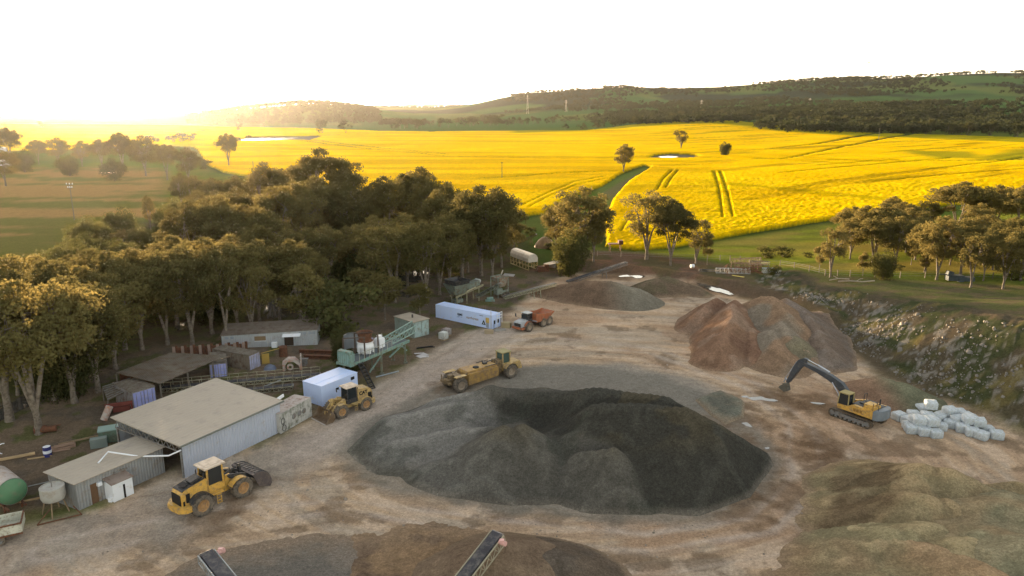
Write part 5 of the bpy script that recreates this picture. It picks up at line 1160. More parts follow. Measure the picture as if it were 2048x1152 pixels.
# articulated dump truck --------------------------------------------
a, b = P(1085, 651), P(1052, 662)
o = thing("dump_truck", "orange articulated dump truck with grey hood and empty tray, by the lettered container", "truck", (b.x-.3, b.y+.4, 0), math.atan2(b.y-a.y, b.x-a.x), None, .80)
M_HOOD = mat("grey_white_hood", (.38, .40, .42), rough=.5, var=.1, dirt=(.25, .2, .16), dirt_amt=.3)
m = MB(); m.prism([(-.1, 1.2), (-.1, 2.1), (1.5, 1.95), (1.75, 1.6), (1.75, 1.0), (.4, 1.0)], -1.0, 1.0); m.build("hood", M_HOOD, o, .08)
MB().box((1.78, 0, 1.4), (.04, 1.5, .6)).build("grille", M_DK, o)
m = MB(); m.prism([(1.3, .65), (1.3, 1.05), (.9, 1.3), (-.2, 1.3), (-.8, 1.0), (-.8, .7), (-.5, .6)], -.75, .75); m.prismz([(1.2, -1.35), (1.95, -1.2), (2.1, 0), (1.95, 1.35), (1.2, 1.35)], .65, 1.0); m.box((-.2, 0, 1.2), (2.0, 2.5, .12)); m.build("front_frame", M_ORANGE, o, .04)
for s_ in (-1, 1): fender(o, .1, s_*1.15, 1.05, .5, M_ORANGE, 20, 140)
MB().prism([(-1.55, 1.4), (-1.55, 3.1), (-.25, 3.1), (-.05, 2.1), (-.05, 1.4)], -.72, .72).build("cab", M_DK, o, .04)
MB().prism([(-1.45, 2.1), (-1.45, 2.98), (-.28, 2.98), (-.12, 2.1)], -.74, .74).box((-.1, 0, 2.5), (.12, 1.25, .75), ry=.2).build("window", M_GLASS, o)
MB().box((-.85, 0, 3.17), (1.5, 1.6, .14)).build("cab_roof", M_HOOD, o, .04)
m = MB()
for s_ in (-1, 1): m.beam((.1, s_*.8, 2.1), (.5, s_*1.5, 2.4), .05); m.box((.5, s_*1.55, 2.7), (.08, .26, .6))
m.build("mirror", M_DK, o)
m = MB(); y_ = 1.45   # tray: V-shaped, open top
out_ = [(-1.6, 3.0), (-1.75, 1.7), (-5.0, 1.55), (-6.6, 2.85), (-6.3, 2.95), (-4.9, 2.75)]
for s_ in (-1, 1): m.prism([(-1.75, 2.9), (-1.75, 1.8), (-2.2, 1.3), (-5.2, 1.3), (-7.0, 2.45), (-6.9, 2.6), (-5.0, 2.45), (-1.9, 2.95)], s_*y_-.05, s_*y_+.05)
m.box((-3.6, 0, 1.32), (3.4, 2.9, .1)); m._add([(-5.2, -y_, 1.3), (-5.2, y_, 1.3), (-7.0, y_, 2.45), (-7.0, -y_, 2.45), (-5.2, -y_, 1.38), (-5.2, y_, 1.38), (-6.95, y_, 2.52), (-6.95, -y_, 2.52)], [(0, 1, 2, 3), (7, 6, 5, 4), (0, 4, 5, 1), (3, 2, 6, 7), (1, 5, 6, 2), (0, 3, 7, 4)])
m.box((-1.78, 0, 2.3), (.08, 2.9, 1.25)); 
for s_ in (-1, 1):
    for x in (-2.4, -3.3, -4.2, -5.1): m.box((x, s_*(y_+.08), 1.95), (.12, .1, 1.1))
tray = m.build("tray", M_ORANGE, o)
MB().box((-3.5, 0, 1.39), (3.2, 2.76, .03)).box((-1.84, 0, 2.2), (.02, 2.7, 1.0)).build("tray_liner", mat("worn_tray_floor", (.16, .17, .20), rough=.4, var=.3), tray)
m = MB(); m.box((-3.4, 0, .95), (4.6, .8, .4)); m.box((-1.2, 0, .95), (.9, .5, .5)); m.build("rear_frame", M_DK, o)
for x in (.1, -3.9, -5.6):
    for s_ in (-1, 1): wheel(o, x, s_*1.25, .88, .66, mat("dusty_rim", (.30, .24, .18), rough=.8, var=.2), s_)
# yellow water cart ---------------------------------------------------
a, b = P(905, 786), P(1005, 757)
o = thing("water_cart", "old yellow tractor-drawn water tank cart standing behind the big dark pile", "water cart", ((a.x+b.x)/2, (a.y+b.y)/2+.9, 0), math.atan2(b.y-a.y, b.x-a.x), None, .98)
M_OCH = mat("ochre_paint", (.42, .26, .08), rough=.6, var=.2, dirt=(.24, .16, .09), dirt_amt=.6, vscale=.8)
m = MB(); m.prism([(-2.3, .55), (-2.3, 1.9), (2.15, 1.9), (2.15, .75)], -1.2, 1.2); m.prism([(-2.3, 1.9), (-2.2, 2.15), (2.1, 2.15), (2.15, 1.9)], -.85, .85)
for k in range(5):
    for s_ in (-1, 1): m.box((-.08, s_*1.22, .85+k*.24), (4.4, .05, .09))
tk = m.build("tank", M_OCH, o, .03)
MB().lathe([(0, .12), (.36, .12), (.38, 0)], (-.6, -.3, 2.15), 'Z', 16).build("hatch", M_BLACK, tk)
m = MB(); m.beam((.3, -.9, 2.2), (2.1, -.9, 2.2), .07); m.beam((.3, .9, 2.2), (2.1, .9, 2.2), .07); m.box((1.0, .1, 2.25), (.5, .4, .25)); m.tube((1.3, .2, 2.3), (2.6, .2, 2.35), .06); m.tube((.8, .3, 2.2), (.8, .3, 2.6), .05); m.build("pipework", M_DK, o)
m = MB(); m.box((-3.55, 0, 1.25), (2.4, 1.0, .5)); m.box((-3.2, 0, 1.55), (.9, 1.5, .5)); m.tube((-4.1, 0, 1.4), (-4.1, 0, 2.0), .35, 12, .3); m.beam((-2.3, -.9, 2.0), (-3.1, -.9, 1.5), .1); m.beam((-2.3, .9, 2.0), (-3.1, .9, 1.5), .1); m.box((-4.7, 0, 1.2), (.3, 1.9, .25)); m.box((-4.75, .8, 1.6), (.08, .08, .7)); m.build("rear_frame", mat("oily_yellow", (.22, .15, .07), rough=.6, var=.35, dirt=(.06, .05, .04), dirt_amt=.6, vscale=1.6), o)
for s_ in (-1, 1): MB().box((-3.45, s_*1.15, 1.95), (1.5, .55, .07)).build("fender", M_YEL2, o)
m = MB(); m.prism([(2.15, .8), (2.15, 1.6), (2.7, 2.3), (3.3, 2.3), (3.3, .8)], -.55, .55); m.tube((2.4, .3, 1.6), (2.4, .3, 2.4), .2, 10); m.build("hitch", mat("oily_yellow", (.2, .2, .2)), o)
m = MB(); m.prism([(3.2, .9), (3.2, 1.75), (4.2, 1.8), (5.9, 1.75), (6.1, 1.3), (6.0, .8)], -.75, .75); m.box((5.9, 0, .95), (.5, 1.6, .5)); m.build("engine_cover", M_YEL2, o, .06)
MB().prismz([(6.12, -.3), (6.16, -.3), (6.16, .3), (6.12, .3)], 1.2, 1.6).build("grille", M_BLACK, o)
m = MB()
for x in (3.25, 4.35):
    for s_ in (-1, 1): m.beam((x, s_*.62, 1.7), (x, s_*.6, 3.15), .12)
m.box((3.8, 0, 1.75), (1.3, 1.4, .25)); m.build("cab_frame", M_YEL2, o)
MB().box((3.8, 0, 2.45), (1.05, 1.12, 1.15)).build("window", mat("green_cab_glass", (.05, .09, .08), rough=.1, spec=.7), o)
MB().box((3.8, 0, 3.2), (1.45, 1.5, .12)).build("cab_roof", mat("khaki_roof", (.30, .27, .14), var=.15), o, .03)
m = MB(); m.tube((4.9, .3, 1.8), (4.9, .3, 2.6), .06); m.build("exhaust", M_DK, o)
for s_ in (-1, 1): fender(o, 4.05, s_*1.1, 1.08, .6, M_YEL2, 10, 150)
for x in (-3.45, 4.05):
    for s_ in (-1, 1): wheel(o, x, s_*1.12, .88, .62, mat("dusty_rim", (.3, .24, .18)), s_)
# excavator -----------------------------------------------------------
c0 = Vector((35.7, 70.4, 0)); hd = R(124)
o = thing("excavator", "large tracked excavator with dark arched boom and yellow body beside the white bales", "excavator", c0, hd, None, 1.0)
M_BOOM = mat("charcoal_paint", (.045, .052, .065), rough=.45, var=.25, dirt=(.12, .11, .10), dirt_amt=.3, spec=.5)
M_SILV = mat("chrome_rod", (.55, .57, .62), rough=.25, metal=.6)
M_TRACK = mat("track_steel", (.075, .062, .05), rough=.8, var=.3, dirt=(.15, .11, .07), dirt_amt=.6, vscale=2)
for s_ in (-1, 1):
    m = MB(); n = 9; L2 = 1.95; r_ = .42; out = [(L2+r_*math.cos(R(90-180*k/n)), r_+.02+r_*math.sin(R(90-180*k/n))) for k in range(n+1)]+[(-L2+r_*math.cos(R(-90-180*k/n)), r_+.02+r_*math.sin(R(-90-180*k/n))) for k in range(n+1)]
    inn = [(x*.93, (z-r_)*.8+r_) for x, z in out]; N = len(out)
    y0, y1 = s_*1.22-.26, s_*1.22+.26
    V = [(x, y0, z) for x, z in out]+[(x, y1, z) for x, z in out]+[(x, y0, z) for x, z in inn]+[(x, y1, z) for x, z in inn]; Fs = []
    for i in range(N):
        j = (i+1) % N; Fs += [(i, j, j+N, i+N), (i+2*N, i+3*N, j+3*N, j+2*N), (i, i+2*N, j+2*N, j), (i+N, j+N, j+3*N, i+3*N)]
    m._add(V, Fs)
    for k in range(17): x = -2.0+k*.25; m.box((x, s_*1.22, .865), (.14, .56, .04)); m.box((x, s_*1.22, .015), (.14, .56, .04))
    tr = m.build("track", M_TRACK, o)
    m = MB(); m.box((0, s_*1.22, .45), (3.3, .34, .34))
    for k in range(7): m.lathe([(0, -.18), (.15, -.18), (.15, .18), (0, .18)], (-1.5+k*.5, s_*1.22, .22), 'Y', 10)
    for x in (-1.95, 1.95): m.lathe([(0, -.2), (.3, -.2), (.3, .2), (0, .2)], (x, s_*1.22, .44), 'Y', 14)
    m.build("roller_frame", M_GREY, tr)
m = MB(); m.box((0, 0, .6), (1.6, 2.1, .4)); m.lathe([(0, 0), (.7, 0), (.7, .35), (0, .35)], (0, 0, .75), 'Z', 18); m.build("undercarriage", M_DK, o)
m = MB(); m.prism([(1.35, 1.1), (1.35, 1.5), (.9, 1.62), (-.2, 1.95), (-2.3, 1.95), (-2.3, 1.1)], -1.33, -.95); m.prism([(1.5, 1.1), (1.5, 1.55), (.3, 1.65), (-.2, 1.95), (-2.3, 1.95), (-2.3, 1.1)], .95, 1.36); m.box((-.5, 0, 1.15), (3.7, 2.5, .14)); m.box((-1.75, .55, 2.0), (1.1, 1.3, .5)); m.box((-1.6, .5, 2.3), (.95, 1.1, .16)); m.build("deck", M_YEL, o, .03)
m = MB(); m.box((-1.3, -.4, 1.6), (2.2, 1.2, .8)); m.box((-.35, .2, 1.55), (1.1, 1.2, .7)); m.box((-1.0, -.6, 2.05), (.9, .7, .12)); m.tube((-1.9, -.6, 2.0), (-1.9, -.6, 2.7), .07); m.build("engine_deck", M_DK, o)
m = MB()
for k in range(3): m.box((-1.1+k*.35, 1.375, 1.5), (.26, .02, .3))
m.build("side_vent", mat("vent_tan", (.3, .17, .05)), o)
m = MB(); m.prismz([(-2.25, -1.35), (-2.25, 1.38), (-2.75, 1.2), (-3.05, .6), (-3.1, 0), (-3.05, -.6), (-2.75, -1.2)], 1.0, 2.0); m.build("counterweight", mat("blue_grey_paint", (.17, .20, .23), rough=.5, var=.2, dirt=(.2, .18, .15), dirt_amt=.3), o, .08)
m = MB()
for x, y in ((.35, 1.3), (1.5, 1.3), (.35, .42), (1.5, .42)): m.beam((x, y, 1.5), (x if x < 1 else 1.35, y, 2.85), .08)
m.prism([(.3, 2.8), (.3, 2.92), (1.4, 2.9), (1.5, 2.78)], .36, 1.36); m.build("cab_frame", mat("khaki_cab", (.34, .28, .13), var=.15), o)
MB().prism([(.38, 1.6), (.38, 2.8), (1.33, 2.8), (1.5, 2.2), (1.46, 1.6)], .42, 1.3).build("window", M_GLASS, o)
m = MB()
for x, y in ((-.2, -1.1), (-.2, -.6), (-2.2, 1.2), (-2.2, .5), (-2.6, .9)): m.beam((x, y, 1.9), (x, y, 2.7), .04)
m.beam((-.2, -1.1, 2.7), (-.2, -.6, 2.7), .04); m.build("handrail", M_DK, o)
bm_pts_t = [(.5, 1.9), (.9, 2.6), (1.9, 3.75), (3.3, 4.35), (5.2, 4.75), (6.9, 5.0), (7.05, 4.75)]; bm_pts_b = [(6.7, 4.5), (5.0, 4.15), (3.4, 3.55), (2.4, 2.95), (1.5, 2.0), (1.1, 1.55)]
m = MB(); m.prism(bm_pts_t+bm_pts_b, -.28, .28); m.build("boom", M_BOOM, o, .03)
m = MB(); m.prism([(6.2, 5.45), (6.6, 5.5), (7.3, 5.0), (7.75, 4.0), (8.55, 1.45), (8.35, 1.3), (8.15, 1.4), (6.95, 3.8), (6.5, 4.5)], -.2, .2); m.build("stick", M_BOOM, o, .03)
m = MB()
for s_ in (-1, 1): m.tube((1.7, s_*.42, 1.7), (2.0, s_*.42, 2.3), .12, 10); m.tube((2.0, s_*.42, 2.3), (2.9, s_*.42, 3.6), .06, 8)
m.build("boom_cylinder", M_SILV, o)
m = MB(); m.tube((3.5, 0, 4.6), (4.9, 0, 5.05), .12, 10); m.tube((4.9, 0, 5.05), (6.35, 0, 5.4), .06, 8); m.build("stick_cylinder", M_SILV, o)
m = MB(); m.tube((7.5, 0, 4.6), (8.2, 0, 3.0), .1, 10); m.tube((8.2, 0, 3.0), (8.75, 0, 1.9), .055, 8); m.beam((8.75, 0, 1.9), (8.45, 0, 1.4), .12); m.beam((8.75, 0, 1.9), (8.9, 0, 1.2), .1); m.build("bucket_cylinder", M_SILV, o)
m = MB(); m.box((8.6, 0, 1.05), (.6, .5, .35), ry=.3); m.prism([(8.3, .9), (8.2, .45), (8.6, .25), (9.3, .55), (9.2, .75), (8.9, 1.0)], -.35, .35); m.build("quick_hitch", mat("hitch_steel", (.12, .11, .09), var=.3), o)
for q in o.children:
    if q.name.split('.')[0] in ('boom', 'stick', 'stick_cylinder', 'boom_cylinder') or (q.name.startswith('bucket_cylinder')): q.scale.z = .82; q.location.z = .28
# bulk bales (wrapped white blocks) -----------------------------------
def bale_mesh():
    bm = bmesh.new(); bmesh.ops.create_cube(bm, size=1.0)
    bmesh.ops.subdivide_edges(bm, edges=bm.edges, cuts=5, use_grid_fill=True)
    for v in bm.verts:
        p = v.co*2; q = Vector([math.copysign(abs(c)**.85, c) for c in p]); k = max((abs(q.x)**9+abs(q.y)**9+abs(q.z)**9)**(1/9), 1e-6)
        f_ = max(abs(p.x), abs(p.y), abs(p.z))/k; v.co = Vector((p.x*f_*.62, p.y*f_*.55, p.z*f_*.42))
        v.co += Vector((0, 0, .02*math.sin(p.x*5)*math.cos(p.y*4)))+v.co.normalized()*.012*math.sin(p.z*11+p.x*2)
    me = bpy.data.meshes.new("wrap"); bm.to_mesh(me); bm.free()
    for p in me.polygons: p.use_smooth = True
    return me
M_BALE = mat("white_wrap", (.50, .54, .58), rough=.8, spec=.08, var=.14, dirt=(.34, .36, .32), dirt_amt=.4, vscale=2.2, bump=.25, bscale=6)
BM_ = bale_mesh(); BM_.materials.append(M_BALE)
def strap_mesh():
    m = MB()
    for x in (-.28, .28): m.box((x, 0, .415), (.04, 1.0, .012)); m.box((x, -.545, 0), (.04, .012, .7)); m.box((x, .545, 0), (.04, .012, .7))
    return m
sm_ = strap_mesh().build("strap", mat("pale_strap", (.36, .42, .40), var=.2), None); SM_ = sm_.data; bpy.data.objects.remove(sm_)
BL = [  # px, py of the base centre, height of the base, turn, label
 (1797, 842, 0, 20, "wrapped bale at the left end of the heap, nearest the excavator"), (1815, 850, 0, 25, "second wrapped bale from the left end of the heap, tight against the end one"),
 (1826, 838, 0, -10, "wrapped bale at the back left, with greyish top, below the highest bale"), (1842, 831, .3, 15, "wrapped bale leaning behind the highest one"),
 (1818, 861, 0, 10, "wrapped bale peeping out at the lower left of the heap"), (1822, 868, 0, -12, "left bale of the three standing along the front foot of the heap"),
 (1847, 873, 0, -5, "middle bale of the three along the front foot of the heap"), (1870, 877, 0, -3, "right bale of the three along the front foot of the heap"),
 (1829, 862, .75, 5, "flat-topped bale on the second layer, far left"), (1836, 866, .8, -12, "rounded bale on the second layer right above the left foot bale"), (1860, 868, .8, 2, "bale on the second layer right above the middle and right foot bales"),
 (1852, 853, .6, -8, "low pinkish-white bale sunk in the middle of the heap"), (1857, 847, 1.55, -18, "highest wrapped bale of the heap, big and bright"),
 (1875, 850, .3, 30, "tilted bale just right of the highest one"), (1880, 862, 0, -15, "large bale standing low on the right side of the main heap"), (1899, 857, 0, -35, "bale turned away at the right edge of the main heap"),
 (1888, 842, .1, 10, "small pointed bale at the back between main heap and right group"), (1897, 846, .75, 12, "big bright bale highest in the middle gap, behind the right edge"), (1917, 840, .2, 0, "flat bale at the back right of the big bright middle one"),
 (1914, 856, .4, 15, "bale at the left of the right-hand group"), (1924, 866, 0, -25, "bale lying low at the left foot of the right-hand group"), (1936, 864, .8, -5, "large pale green-tinged bale on top of the right-hand group"), (1933, 850, .3, 20, "bale tucked behind the green-tinged one"),
 (1955, 867, .7, -15, "bale on the second layer at the right of the green-tinged one"), (1943, 874, 0, -22, "bale at the front middle foot of the right-hand group"), (1962, 880, 0, -50, "bale turned corner-on at the front foot of the right-hand group"),
 (1973, 868, 0, -10, "low bale behind the corner-on one"), (1946, 856, .3, 5, "bale at the back of the right-hand group"), (1992, 879, 0, -18, "lone wrapped bale standing apart at the far right")]
for i, (px, py, zb, rz_, lb) in enumerate(BL):
    q = P(px, py-3, 0); s_ = random.uniform(.98, 1.12)
    o = thing("wrapped_bale", lb, "bale", (q.x, q.y, float(Z(q.x, q.y))+zb+.36*s_), R(rz_+random.uniform(-4, 4)), "white wrapped bales heaped by the excavator", s_*.92)
    o.rotation_euler.x = random.uniform(-.05, .05)+(.08 if zb else 0); o.rotation_euler.y = random.uniform(-.06, .06)
    link_mesh("wrap", BM_, None, o); link_mesh("strap", SM_, None, o)
# ============================================================ CRUSHING PLANT, CONVEYORS, TANKS
def conveyor(name, label, p0, p1, wd, dep, m_frame, m_belt, legs=(), rail=False, group=None, bays=None, head=True, motor=None, ground0=True):
    """belt conveyor from tail p0 to head p1 (world points on the belt line)"""
    p0 = Vector(p0); p1 = Vector(p1); d = p1-p0; L = d.length; d.normalize(); sd = d.cross(Vector((0, 0, 1))).normalized(); up = sd.cross(d)
    t = thing(name, label, "conveyor", (p0.x, p0.y, 0), 0, group); m = MB(t.location); bays = bays or max(4, int(L/1.1))
    for s_ in (-1, 1):
        o_ = sd*s_*wd/2
        m.beam(p0+o_, p1+o_, .07); m.beam(p0+o_-up*dep, p1+o_-up*dep, .06)
        for k in range(bays):
            a_ = p0+d*(L*k/bays)+o_; b_ = p0+d*(L*(k+1)/bays)+o_
            m.beam(a_, a_-up*dep, .045); m.beam(a_-up*dep, b_, .04)
        m.beam(p1+o_, p1+o_-up*dep, .045)
    for k in range(bays+1): a_ = p0+d*(L*k/bays)-up*dep; m.beam(a_+sd*wd/2, a_-sd*wd/2, .04)
    m.build("truss", m_frame, t)
    m = MB(t.location)
    m.beam(p0+up*.06, p1+up*.06, wd*.78, .03); m.beam(p0-up*.18, p1-up*.18, wd*.74, .03)
    m.build("belt", m_belt, t)
    for q in (p0, p1): MB(t.location).tube(q-sd*wd*.42-up*.06, q+sd*wd*.42-up*.06, .13, 12).build("drum", M_GREY, t)
    m = MB(t.location)
    for k in range(1, bays): q = p0+d*(L*k/bays); m.tube(q-sd*wd*.4-up*.02, q+sd*wd*.4-up*.02, .04, 6)
    m.build("idler_roller", M_DK, t)
    for f_ in legs:
        q = p0+d*L*f_-up*dep; m = MB(t.location); zg = float(Z(q.x, q.y))
        for s_ in (-1, 1): m.beam(q+sd*s_*wd*.5, Vector((q.x, q.y, zg))+sd*s_*wd*.9, .09)
        m.beam(Vector((q.x, q.y, zg+.5*(q.z-zg)))-sd*wd*.7, Vector((q.x, q.y, zg+.5*(q.z-zg)))+sd*wd*.7, .06); m.build("leg", m_frame, t)
    if rail:
        m = MB(t.location)
        for s_ in (-1, 1):
            m.beam(p0+sd*s_*wd*.55+up*.75, p1+sd*s_*wd*.55+up*.75, .045)
            for k in range(0, bays+1, 2): q = p0+d*(L*k/bays)+sd*s_*wd*.55; m.beam(q, q+up*.75, .04)
        m.build("guard_rail", m_frame, t)
    if motor:
        q = p1-d*.5+sd*motor*(wd/2+.25); m = MB(t.location); m.tube(q-sd*.22, q+sd*.26, .16, 12); m.box(q+up*.15, (.3, .25, .2)); m.build("motor", mat("faded_pink_motor", (.55, .32, .30), rough=.5, var=.15), t)
    return t
M_CGAL = mat("galvanised_steel", (.28, .30, .31), rough=.5, var=.2, dirt=(.2, .15, .1), dirt_amt=.3)
# two conveyors reaching in from the bottom edge
conveyor("belt_conveyor", "grey belt conveyor head poking in at the bottom left, leaning towards the sheds", P(560, 1290, 2.2), P(412, 1105, 3.0), 1.05, .55, M_CGAL, M_BELT, rail=False, motor=1, bays=9)
conveyor("belt_conveyor", "grey belt conveyor rising over the brown cone at the bottom centre, with pinkish motor", P(790, 1330, 1.2), P(995, 1066, 4.6), 1.0, .7, mat("yellowish_steel", (.33, .30, .22), rough=.6, var=.2), M_BELT, legs=(.45,), motor=1, bays=13)
# cross braces near the heads
# teal cone-crusher unit on legs
zd = 2.7
A_, B_ = P(700, 732, zd), P(818, 682, zd)
ux = (B_-A_); LD = ux.length; ux.normalize(); uy = Vector((-ux.y, ux.x, 0)); UZ = Vector((0, 0, 1))
t = thing("crushing_plant", "teal-framed cone crusher platform on legs with white drum, rusty hopper and steep black stair", "crusher", (A_.x, A_.y, 0))
Q = lambda x, y, z: A_+ux*x+uy*y+UZ*(z-zd)
org = t.location
m = MB(org)
for y in (0, 2.0): m.beam(Q(0, y, zd), Q(LD, y, zd), .2, .34)
for k in range(6): m.beam(Q(LD*k/5, 0, zd), Q(LD*k/5, 2.0, zd), .12, .2)
m.beam(Q(LD*.52, 0, zd-.2), Q(LD*.30, 0, .9), .14); m.beam(Q(LD*.86, 0, zd-.2), Q(LD*.64, 0, 1.7), .16); m.beam(Q(LD*.86, 0, zd-.2), Q(LD*.95, 0, 1.6), .16)
m.build("frame", M_TEAL, t)
for x, y in ((LD*.10, 2.0), (LD*.5, 0), (LD*.55, 2.0), (LD*.92, 0), (LD*.92, 2.0)): MB(org).beam(Q(x, y, zd-.1), Q(x, y, 0), .22).box(Q(x, y, .08), (.5, .5, .16)).build("leg", mat("green_brown_leg", (.15, .17, .13), var=.3, dirt=(.14, .1, .06), dirt_amt=.5), t)
m = MB(org); c_ = [Q(.1, .1, zd+.2), Q(LD-.1, .1, zd+.2), Q(LD-.1, 1.9, zd+.2), Q(.1, 1.9, zd+.2)]; m.slab(c_, .05); m.build("deck", mat("mesh_deck", (.12, .14, .15), var=.3), t)
cq = Q(LD*.36, 1.05, zd+.25); m = MB(org)
m.lathe([(0, 0), (.55, 0), (.7, .25), (.72, .7), (.95, .75), (1.0, .95), (.9, 1.3), (.98, 1.35), (.98, 1.5), (.7, 1.5)], cq, 'Z', 20)
for k in range(8): a_ = k*math.pi/4; p = cq+Vector((math.cos(a_)*.92, math.sin(a_)*.92, .15)); m.tube(p, p+UZ*.75, .1, 8)
m.build("crusher_drum", M_WHITE, t)
MB(org).lathe([(.68, 1.45), (.95, 1.55), (.72, 1.75), (.85, 2.35), (.95, 2.6), (.98, 2.62), (.90, 2.6), (.7, 1.8), (.3, 1.5)], cq, 'Z', 20).build("hopper", M_RUST, t)
m = MB(org)
for x, y in ((LD*.10, 1.9), (LD*.24, .02), (LD*.46, .02), (LD*.30, 2.1)): m.beam(Q(x, y, zd-.2), Q(x, y, zd+2.75), .16)
m.beam(Q(LD*.10, 1.9, zd+2.7), Q(LD*.24, .02, zd+2.7), .1); m.beam(Q(LD*.46, .02, zd+2.7), Q(LD*.30, 2.1, zd+2.7), .1)
m.build("column", mat("dark_brown_steel", (.07, .05, .04), rough=.8, var=.3), t)
m = MB(org); m.lathe([(.9, 0), (.92, 1.9), (.6, 2.1)], Q(LD*.30, 2.6, zd+.5), 'Z', 14, math.pi*.1, math.pi*1.1); m.build("chute", mat("blue_grey_sheet", (.22, .24, .27), rough=.5), t)
cq2 = Q(LD*.60, 1.1, zd+.25); MB(org).box(cq2+UZ*.55, (.95, .9, 1.1), rz=R(60)).box(cq2+UZ*1.15, (.8, .75, .12), rz=R(60)).lathe([(0, 0), (.32, 0), (.32, .3), (0, .3)], cq2+UZ*1.2, 'Z', 12).build("motor_box", M_WHITE, t)
MB(org).box(Q(LD*.5, 1.7, zd+1.3), (.8, .5, .5), rz=R(60)).build("oil_cooler", mat("lilac_grey", (.30, .29, .42)), t)
m = MB(org); m.box(Q(.3, .9, zd+.75), (.7, 1.9, 1.7), rz=R(60)); g_ = m.build("feed_box", M_TEAL, t, .04)
m = MB(org)
for k in range(5): m.box(Q(-.1, .25+k*.3, zd+.8), (.06, .12, 1.1), rz=R(60)); m.box(Q(.1+k*.14, -.1, zd+.85), (.08, .06, .9), rz=R(60))
m.build("grating", mat("pale_teal", (.23, .33, .30)), g_)
m = MB(org)
for y in (-.1,):
    m.beam(Q(LD*.14, y, zd+1.0), Q(LD*.68, y, zd+1.0), .045)
    for x in (.14, .22, .30, .38, .46, .52, .6, .68): m.beam(Q(LD*x, y, zd), Q(LD*x, y, zd+1.0), .045)
m.build("guard_rail", mat("pale_rail", (.36, .37, .33)), t); MB(org).path([Q(LD*.66, 2.0, zd+.3), Q(LD*.67, 2.0, zd+1.3), Q(LD*.74, 2.0, zd+1.4), Q(LD*.78, 2.0, zd+.4)], .03).build("hoop", mat("pale_rail", (.36, .37, .33)), t)
# boxed lattice boom at the right end
m = MB(org); e0, e1 = [Q(LD*.74, y, zd+.35) for y in (.3, 1.7)], [P(832, 664, 3.2)+Vector((0, 0, 0)), P(825, 655, 3.2)]
for s_, (a_, b_) in enumerate(zip(e0, e1)):
    m.beam(a_, b_, .1); m.beam(a_+UZ*.6, b_+UZ*.9, .1)
    for k in range(6): m.beam(a_.lerp(b_, k/6), a_.lerp(b_, (k+1)/6)+UZ*(.6+.3*(k+1)/6), .06); m.beam(a_.lerp(b_, k/6), a_.lerp(b_, k/6)+UZ*(.6+.3*k/6), .06)
for k in range(7): m.beam(e0[0].lerp(e1[0], k/6)+UZ*.7, e0[1].lerp(e1[1], k/6)+UZ*.7, .05)
m.build("lattice_boom", mat("pale_teal", (.23, .33, .30)), t)
# stair
s0, s1 = Q(LD*.13, -.25, zd), P(746, 778, 0.05)
st = thing("stair", "steep black-treaded steel stair leaning from the ground to the teal platform", "stair", (s1.x, s1.y, 0)); sdv = (s1-s0).cross(UZ).normalized()*.30
m = MB(st.location); m.beam(s0+sdv, s1+sdv, .05, .2); m.beam(s0-sdv, s1-sdv, .05, .2); m.build("stringer", M_DK, st)
for k in range(15): q = s0.lerp(s1, (k+.5)/15); MB(st.location).box(q, (.68, .24, .05), rz=math.atan2(sdv.y, sdv.x)).build("tread", M_BLACK if k % 2 else M_DK, st)
# screening plant at the back -------------------------------------------
h0 = P(920, 608); 
t = thing("screening_plant", "grey-green hopper and sloping feeder of the old mobile crushing plant behind the lettered container", "crusher", h0)
org = t.location; ax = (P(1000, 588)-P(915, 608)).normalized(); ay = Vector((-ax.y, ax.x, 0)); Q2 = lambda x, y, z: org+ax*x+ay*y+UZ*z
M_GG = mat("grey_green_paint", (.17, .20, .17), rough=.7, var=.2, dirt=(.12, .08, .05), dirt_amt=.4)
def wedge(m, x0, x1, yb, yt, z0, z1, o=Q2, sh=0.0, th=.08):
    """open-topped tapered bin"""
    b_ = [o(x0+sh, -yb, z0), o(x1-sh, -yb, z0), o(x1-sh, yb, z0), o(x0+sh, yb, z0)]; t_ = [o(x0, -yt, z1), o(x1, -yt, z1), o(x1, yt, z1), o(x0, yt, z1)]
    c = sum(t_, Vector())/4; ti = [p+(c-p)*(th*1.2/max((c-p).length, .1)) for p in t_]; cb = sum(b_, Vector())/4; bi = [p+(cb-p)*.15+UZ*.1 for p in b_]
    V = b_+t_+ti+bi; F_ = [(3, 2, 1, 0)]+[(i, (i+1) % 4, (i+1) % 4+4, i+4) for i in range(4)]+[(i+4, (i+1) % 4+4, (i+1) % 4+8, i+8) for i in range(4)]+[(i+8, (i+1) % 4+8, (i+1) % 4+12, i+12) for i in range(4)]+[(12, 13, 14, 15)]
    m._add(V, F_)
m = MB(org); wedge(m, -2.3, 1.2, .8, 1.5, 1.9, 3.6, sh=.7); m.build("hopper", M_GG, t)
m = MB(org); wedge(m, -2.0, .9, 1.35, 1.6, 3.6, 4.3, sh=0, th=.1); m.build("hopper_board", M_DK, t)
m = MB(org); m.beam(Q2(-1.5, -.7, 1.5), Q2(4.6, -.7, 2.6), .16, .3); m.beam(Q2(-1.5, .7, 1.5), Q2(4.6, .7, 2.6), .16, .3)
for x, z in ((-1.2, 1.5), (.9, 1.8), (3.6, 2.4)):
    for y in (-.7, .7): m.beam(Q2(x, y, z), Q2(x, y, 0), .18)
m.beam(Q2(-1.2, -.7, 1.4), Q2(-2.0, -.9, 2.6), .1); m.beam(Q2(.9, -.7, 1.4), Q2(.2, -1.0, 2.6), .1); m.build("frame", mat("tan_green_frame", (.27, .25, .16), var=.25, dirt=(.14, .1, .06)), t)
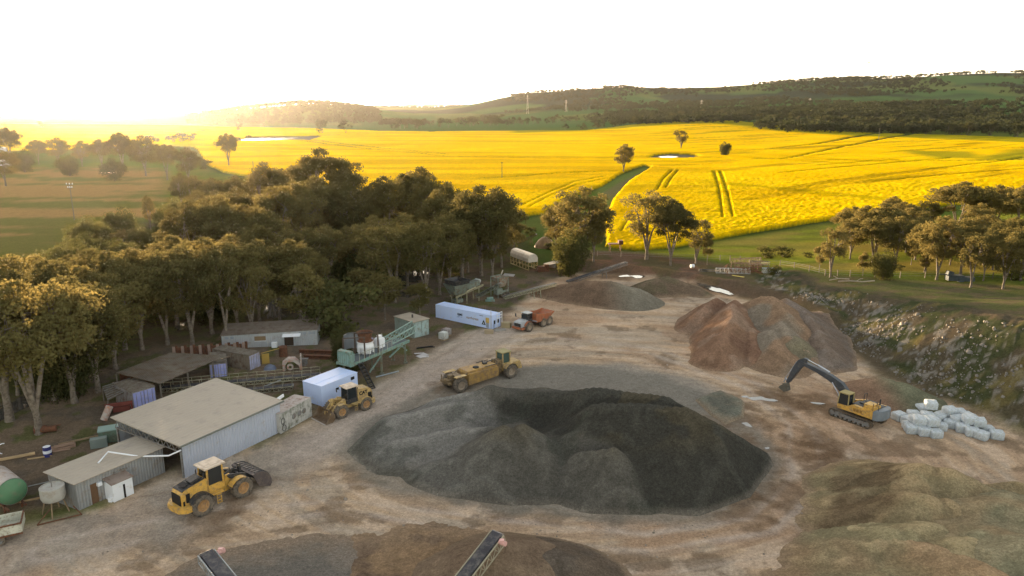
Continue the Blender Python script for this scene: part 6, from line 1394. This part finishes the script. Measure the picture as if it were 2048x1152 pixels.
m = MB(org); m.box(Q2(2.6, 0, 2.9), (2.6, 1.3, .8), rz=math.atan2(ax.y, ax.x), ry=-.18); m.box(Q2(-.6, 0, .7), (1.6, 1.2, .6), rz=math.atan2(ax.y, ax.x)); m.build("feeder", M_GG, t)
m = MB(org); m.tube(Q2(4.0, -.4, 3.3), Q2(4.0, .5, 3.3), .35, 12); m.build("motor", mat("pale_grey_paint", (.4, .42, .42)), t)
MB(org).box(Q2(1.9, -.72, 2.3), (2.0, .05, .18), rz=math.atan2(ax.y, ax.x), ry=-.18).build("walkway_edge", mat("cream_board", (.45, .40, .28)), t)
# screen tower
t = thing("screen_tower", "rust-stained screen box on a grey-green steel tower in the middle of the old plant", "screen", P(1000, 592)); org3 = t.location; Q3 = lambda x, y, z: org3+ax*x+ay*y+UZ*z
m = MB(org3); wedge(m, -1.0, 1.2, .5, 1.0, 1.7, 3.4, o=Q3, sh=.5); m.build("screen_box", mat("rust_stained_grey", (.26, .27, .24), var=.3, dirt=(.22, .10, .04), dirt_amt=.6, vscale=1.2), t)
m = MB(org3)
for x in (-1.3, 1.1):
    for y in (-.9, .9): m.beam(Q3(x, y, 3.5), Q3(x, y, 0), .15)
m.beam(Q3(-1.3, -.9, 3.5), Q3(1.1, -.9, 3.5), .14); m.beam(Q3(-1.3, .9, 3.5), Q3(1.1, .9, 3.5), .14); m.beam(Q3(-1.3, -.9, 1.0), Q3(1.1, -.9, 1.0), .2, .3); m.build("tower", M_GG, t)
m = MB(org3); m.box(Q3(-1.0, -.6, 1.1), (1.3, .9, .9), rz=math.atan2(ax.y, ax.x)); m.build("engine_box", M_GG, t)
for x in (-.2, .9): 
    wl = MB().lathe([(.2, -.15), (.42, -.15), (.42, .15), (.2, .15)], (0, 0, 0), 'Y', 14).build("wheel", M_TYRE, t); wl.location = Q3(x, -1.0, .42)-org3; wl.rotation_euler = (0, 0, math.atan2(ax.y, ax.x))
q = P(980, 602); m = MB(q); m.tube(q+Vector((-.5, 0, .35)), q+Vector((.5, .3, .35)), .3, 12); m.box(q+Vector((0, 0, .1)), (1.6, .8, .2)); o = m.build("electric_motor", M_TEAL, None); o.location = q; tag(o, "teal electric motor standing on the ground under the old plant", "motor")
conveyor("belt_conveyor", "short steep dark belt rising from the feeder to the screen tower", P(955, 590, 1.4), P(999, 566, 4.2), .9, .45, M_GG, M_BELT)
conveyor("belt_conveyor", "long low belt conveyor pointing right from the screen tower towards the long brown heap", P(1008, 592, .9), P(1110, 566, 2.2), .8, .45, mat("yellow_grey_steel", (.30, .29, .20), rough=.7, var=.25), M_DK, legs=(.55, .68), rail=False, bays=16)
# long slanting conveyor left of the wide trees
conveyor("belt_conveyor", "long slanting grey conveyor resting on the ground beneath the dark drooping tree", P(1135, 562, .3), P(1252, 524, 2.6), .9, .5, mat("dull_grey_steel", (.17, .165, .165), var=.3, dirt=(.2, .15, .12)), M_BELT, legs=(.62,), bays=18)
q = P(1090, 521, 0)
conveyor("belt_conveyor", "small old conveyor in the green patch left of the dark drooping tree", P(1035, 484, .3), P(1072, 468, 2.6), .8, .5, M_RUST, M_BELT, legs=(.7,))
# conveyors lying between the sheds
M_OLDY = mat("old_cream_steel", (.33, .31, .22), rough=.8, var=.3, dirt=(.15, .12, .07), dirt_amt=.5)
conveyor("belt_conveyor", "very long cream-railed conveyor lying on the ground behind the big roof, upper one", P(325, 775, .5), P(640, 748, .7), 1.0, .4, M_OLDY, M_BELT, rail=True, bays=34)
conveyor("belt_conveyor", "shorter cream-railed conveyor lying just behind the big roof, lower one", P(470, 782, .4), P(585, 770, .6), .9, .4, M_OLDY, M_BELT, rail=True, bays=12)
q0, q1 = P(515, 778, .3), P(562, 760, 1.0); m = MB(q0); m.tube(q0, q1, .07); o = m.build("steel_pipe", M_CGAL, None); o.location = q0; tag(o, "thin grey pipe laid across the two cream-railed conveyors", "pipe")
# white tank on yellow frame
a, b = P(1030, 527), P(1066, 541); ux2 = (b-a); LT = ux2.length; rz2 = math.atan2(ux2.y, ux2.x)
t = thing("storage_tank", "long white rounded tank on a yellowish steel frame at the back of the yard", "tank", (a.x, a.y, 0), rz2); H_ = 3.3
m = MB(); prof = [(-1.05, 1.7), (-1.1, 2.4), (-.85, 3.0), (-.4, 3.3), (.4, 3.3), (.85, 3.0), (1.1, 2.4), (1.05, 1.7)]; V = [(0, y, z) for y, z in prof]+[(LT, y, z) for y, z in prof]; n = len(prof)
m._add(V, [tuple(range(n)), tuple(range(2*n-1, n-1, -1))]+[(i, i+n, (i+1) % n+n, (i+1) % n) for i in range(n)]); m.build("tank", mat("cream_white_paint", (.60, .57, .52), rough=.6, var=.08, dirt=(.4, .35, .28), dirt_amt=.3), t)
m = MB()
for k in range(7): m.beam((LT*k/6, -1.0, 0), (LT*k/6, -1.05, 1.8), .1); m.beam((LT*k/6, 1.0, 0), (LT*k/6, 1.05, 1.8), .1)
for y in (-1.0, 1.0):
    m.beam((0, y, .9), (LT, y, .9), .08); m.beam((0, y, .15), (LT, y, .15), .14)
    for k in range(6): m.beam((LT*k/6, y, .2), (LT*(k+1)/6, y, 1.7), .06)
m.beam((LT, -1, .9), (LT, 1, .9), .08); m.build("frame", mat("yellow_frame", (.38, .30, .14), var=.25), t)
# left foreground tanks and trailer
q = P(22, 1015); t = thing("tank_trailer", "round grey tank with green dished end at the left edge", "tank", (q.x, q.y, 0), R(-38)); 
m = MB(); m.lathe([(0, -2.8), (1.0, -2.7), (1.05, -2.6), (1.05, .9), (1.1, .95), (1.1, 1.0)], (0, 0, 1.75), 'X', 24); m.build("tank", mat("pinkish_grey_tank", (.40, .36, .34), rough=.6, var=.15, dirt=(.25, .16, .1), dirt_amt=.4), t, 0, True)
m = MB(); m.lathe([(1.06, 0.98), (1.04, 1.05), (.7, 1.22), (0, 1.3)], (0, 0, 1.75), 'X', 24); m.build("tank_end", mat("green_tank_end", (.09, .20, .11), rough=.6, var=.15, dirt=(.16, .18, .12), dirt_amt=.3), t, 0, True)
m = MB(); m.beam((-2.5, -.6, .55), (1.6, -.6, .55), .14); m.beam((-2.5, .6, .55), (1.6, .6, .55), .14)
for x in (-1.8, .6):
    for y in (-.6, .6): m.beam((x, y, 0), (x, y, 1.0), .14)
m.build("frame", M_RUST, t)
q = P(112, 1026); t = thing("silver_drum", "silver open-topped drum on splayed legs before the low shed's left end", "tank", (q.x, q.y, 0))
MB().lathe([(0, 1.2), (.78, 1.25), (.88, 1.5), (.88, 2.35), (.84, 2.37), (.84, 2.28), (0, 2.26)], (0, 0, 0), 'Z', 28).build("drum", mat("silver_sheet", (.40, .39, .36), rough=.45, var=.12, dirt=(.28, .24, .2), dirt_amt=.4), t, 0, True)
MB().tube((0, 0, 2.2), (0, 0, 2.95), .04, 6).build("pipe", M_GREY, t)
for a_ in (.3, 1.87, 3.44, 5.01): MB().beam((math.cos(a_)*.6, math.sin(a_)*.6, 1.35), (math.cos(a_)*.95, math.sin(a_)*.95, 0), .08).build("leg", M_WOOD, t)
q = P(12, 1082); t = thing("tray_trailer", "cream tipper tray with rusty rims cut by the left edge", "trailer", (q.x-.6, q.y, 0), R(28))
m = MB()
for y in (-1.0, 1.0): m.box((0, y, 1.15), (3.4, .07, .75))
for x in (-1.7, 1.7): m.box((x, 0, 1.15), (.07, 2.07, .75))
m.box((0, 0, .8), (3.4, 2.0, .08)); m.build("tray", mat("cream_paint", (.50, .50, .42), rough=.6, var=.1, dirt=(.2, .14, .09), dirt_amt=.4, vscale=1.5), t)
m = MB(); m.beam((-1.7, -1.02, 1.55), (1.75, -1.02, 1.55), .1); m.beam((1.72, -1.02, 1.55), (1.72, 1.02, 1.55), .1); m.beam((-1.7, -1.0, .76), (1.75, -1.0, .76), .14); m.build("rim_rail", M_RUST, t)
m = MB(); m.box((0, 0, .6), (3.2, .8, .3)); m.build("chassis", M_DK, t)
for x in (-.9, .2): wheel(t, x, -.8, .42, .3, M_GREY, -1)
# small yard things ------------------------------------------------------
def small(name, label, cat, px, py, fn, m_, rz=0, z=0, bevel=0):
    q = G(px, py); m = MB(); fn(m); o = m.build(name, m_, None, bevel); o.location = (q.x, q.y, q.z+z); o.rotation_euler = (0, 0, R(rz)); return tag(o, label, cat)
q = P(96, 912); t = thing("oil_drum", "blue and white banded oil drum standing by the planks", "drum", q); MB().lathe([(0, .0), (.34, 0), (.34, .3), (.35, .32), (.34, .34), (.34, .6), (.35, .62), (.34, .64), (.34, .95), (0, .93)], (0, 0, 0), 'Z', 18).build("drum", mat("dark_blue_paint", (.03, .035, .16), rough=.5), t); MB().lathe([(.352, .34), (.356, .34), (.356, .62), (.352, .62)], (0, 0, 0), 'Z', 18).build("band", M_WHITE, t); MB().lathe([(0, .955), (.31, .955), (.31, .935)], (0, 0, 0), 'Z', 18).build("lid", M_WHITE, t)
q = P(222, 880); t = thing("green_tank", "pale green flat-lidded tank between the low shed and the trees", "tank", q, R(25)); MB().box((0, 0, .6), (1.9, 1.3, 1.2)).build("body", mat("dull_green_paint", (.13, .19, .14), var=.2, dirt=(.12, .1, .07)), t, .04); MB().box((0, 0, 1.25), (2.0, 1.45, .1)).build("lid", mat("pale_aqua_paint", (.26, .36, .33), var=.12), t, .02); MB().box((-.9, -1.3, .5), (1.4, .7, .9)).build("step_box", mat("grey_green_box", (.2, .24, .22)), t)
small("timber_beam", "long yellowish timber beam lying left of the pale green tank", "timber", 168, 884, lambda m: m.beam((-1.9, -.9, .2), (1.9, .9, .45), .14), M_WOOD)
small("timber_beam", "sunlit pale plank with white-capped end at the left edge below the trees", "timber", 18, 922, lambda m: (m.beam((-2.5, -1.0, .15), (1.5, .8, .3), .2), m.tube((1.4, .75, .3), (1.8, .95, .3), .16)), mat("bright_wood", (.42, .30, .17), var=.2))
small("timber_beam", "thin plank on the ground just left of the blue and white drum", "timber", 80, 916, lambda m: m.beam((-.9, -.4, .08), (.9, .3, .1), .1), mat("bright_wood", (.4, .3, .17)))
small("timber_sheet", "brown sheets of board stacked beside the blue and white drum", "board", 125, 896, lambda m: (m.box((0, 0, .1), (2.2, .9, .12), rz=.5), m.box((.3, -.6, .06), (1.4, .35, .05), rz=.45), m.box((.1, .2, .22), (1.7, .7, .06), rz=.62)), mat("brown_board", (.26, .17, .12), var=.2))
small("white_ring", "thin white curved hoop at the left edge among the trunks", "hoop", 8, 908, lambda m: m.path([(.45*math.cos(k*.4), 0, .55+.5*math.sin(k*.4)) for k in range(3, 12)], .05), M_WHITE, 40)
small("steel_pole", "pale thin pole lying between the round tank and the silver drum", "pole", 68, 982, lambda m: m.beam((-1.2, -.7, .5), (1.2, .6, .6), .06), M_CGAL)
small("timber_beam", "long brown timber rail in front of the round tank and silver drum", "timber", 70, 1012, lambda m: m.beam((-2.6, -1.1, .5), (1.4, .8, .6), .12), mat("rail_wood", (.28, .19, .1), var=.3))
small("angle_iron", "low rusty angle frame on the ground beneath the silver drum", "frame", 120, 1040, lambda m: (m.beam((-1.2, -.9, .1), (1.4, .6, .15), .08), m.beam((-1.2, -.9, .1), (-.8, .2, .8), .06), m.beam((1.4, .6, .1), (.6, .9, .7), .06)), M_RUST)
small("gas_cylinder_rack", "rusty scrap barrel and pipes among the trunks, left of the pale green tank", "scrap", 80, 868, lambda m: (m.tube((-.5, 0, .4), (.5, .3, .4), .4, 12), m.tube((.6, 0, .5), (1.5, .3, .5), .3, 10), m.beam((-1, .6, .3), (1.6, .9, .6), .1)), M_RUST)
small("scrap_tank", "orange-ended white cylinder leaning in the scrap behind the big roof's left corner", "scrap", 214, 842, lambda m: m.tube((-.2, -.2, .2), (.3, .3, 1.5), .35, 12), mat("chalky_white", (.42, .38, .35), dirt=(.4, .15, .08), dirt_amt=.5))
small("red_gantry", "dark red iron frame standing behind the big roof's left corner", "scrap", 240, 828, lambda m: (m.box((0, 0, 1.1), (2.6, .12, .4)), m.box((-1.2, 0, .5), (.15, .5, 1.2)), m.box((1.2, 0, .5), (.15, .5, 1.2)), m.box((.2, .4, .5), (1.6, .8, .5))), mat("dark_red_paint", (.16, .045, .035), var=.3), 25)
small("white_plank", "white plank propped on the collapsed slatted lean-to", "plank", 240, 798, lambda m: m.beam((-1.0, .8, 1.6), (.9, -.5, 1.5), .14, .05), mat("chalky_white", (.42, .38, .35)))
small("scrap_bin", "broken white machine housing between the long shed and the railed conveyors", "scrap", 588, 738, lambda m: (m.prism([(-1.3, 0), (-1.3, 1.0), (-.6, 1.5), (.2, 1.45), (.9, .7), (1.0, 0), (.7, 0), (.6, .6), (.0, 1.1), (-.7, 1.1), (-1.0, .7), (-1.0, 0)], -.5, .5), m.box((.9, 0, .9), (.14, 1.2, 1.8)), m.lathe([(.2, -.1), (.4, -.1), (.4, .1), (.2, .1)], (-.4, -.55, .5), 'Y', 12)), mat("chalky_white", (.42, .38, .35)), 15)
small("rusty_drum", "rust-brown round drum next to the broken white housing", "drum", 567, 712, lambda m: m.lathe([(0, 0), (.55, 0), (.55, 1.3), (0, 1.35)], (0, 0, 0), 'Z', 14), M_RUST)
small("crumpled_motor", "small rusty reel with white lid at the end of the railed conveyor", "scrap", 609, 730, lambda m: (m.lathe([(0, 0), (.4, 0), (.4, .8), (0, .8)], (0, 0, 0), 'Z', 12), m.box((0, 0, .85), (1.0, .5, .06))), M_GREY)
small("blue_tarp", "small heap under a bluish tarpaulin behind the railed conveyors", "heap", 540, 738, lambda m: m.lathe([(.8, 0), (.6, .35), (.25, .55), (0, .5)], (0, 0, 0), 'Z', 10), mat("dull_blue_tarp", (.12, .14, .2), var=.3))
small("yellow_board", "yellow-brown upright panel right of the ribbed brown container", "panel", 532, 728, lambda m: (m.box((0, 0, .7), (.9, .08, 1.3)), m.beam((-.5, 0, 1.5), (1.8, .2, 1.7), .07)), mat("ochre_board", (.36, .24, .06), var=.25), 30)
for px, py, l in ((640, 707, "upper rusty steel beam lying beside the teal platform"), (650, 718, "lower rusty steel beam lying beside the teal platform")):
    small("steel_beam", l, "beam", px, py, lambda m: (m.box((0, 0, .45), (5.6, .5, .08)), m.box((0, 0, .22), (5.6, .08, .44)), m.box((0, 0, .04), (5.6, .5, .08))), M_RUST, -6)
for px, py, s_, l, mm in ((887, 679, 1.0, "white ribbed cube tank, nearer one of a pair by the lettered container", mat("ribbed_white_plastic", (.50, .52, .50), var=.1, dirt=(.25, .22, .18))), (893, 671, .95, "grey cube tank with dark red side, farther one of the pair by the lettered container", mat("grey_red_box", (.32, .29, .28), var=.15, dirt=(.09, .03, .03), dirt_amt=.5, vscale=.6))):
    q = P(px, py); t = thing("cube_tank", l, "tank", q, R(-35), None, s_); MB().box((0, 0, .62), (1.0, 1.0, .95)).build("bottle", mm, t, .05); m = MB()
    for k in range(5):
        u = -.5+k*.25
        for s2 in (-.52, .52): m.beam((u, s2, .14), (u, s2, 1.1), .025); m.beam((s2, u, .14), (s2, u, 1.1), .025)
    m.build("cage", M_CGAL, t); MB().box((0, 0, .07), (1.05, 1.05, .13)).build("pallet", M_WOOD, t)
small("pale_sheet", "crumpled pale plastic sheet on the ground right of the teal platform", "sheet", 845, 712, lambda m: (m.box((0, 0, .06), (1.6, .9, .04), rz=.9, rx=.1), m.box((-.5, .8, .1), (1.4, .4, .03), rz=.5, ry=.1), m.box((.4, -.5, .05), (1.0, .3, .03), rz=.2)), mat("pale_plastic", (.42, .40, .40), var=.2))
small("black_hose", "black bundle lying above the crumpled pale sheet", "bundle", 850, 697, lambda m: (m.beam((-1.1, -.3, .15), (1.0, .4, .2), .16), m.beam((-.6, .2, .15), (1.3, .2, .15), .1)), M_BLACK)
small("steel_pole", "pale blue-grey pole lying on the ground in front of the teal platform", "pole", 775, 750, lambda m: m.tube((-1.2, -1.0, .12), (1.2, 1.0, .12), .08), mat("blue_grey_pole", (.30, .34, .38)))
small("old_machine", "rust-brown engine block behind the white tank's end", "scrap", 1086, 543, lambda m: (m.box((0, 0, .6), (2.2, 1.3, 1.0)), m.box((.6, -.3, 1.2), (.9, .7, .5)), m.tube((-.9, -.8, .4), (-.9, .8, .4), .4, 12)), M_RUST, 10)
small("flat_trailer", "flat grey trailer deck slanting up beside the dark drooping tree", "trailer", 1112, 533, lambda m: (m.box((0, 0, .9), (6.0, 1.8, .14)), m.box((0, 0, .7), (5.6, .5, .25)), m.tube((-1.5, -.9, .4), (-1.5, .9, .4), .4, 12), m.tube((1.5, -.9, .4), (1.5, .9, .4), .4, 12)), mat("deck_grey", (.28, .27, .25), var=.25), 48)
small("earth_mound", "rounded brown earth mound in the green patch behind the white tank", "mound", 1090, 494, lambda m: m.lathe([(2.6, -.2), (2.3, .7), (1.6, 1.7), (.8, 2.3), (0, 2.4)], (0, 0, 0), 'Z', 14), mat("mound_earth", (.22, .14, .07), var=.3, bump=.6, bscale=2))
small("broken_slab", "tilted pale slab lying in the grass by the old plant", "slab", 1018, 553, lambda m: (m.box((0, 0, .3), (2.2, .8, .1), rz=-.4, rx=.3), m.tube((-1.5, .8, .2), (-1.2, 1.2, 1.0), .1)), mat("pale_plastic", (.4, .4, .4)))
small("round_table_machine", "small flat-topped rusty screen between the clump and the airy gum tree", "scrap", 1230, 502, lambda m: (m.box((0, 0, 1.7), (3.2, 1.6, .15)), m.box((1.2, 0, 2.0), (1.0, 1.2, .9)), *[m.beam((x, y, 0), (x, y, 1.7), .12) for x in (-1.2, 1.2) for y in (-.6, .6)]), M_RUST, 5)
small("yellow_plate", "yellow plank lying in front of the steel scrap heap", "plank", 1476, 554, lambda m: m.box((0, 0, .15), (2.4, .3, .1), rz=-.7), mat("bright_yellow_plank", (.55, .45, .12)))
small("white_barrel", "small white barrel at the left end of the steel scrap heap", "barrel", 1384, 536, lambda m: m.tube((-.3, 0, .4), (.4, .2, .4), .38, 12), M_WHITE)
# steel scrap heap: lattice frames stacked and leaning
def lattice(par, p, L, Hh, rz, m_, dz=0, tilt=0, n=8):
    m = MB(); c_, s_ = math.cos(rz), math.sin(rz); X_ = lambda u, v, w_: (p[0]+u*c_-v*s_, p[1]+u*s_+v*c_, p[2]+w_+tilt*u)
    for v in (0, Hh*.8):
        for w_ in (0, Hh): m.beam(X_(0, v, w_), X_(L, v, w_), .07)
        for k in range(n+1): m.beam(X_(L*k/n, v, 0), X_(L*k/n, v, Hh), .05); 
        for k in range(n): m.beam(X_(L*k/n, v, 0), X_(L*(k+1)/n, v, Hh), .04)
    for k in range(n+1): m.beam(X_(L*k/n, 0, Hh), X_(L*k/n, Hh*.8, Hh), .05)
    return m.build("lattice_frame", m_, par)
q = G(1450, 545); q2 = G(1535, 549)
for i, (px, py, L, Hh, rz, z, mm, tl, lb) in enumerate([(1432, 547, 6.5, .9, R(-8), .1, M_CGAL, 0, "long grey lattice frame along the front of the steel scrap heap"), (1470, 545, 5.0, .8, R(-4), 1.0, mat("rusty_lattice", (.16, .10, .07), var=.3), .0, "rusty lattice frame stacked on the steel scrap heap"),
        (1462, 540, 6.0, .9, R(2), 1.3, mat("rusty_lattice", (.1, .1, .1)), .04, "topmost long rusty lattice of the steel scrap heap"), (1526, 549, 3.4, .9, R(0), .3, mat("pale_blue_steel", (.34, .40, .44), var=.2), .0, "pale blue-grey short frame at the right end of the steel scrap heap"), (1500, 540, 4.2, .8, R(10), 1.0, M_DK, -.05, "dark lattice piece behind the pale blue-grey short frame"), (1398, 543, 4.0, .4, R(-5), .0, M_DK, 0, "low dark scrap frame at the left end of the steel scrap heap")]):
    qq = G(px, py); t = thing("scrap_lattice", lb, "scrap", qq, 0, "steel frames in the scrap heap"); lattice(t, (0, 0, z), L, Hh, rz, mm, tilt=tl)
    m = MB()
    if z > .5: m.beam((0, 0, 0), (0, 0, z), .1); m.beam((L*.9, .3, 0), (L*.9, .3, z+tl*L), .1); m.build("prop", mm, t)
g = np.random.default_rng(9)
q = G(1490, 546)
m = MB()
for k in range(46): a_ = g.uniform(0, 3.14); c = Vector((g.normal()*3.2, g.normal()*1.0, g.uniform(.1, 1.9)*(1 if k % 2 else .6))); v = Vector((math.cos(a_)*1.3, math.sin(a_)*.6, g.normal()*.35)); m.beam(c-v, c+v, .09)
o = m.build("scrap_steel", M_RUST, None); o.location = q; tag(o, "tangle of rusty bars filling the middle of the steel scrap heap", "scrap", kind="stuff")
small("scrap_machine", "dark blue-grey machine wreck under the trees on the bank rim", "scrap", 1908, 563, lambda m: (m.box((0, 0, .7), (2.6, 1.4, .9)), m.box((-.9, 0, 1.4), (.9, 1.0, .8), ry=.2), m.tube((.8, -.9, .4), (.8, .9, .4), .45, 12), m.beam((-2.6, 0, 1.3), (-1.2, 0, 1.2), .15), m.box((2.2, .2, .5), (2.0, 1.3, .7))), mat("blue_black_scrap", (.05, .065, .075), var=.4), -5)
small("fallen_branch", "pale fallen dead branch at the rim of the bank under the half-bare gum", "branch", 1712, 566, lambda m: (m.path([(-3, 0, .2), (-1, .3, .3), (1, 0, .25), (3.2, .5, .4)], .12), m.path([(0, .1, .3), (.9, .8, .6), (1.5, 1.4, .5)], .07), m.path([(-1.5, .2, .3), (-2.2, -.6, .5)], .06)), mat("dead_wood", (.33, .28, .22), var=.3), -8)
small("fallen_branch", "pale fallen branch nearer the half-bare gum's trunk", "branch", 1678, 561, lambda m: (m.path([(-2, 0, .15), (0, .3, .3), (2, -.1, .2)], .1), m.path([(0, .2, .3), (-.6, .9, .7)], .06)), mat("dead_wood", (.33, .28, .22)), 12)
# left shiny tin roofs far away, in the glare
for px, py, l in ((0, 303, "upper tiny bright roof at the left edge in the glare"), (4, 331, "lower tiny bright roof at the left edge in the glare")):
    q = P(px, py); t = thing("tin_shed", l, "shed", q, R(10)); MB().box((0, 0, 1.3), (8, 5, 2.6)).build("wall", M_CORRW, t); MB().prism([(-4.2, 2.62), (0, 4.0), (4.2, 2.62)], -2.8, 2.8).build("roof", M_WHITE, t)
# ---- poles, fences, wires ------------------------------------------------
def pole(label, px, py, ptop, arms=(), r_=.14, name="power_pole", ins=False):
    b = G(px, py); hh = height_at(b, ptop); t = thing(name, label, "pole", b)
    MB().tube((0, 0, -.2), (0, 0, hh), r_, 8, r_*.75).build("pole", M_POLE, t)
    for dz, w_ in arms:
        c = MB().box((0, 0, hh-dz), (w_, .14, .14)).build("cross_arm", M_POLE, t)
        if ins:
            m = MB()
            for x in (-w_*.45, w_*.45, 0): m.tube((x, 0, hh-dz+.05), (x, 0, hh-dz+.45), .12, 8)
            m.build("insulator", M_WHITE, c)
    return t
pole("power pole with two crossarms and white insulators in the open left paddock", 149, 440, 368, ((.15, 1.9), (1.1, 1.3)), .13, ins=True)
pole("thin timber pole alone in the yellow field, centre", 1004, 358, 324, ((.3, 1.2),), .16)
pole("short pole at the left edge of the yellow field by the lone leaning tree", 507, 340, 322, (), .16)
pole("pole in the yellow field near the dark tree belt, right", 1757, 281, 256, ((.4, 2.2),), .25)
for px, py, pt, l in ((1055, 222, 188, "leftmost far transmission tower below the hill skyline"), (1132, 226, 200, "second far transmission tower from the left"), (1402, 218, 200, "far transmission tower in the middle of the hill slope"), (1618, 215, 200, "rightmost far transmission tower, small and pale")):
    D_ = 2450; u = (px-1024)/1504; X0 = u*D_; zb = float(Z(X0, D_)); d = ray(1024, pt); ht = CAM_Z+D_*d[2]/d[1]-zb; ht = min(max(ht, 20), 60)
    t = thing("transmission_tower", l, "pylon", (X0, D_, zb), 0, "far transmission towers"); m = MB()
    for sx in (-1, 1):
        for sy in (-1, 1): m.beam((sx*3.2, sy*3.2, 0), (sx*.5, sy*.5, ht), .35)
        for k in range(5):
            a_ = 1-k/5*.85; b_ = 1-(k+1)/5*.85; m.beam((-3.2*a_, sx*3.2*a_, ht*k/5), (3.2*b_, sx*3.2*b_, ht*(k+1)/5), .2)
    m.build("lattice_mast", mat("pale_galvanised", (.5, .45, .38)), t); MB().box((0, 0, ht*.82), (12, .6, .6)).box((0, 0, ht*.93), (8, .5, .5)).build("cross_arm", mat("pale_galvanised", (.5, .45, .38)), t)
pts_ = [(1195, 512), (1290, 516), (1440, 521), (1480, 523), (1560, 532), (1650, 551), (1700, 553), (1800, 556), (1900, 556), (1985, 558), (2060, 562)]
fp = [G(*p) for p in pts_]; lines = []
proto_post = None; n_ = 0
for a_, b_ in zip(fp[:-1], fp[1:]):
    k_ = max(2, int((b_-a_).length/4.0))
    for k in range(k_): lines.append(a_.lerp(b_, k/k_))
t = thing("wire_fence", "post and wire fence between the quarry rim and the green paddock", "fence", fp[0]); pm = None
for q in lines:
    zq = float(Z(q.x, q.y)); 
    if pm is None: pm = MB().box((0, 0, .55), (.12, .12, 1.3)).build("post", M_POLE, t); ob = pm
    else: ob = pm.copy(); COL.objects.link(ob)
    ob.location = Vector((q.x, q.y, zq))-t.location
m = MB(t.location)
for hgt in (.4, .8, 1.1):
    for a_, b_ in zip(lines[:-1], lines[1:]): m.beam((a_.x, a_.y, float(Z(a_.x, a_.y))+hgt), (b_.x, b_.y, float(Z(b_.x, b_.y))+hgt), .025)
m.build("wire", M_GREY, t)
# bird high on the right
t = thing("bird", "small dark bird flying over the right-hand hills", "bird", (150*.714/1.0*1.0, 225, 31+15.0)); d = ray(1738, 126); k = 220/d[1]; t.location = (d[0]*k, d[1]*k, CAM_Z+d[2]*k)
m = MB(); n = 8; m.lathe([(0, -.28), (.06, -.2), (.09, 0), (.06, .15), (.05, .24), (0, .3)], (0, 0, 0), 'X', 8)
m._add([(.12, 0, .03), (-.1, 0, .03), (-.18, .5, .42), (-.02, .55, .44), (.12, 0, .0), (-.1, 0, .0)], [(0, 1, 2, 3), (4, 3, 2, 5), (0, 3, 4), (1, 5, 2)]); m._add([(.12, 0, .03), (-.1, 0, .03), (-.18, -.5, .42), (-.02, -.55, .44), (.12, 0, .0), (-.1, 0, .0)], [(3, 2, 1, 0), (5, 2, 3, 4), (4, 3, 0), (2, 5, 1)]); m._add([(-.25, 0, .0), (-.5, .1, .0), (-.5, -.1, .0), (-.25, 0, .03)], [(0, 1, 2), (3, 2, 1), (0, 3, 1), (0, 2, 3)])
o = m.build("body", M_BLACK, t)
HAZE = 1.05e-5
# ============================================================ HAZE
bm = bmesh.new(); bmesh.ops.create_cube(bm, size=1.0)
me = bpy.data.meshes.new("haze"); bm.to_mesh(me); bm.free()
haze = bpy.data.objects.new("haze", me); COL.objects.link(haze)
ztop = 300; zbot = float(min(GZ.min(), 0))-1.5
haze.scale = (14000, 14000, ztop-zbot); haze.location = (0, 0, (ztop+zbot)/2)
hm = bpy.data.materials.new("haze_air"); hm.use_nodes = True; t = hm.node_tree; t.nodes.remove(t.nodes["Principled BSDF"])
pv = t.nodes.new("ShaderNodeVolumePrincipled"); pv.inputs["Color"].default_value = (.95, .93, .90, 1); pv.inputs["Density"].default_value = HAZE; pv.inputs["Anisotropy"].default_value = .80
t.links.new(pv.outputs[0], t.nodes["Material Output"].inputs["Volume"]); me.materials.append(hm)
tag(haze, kind="stuff")
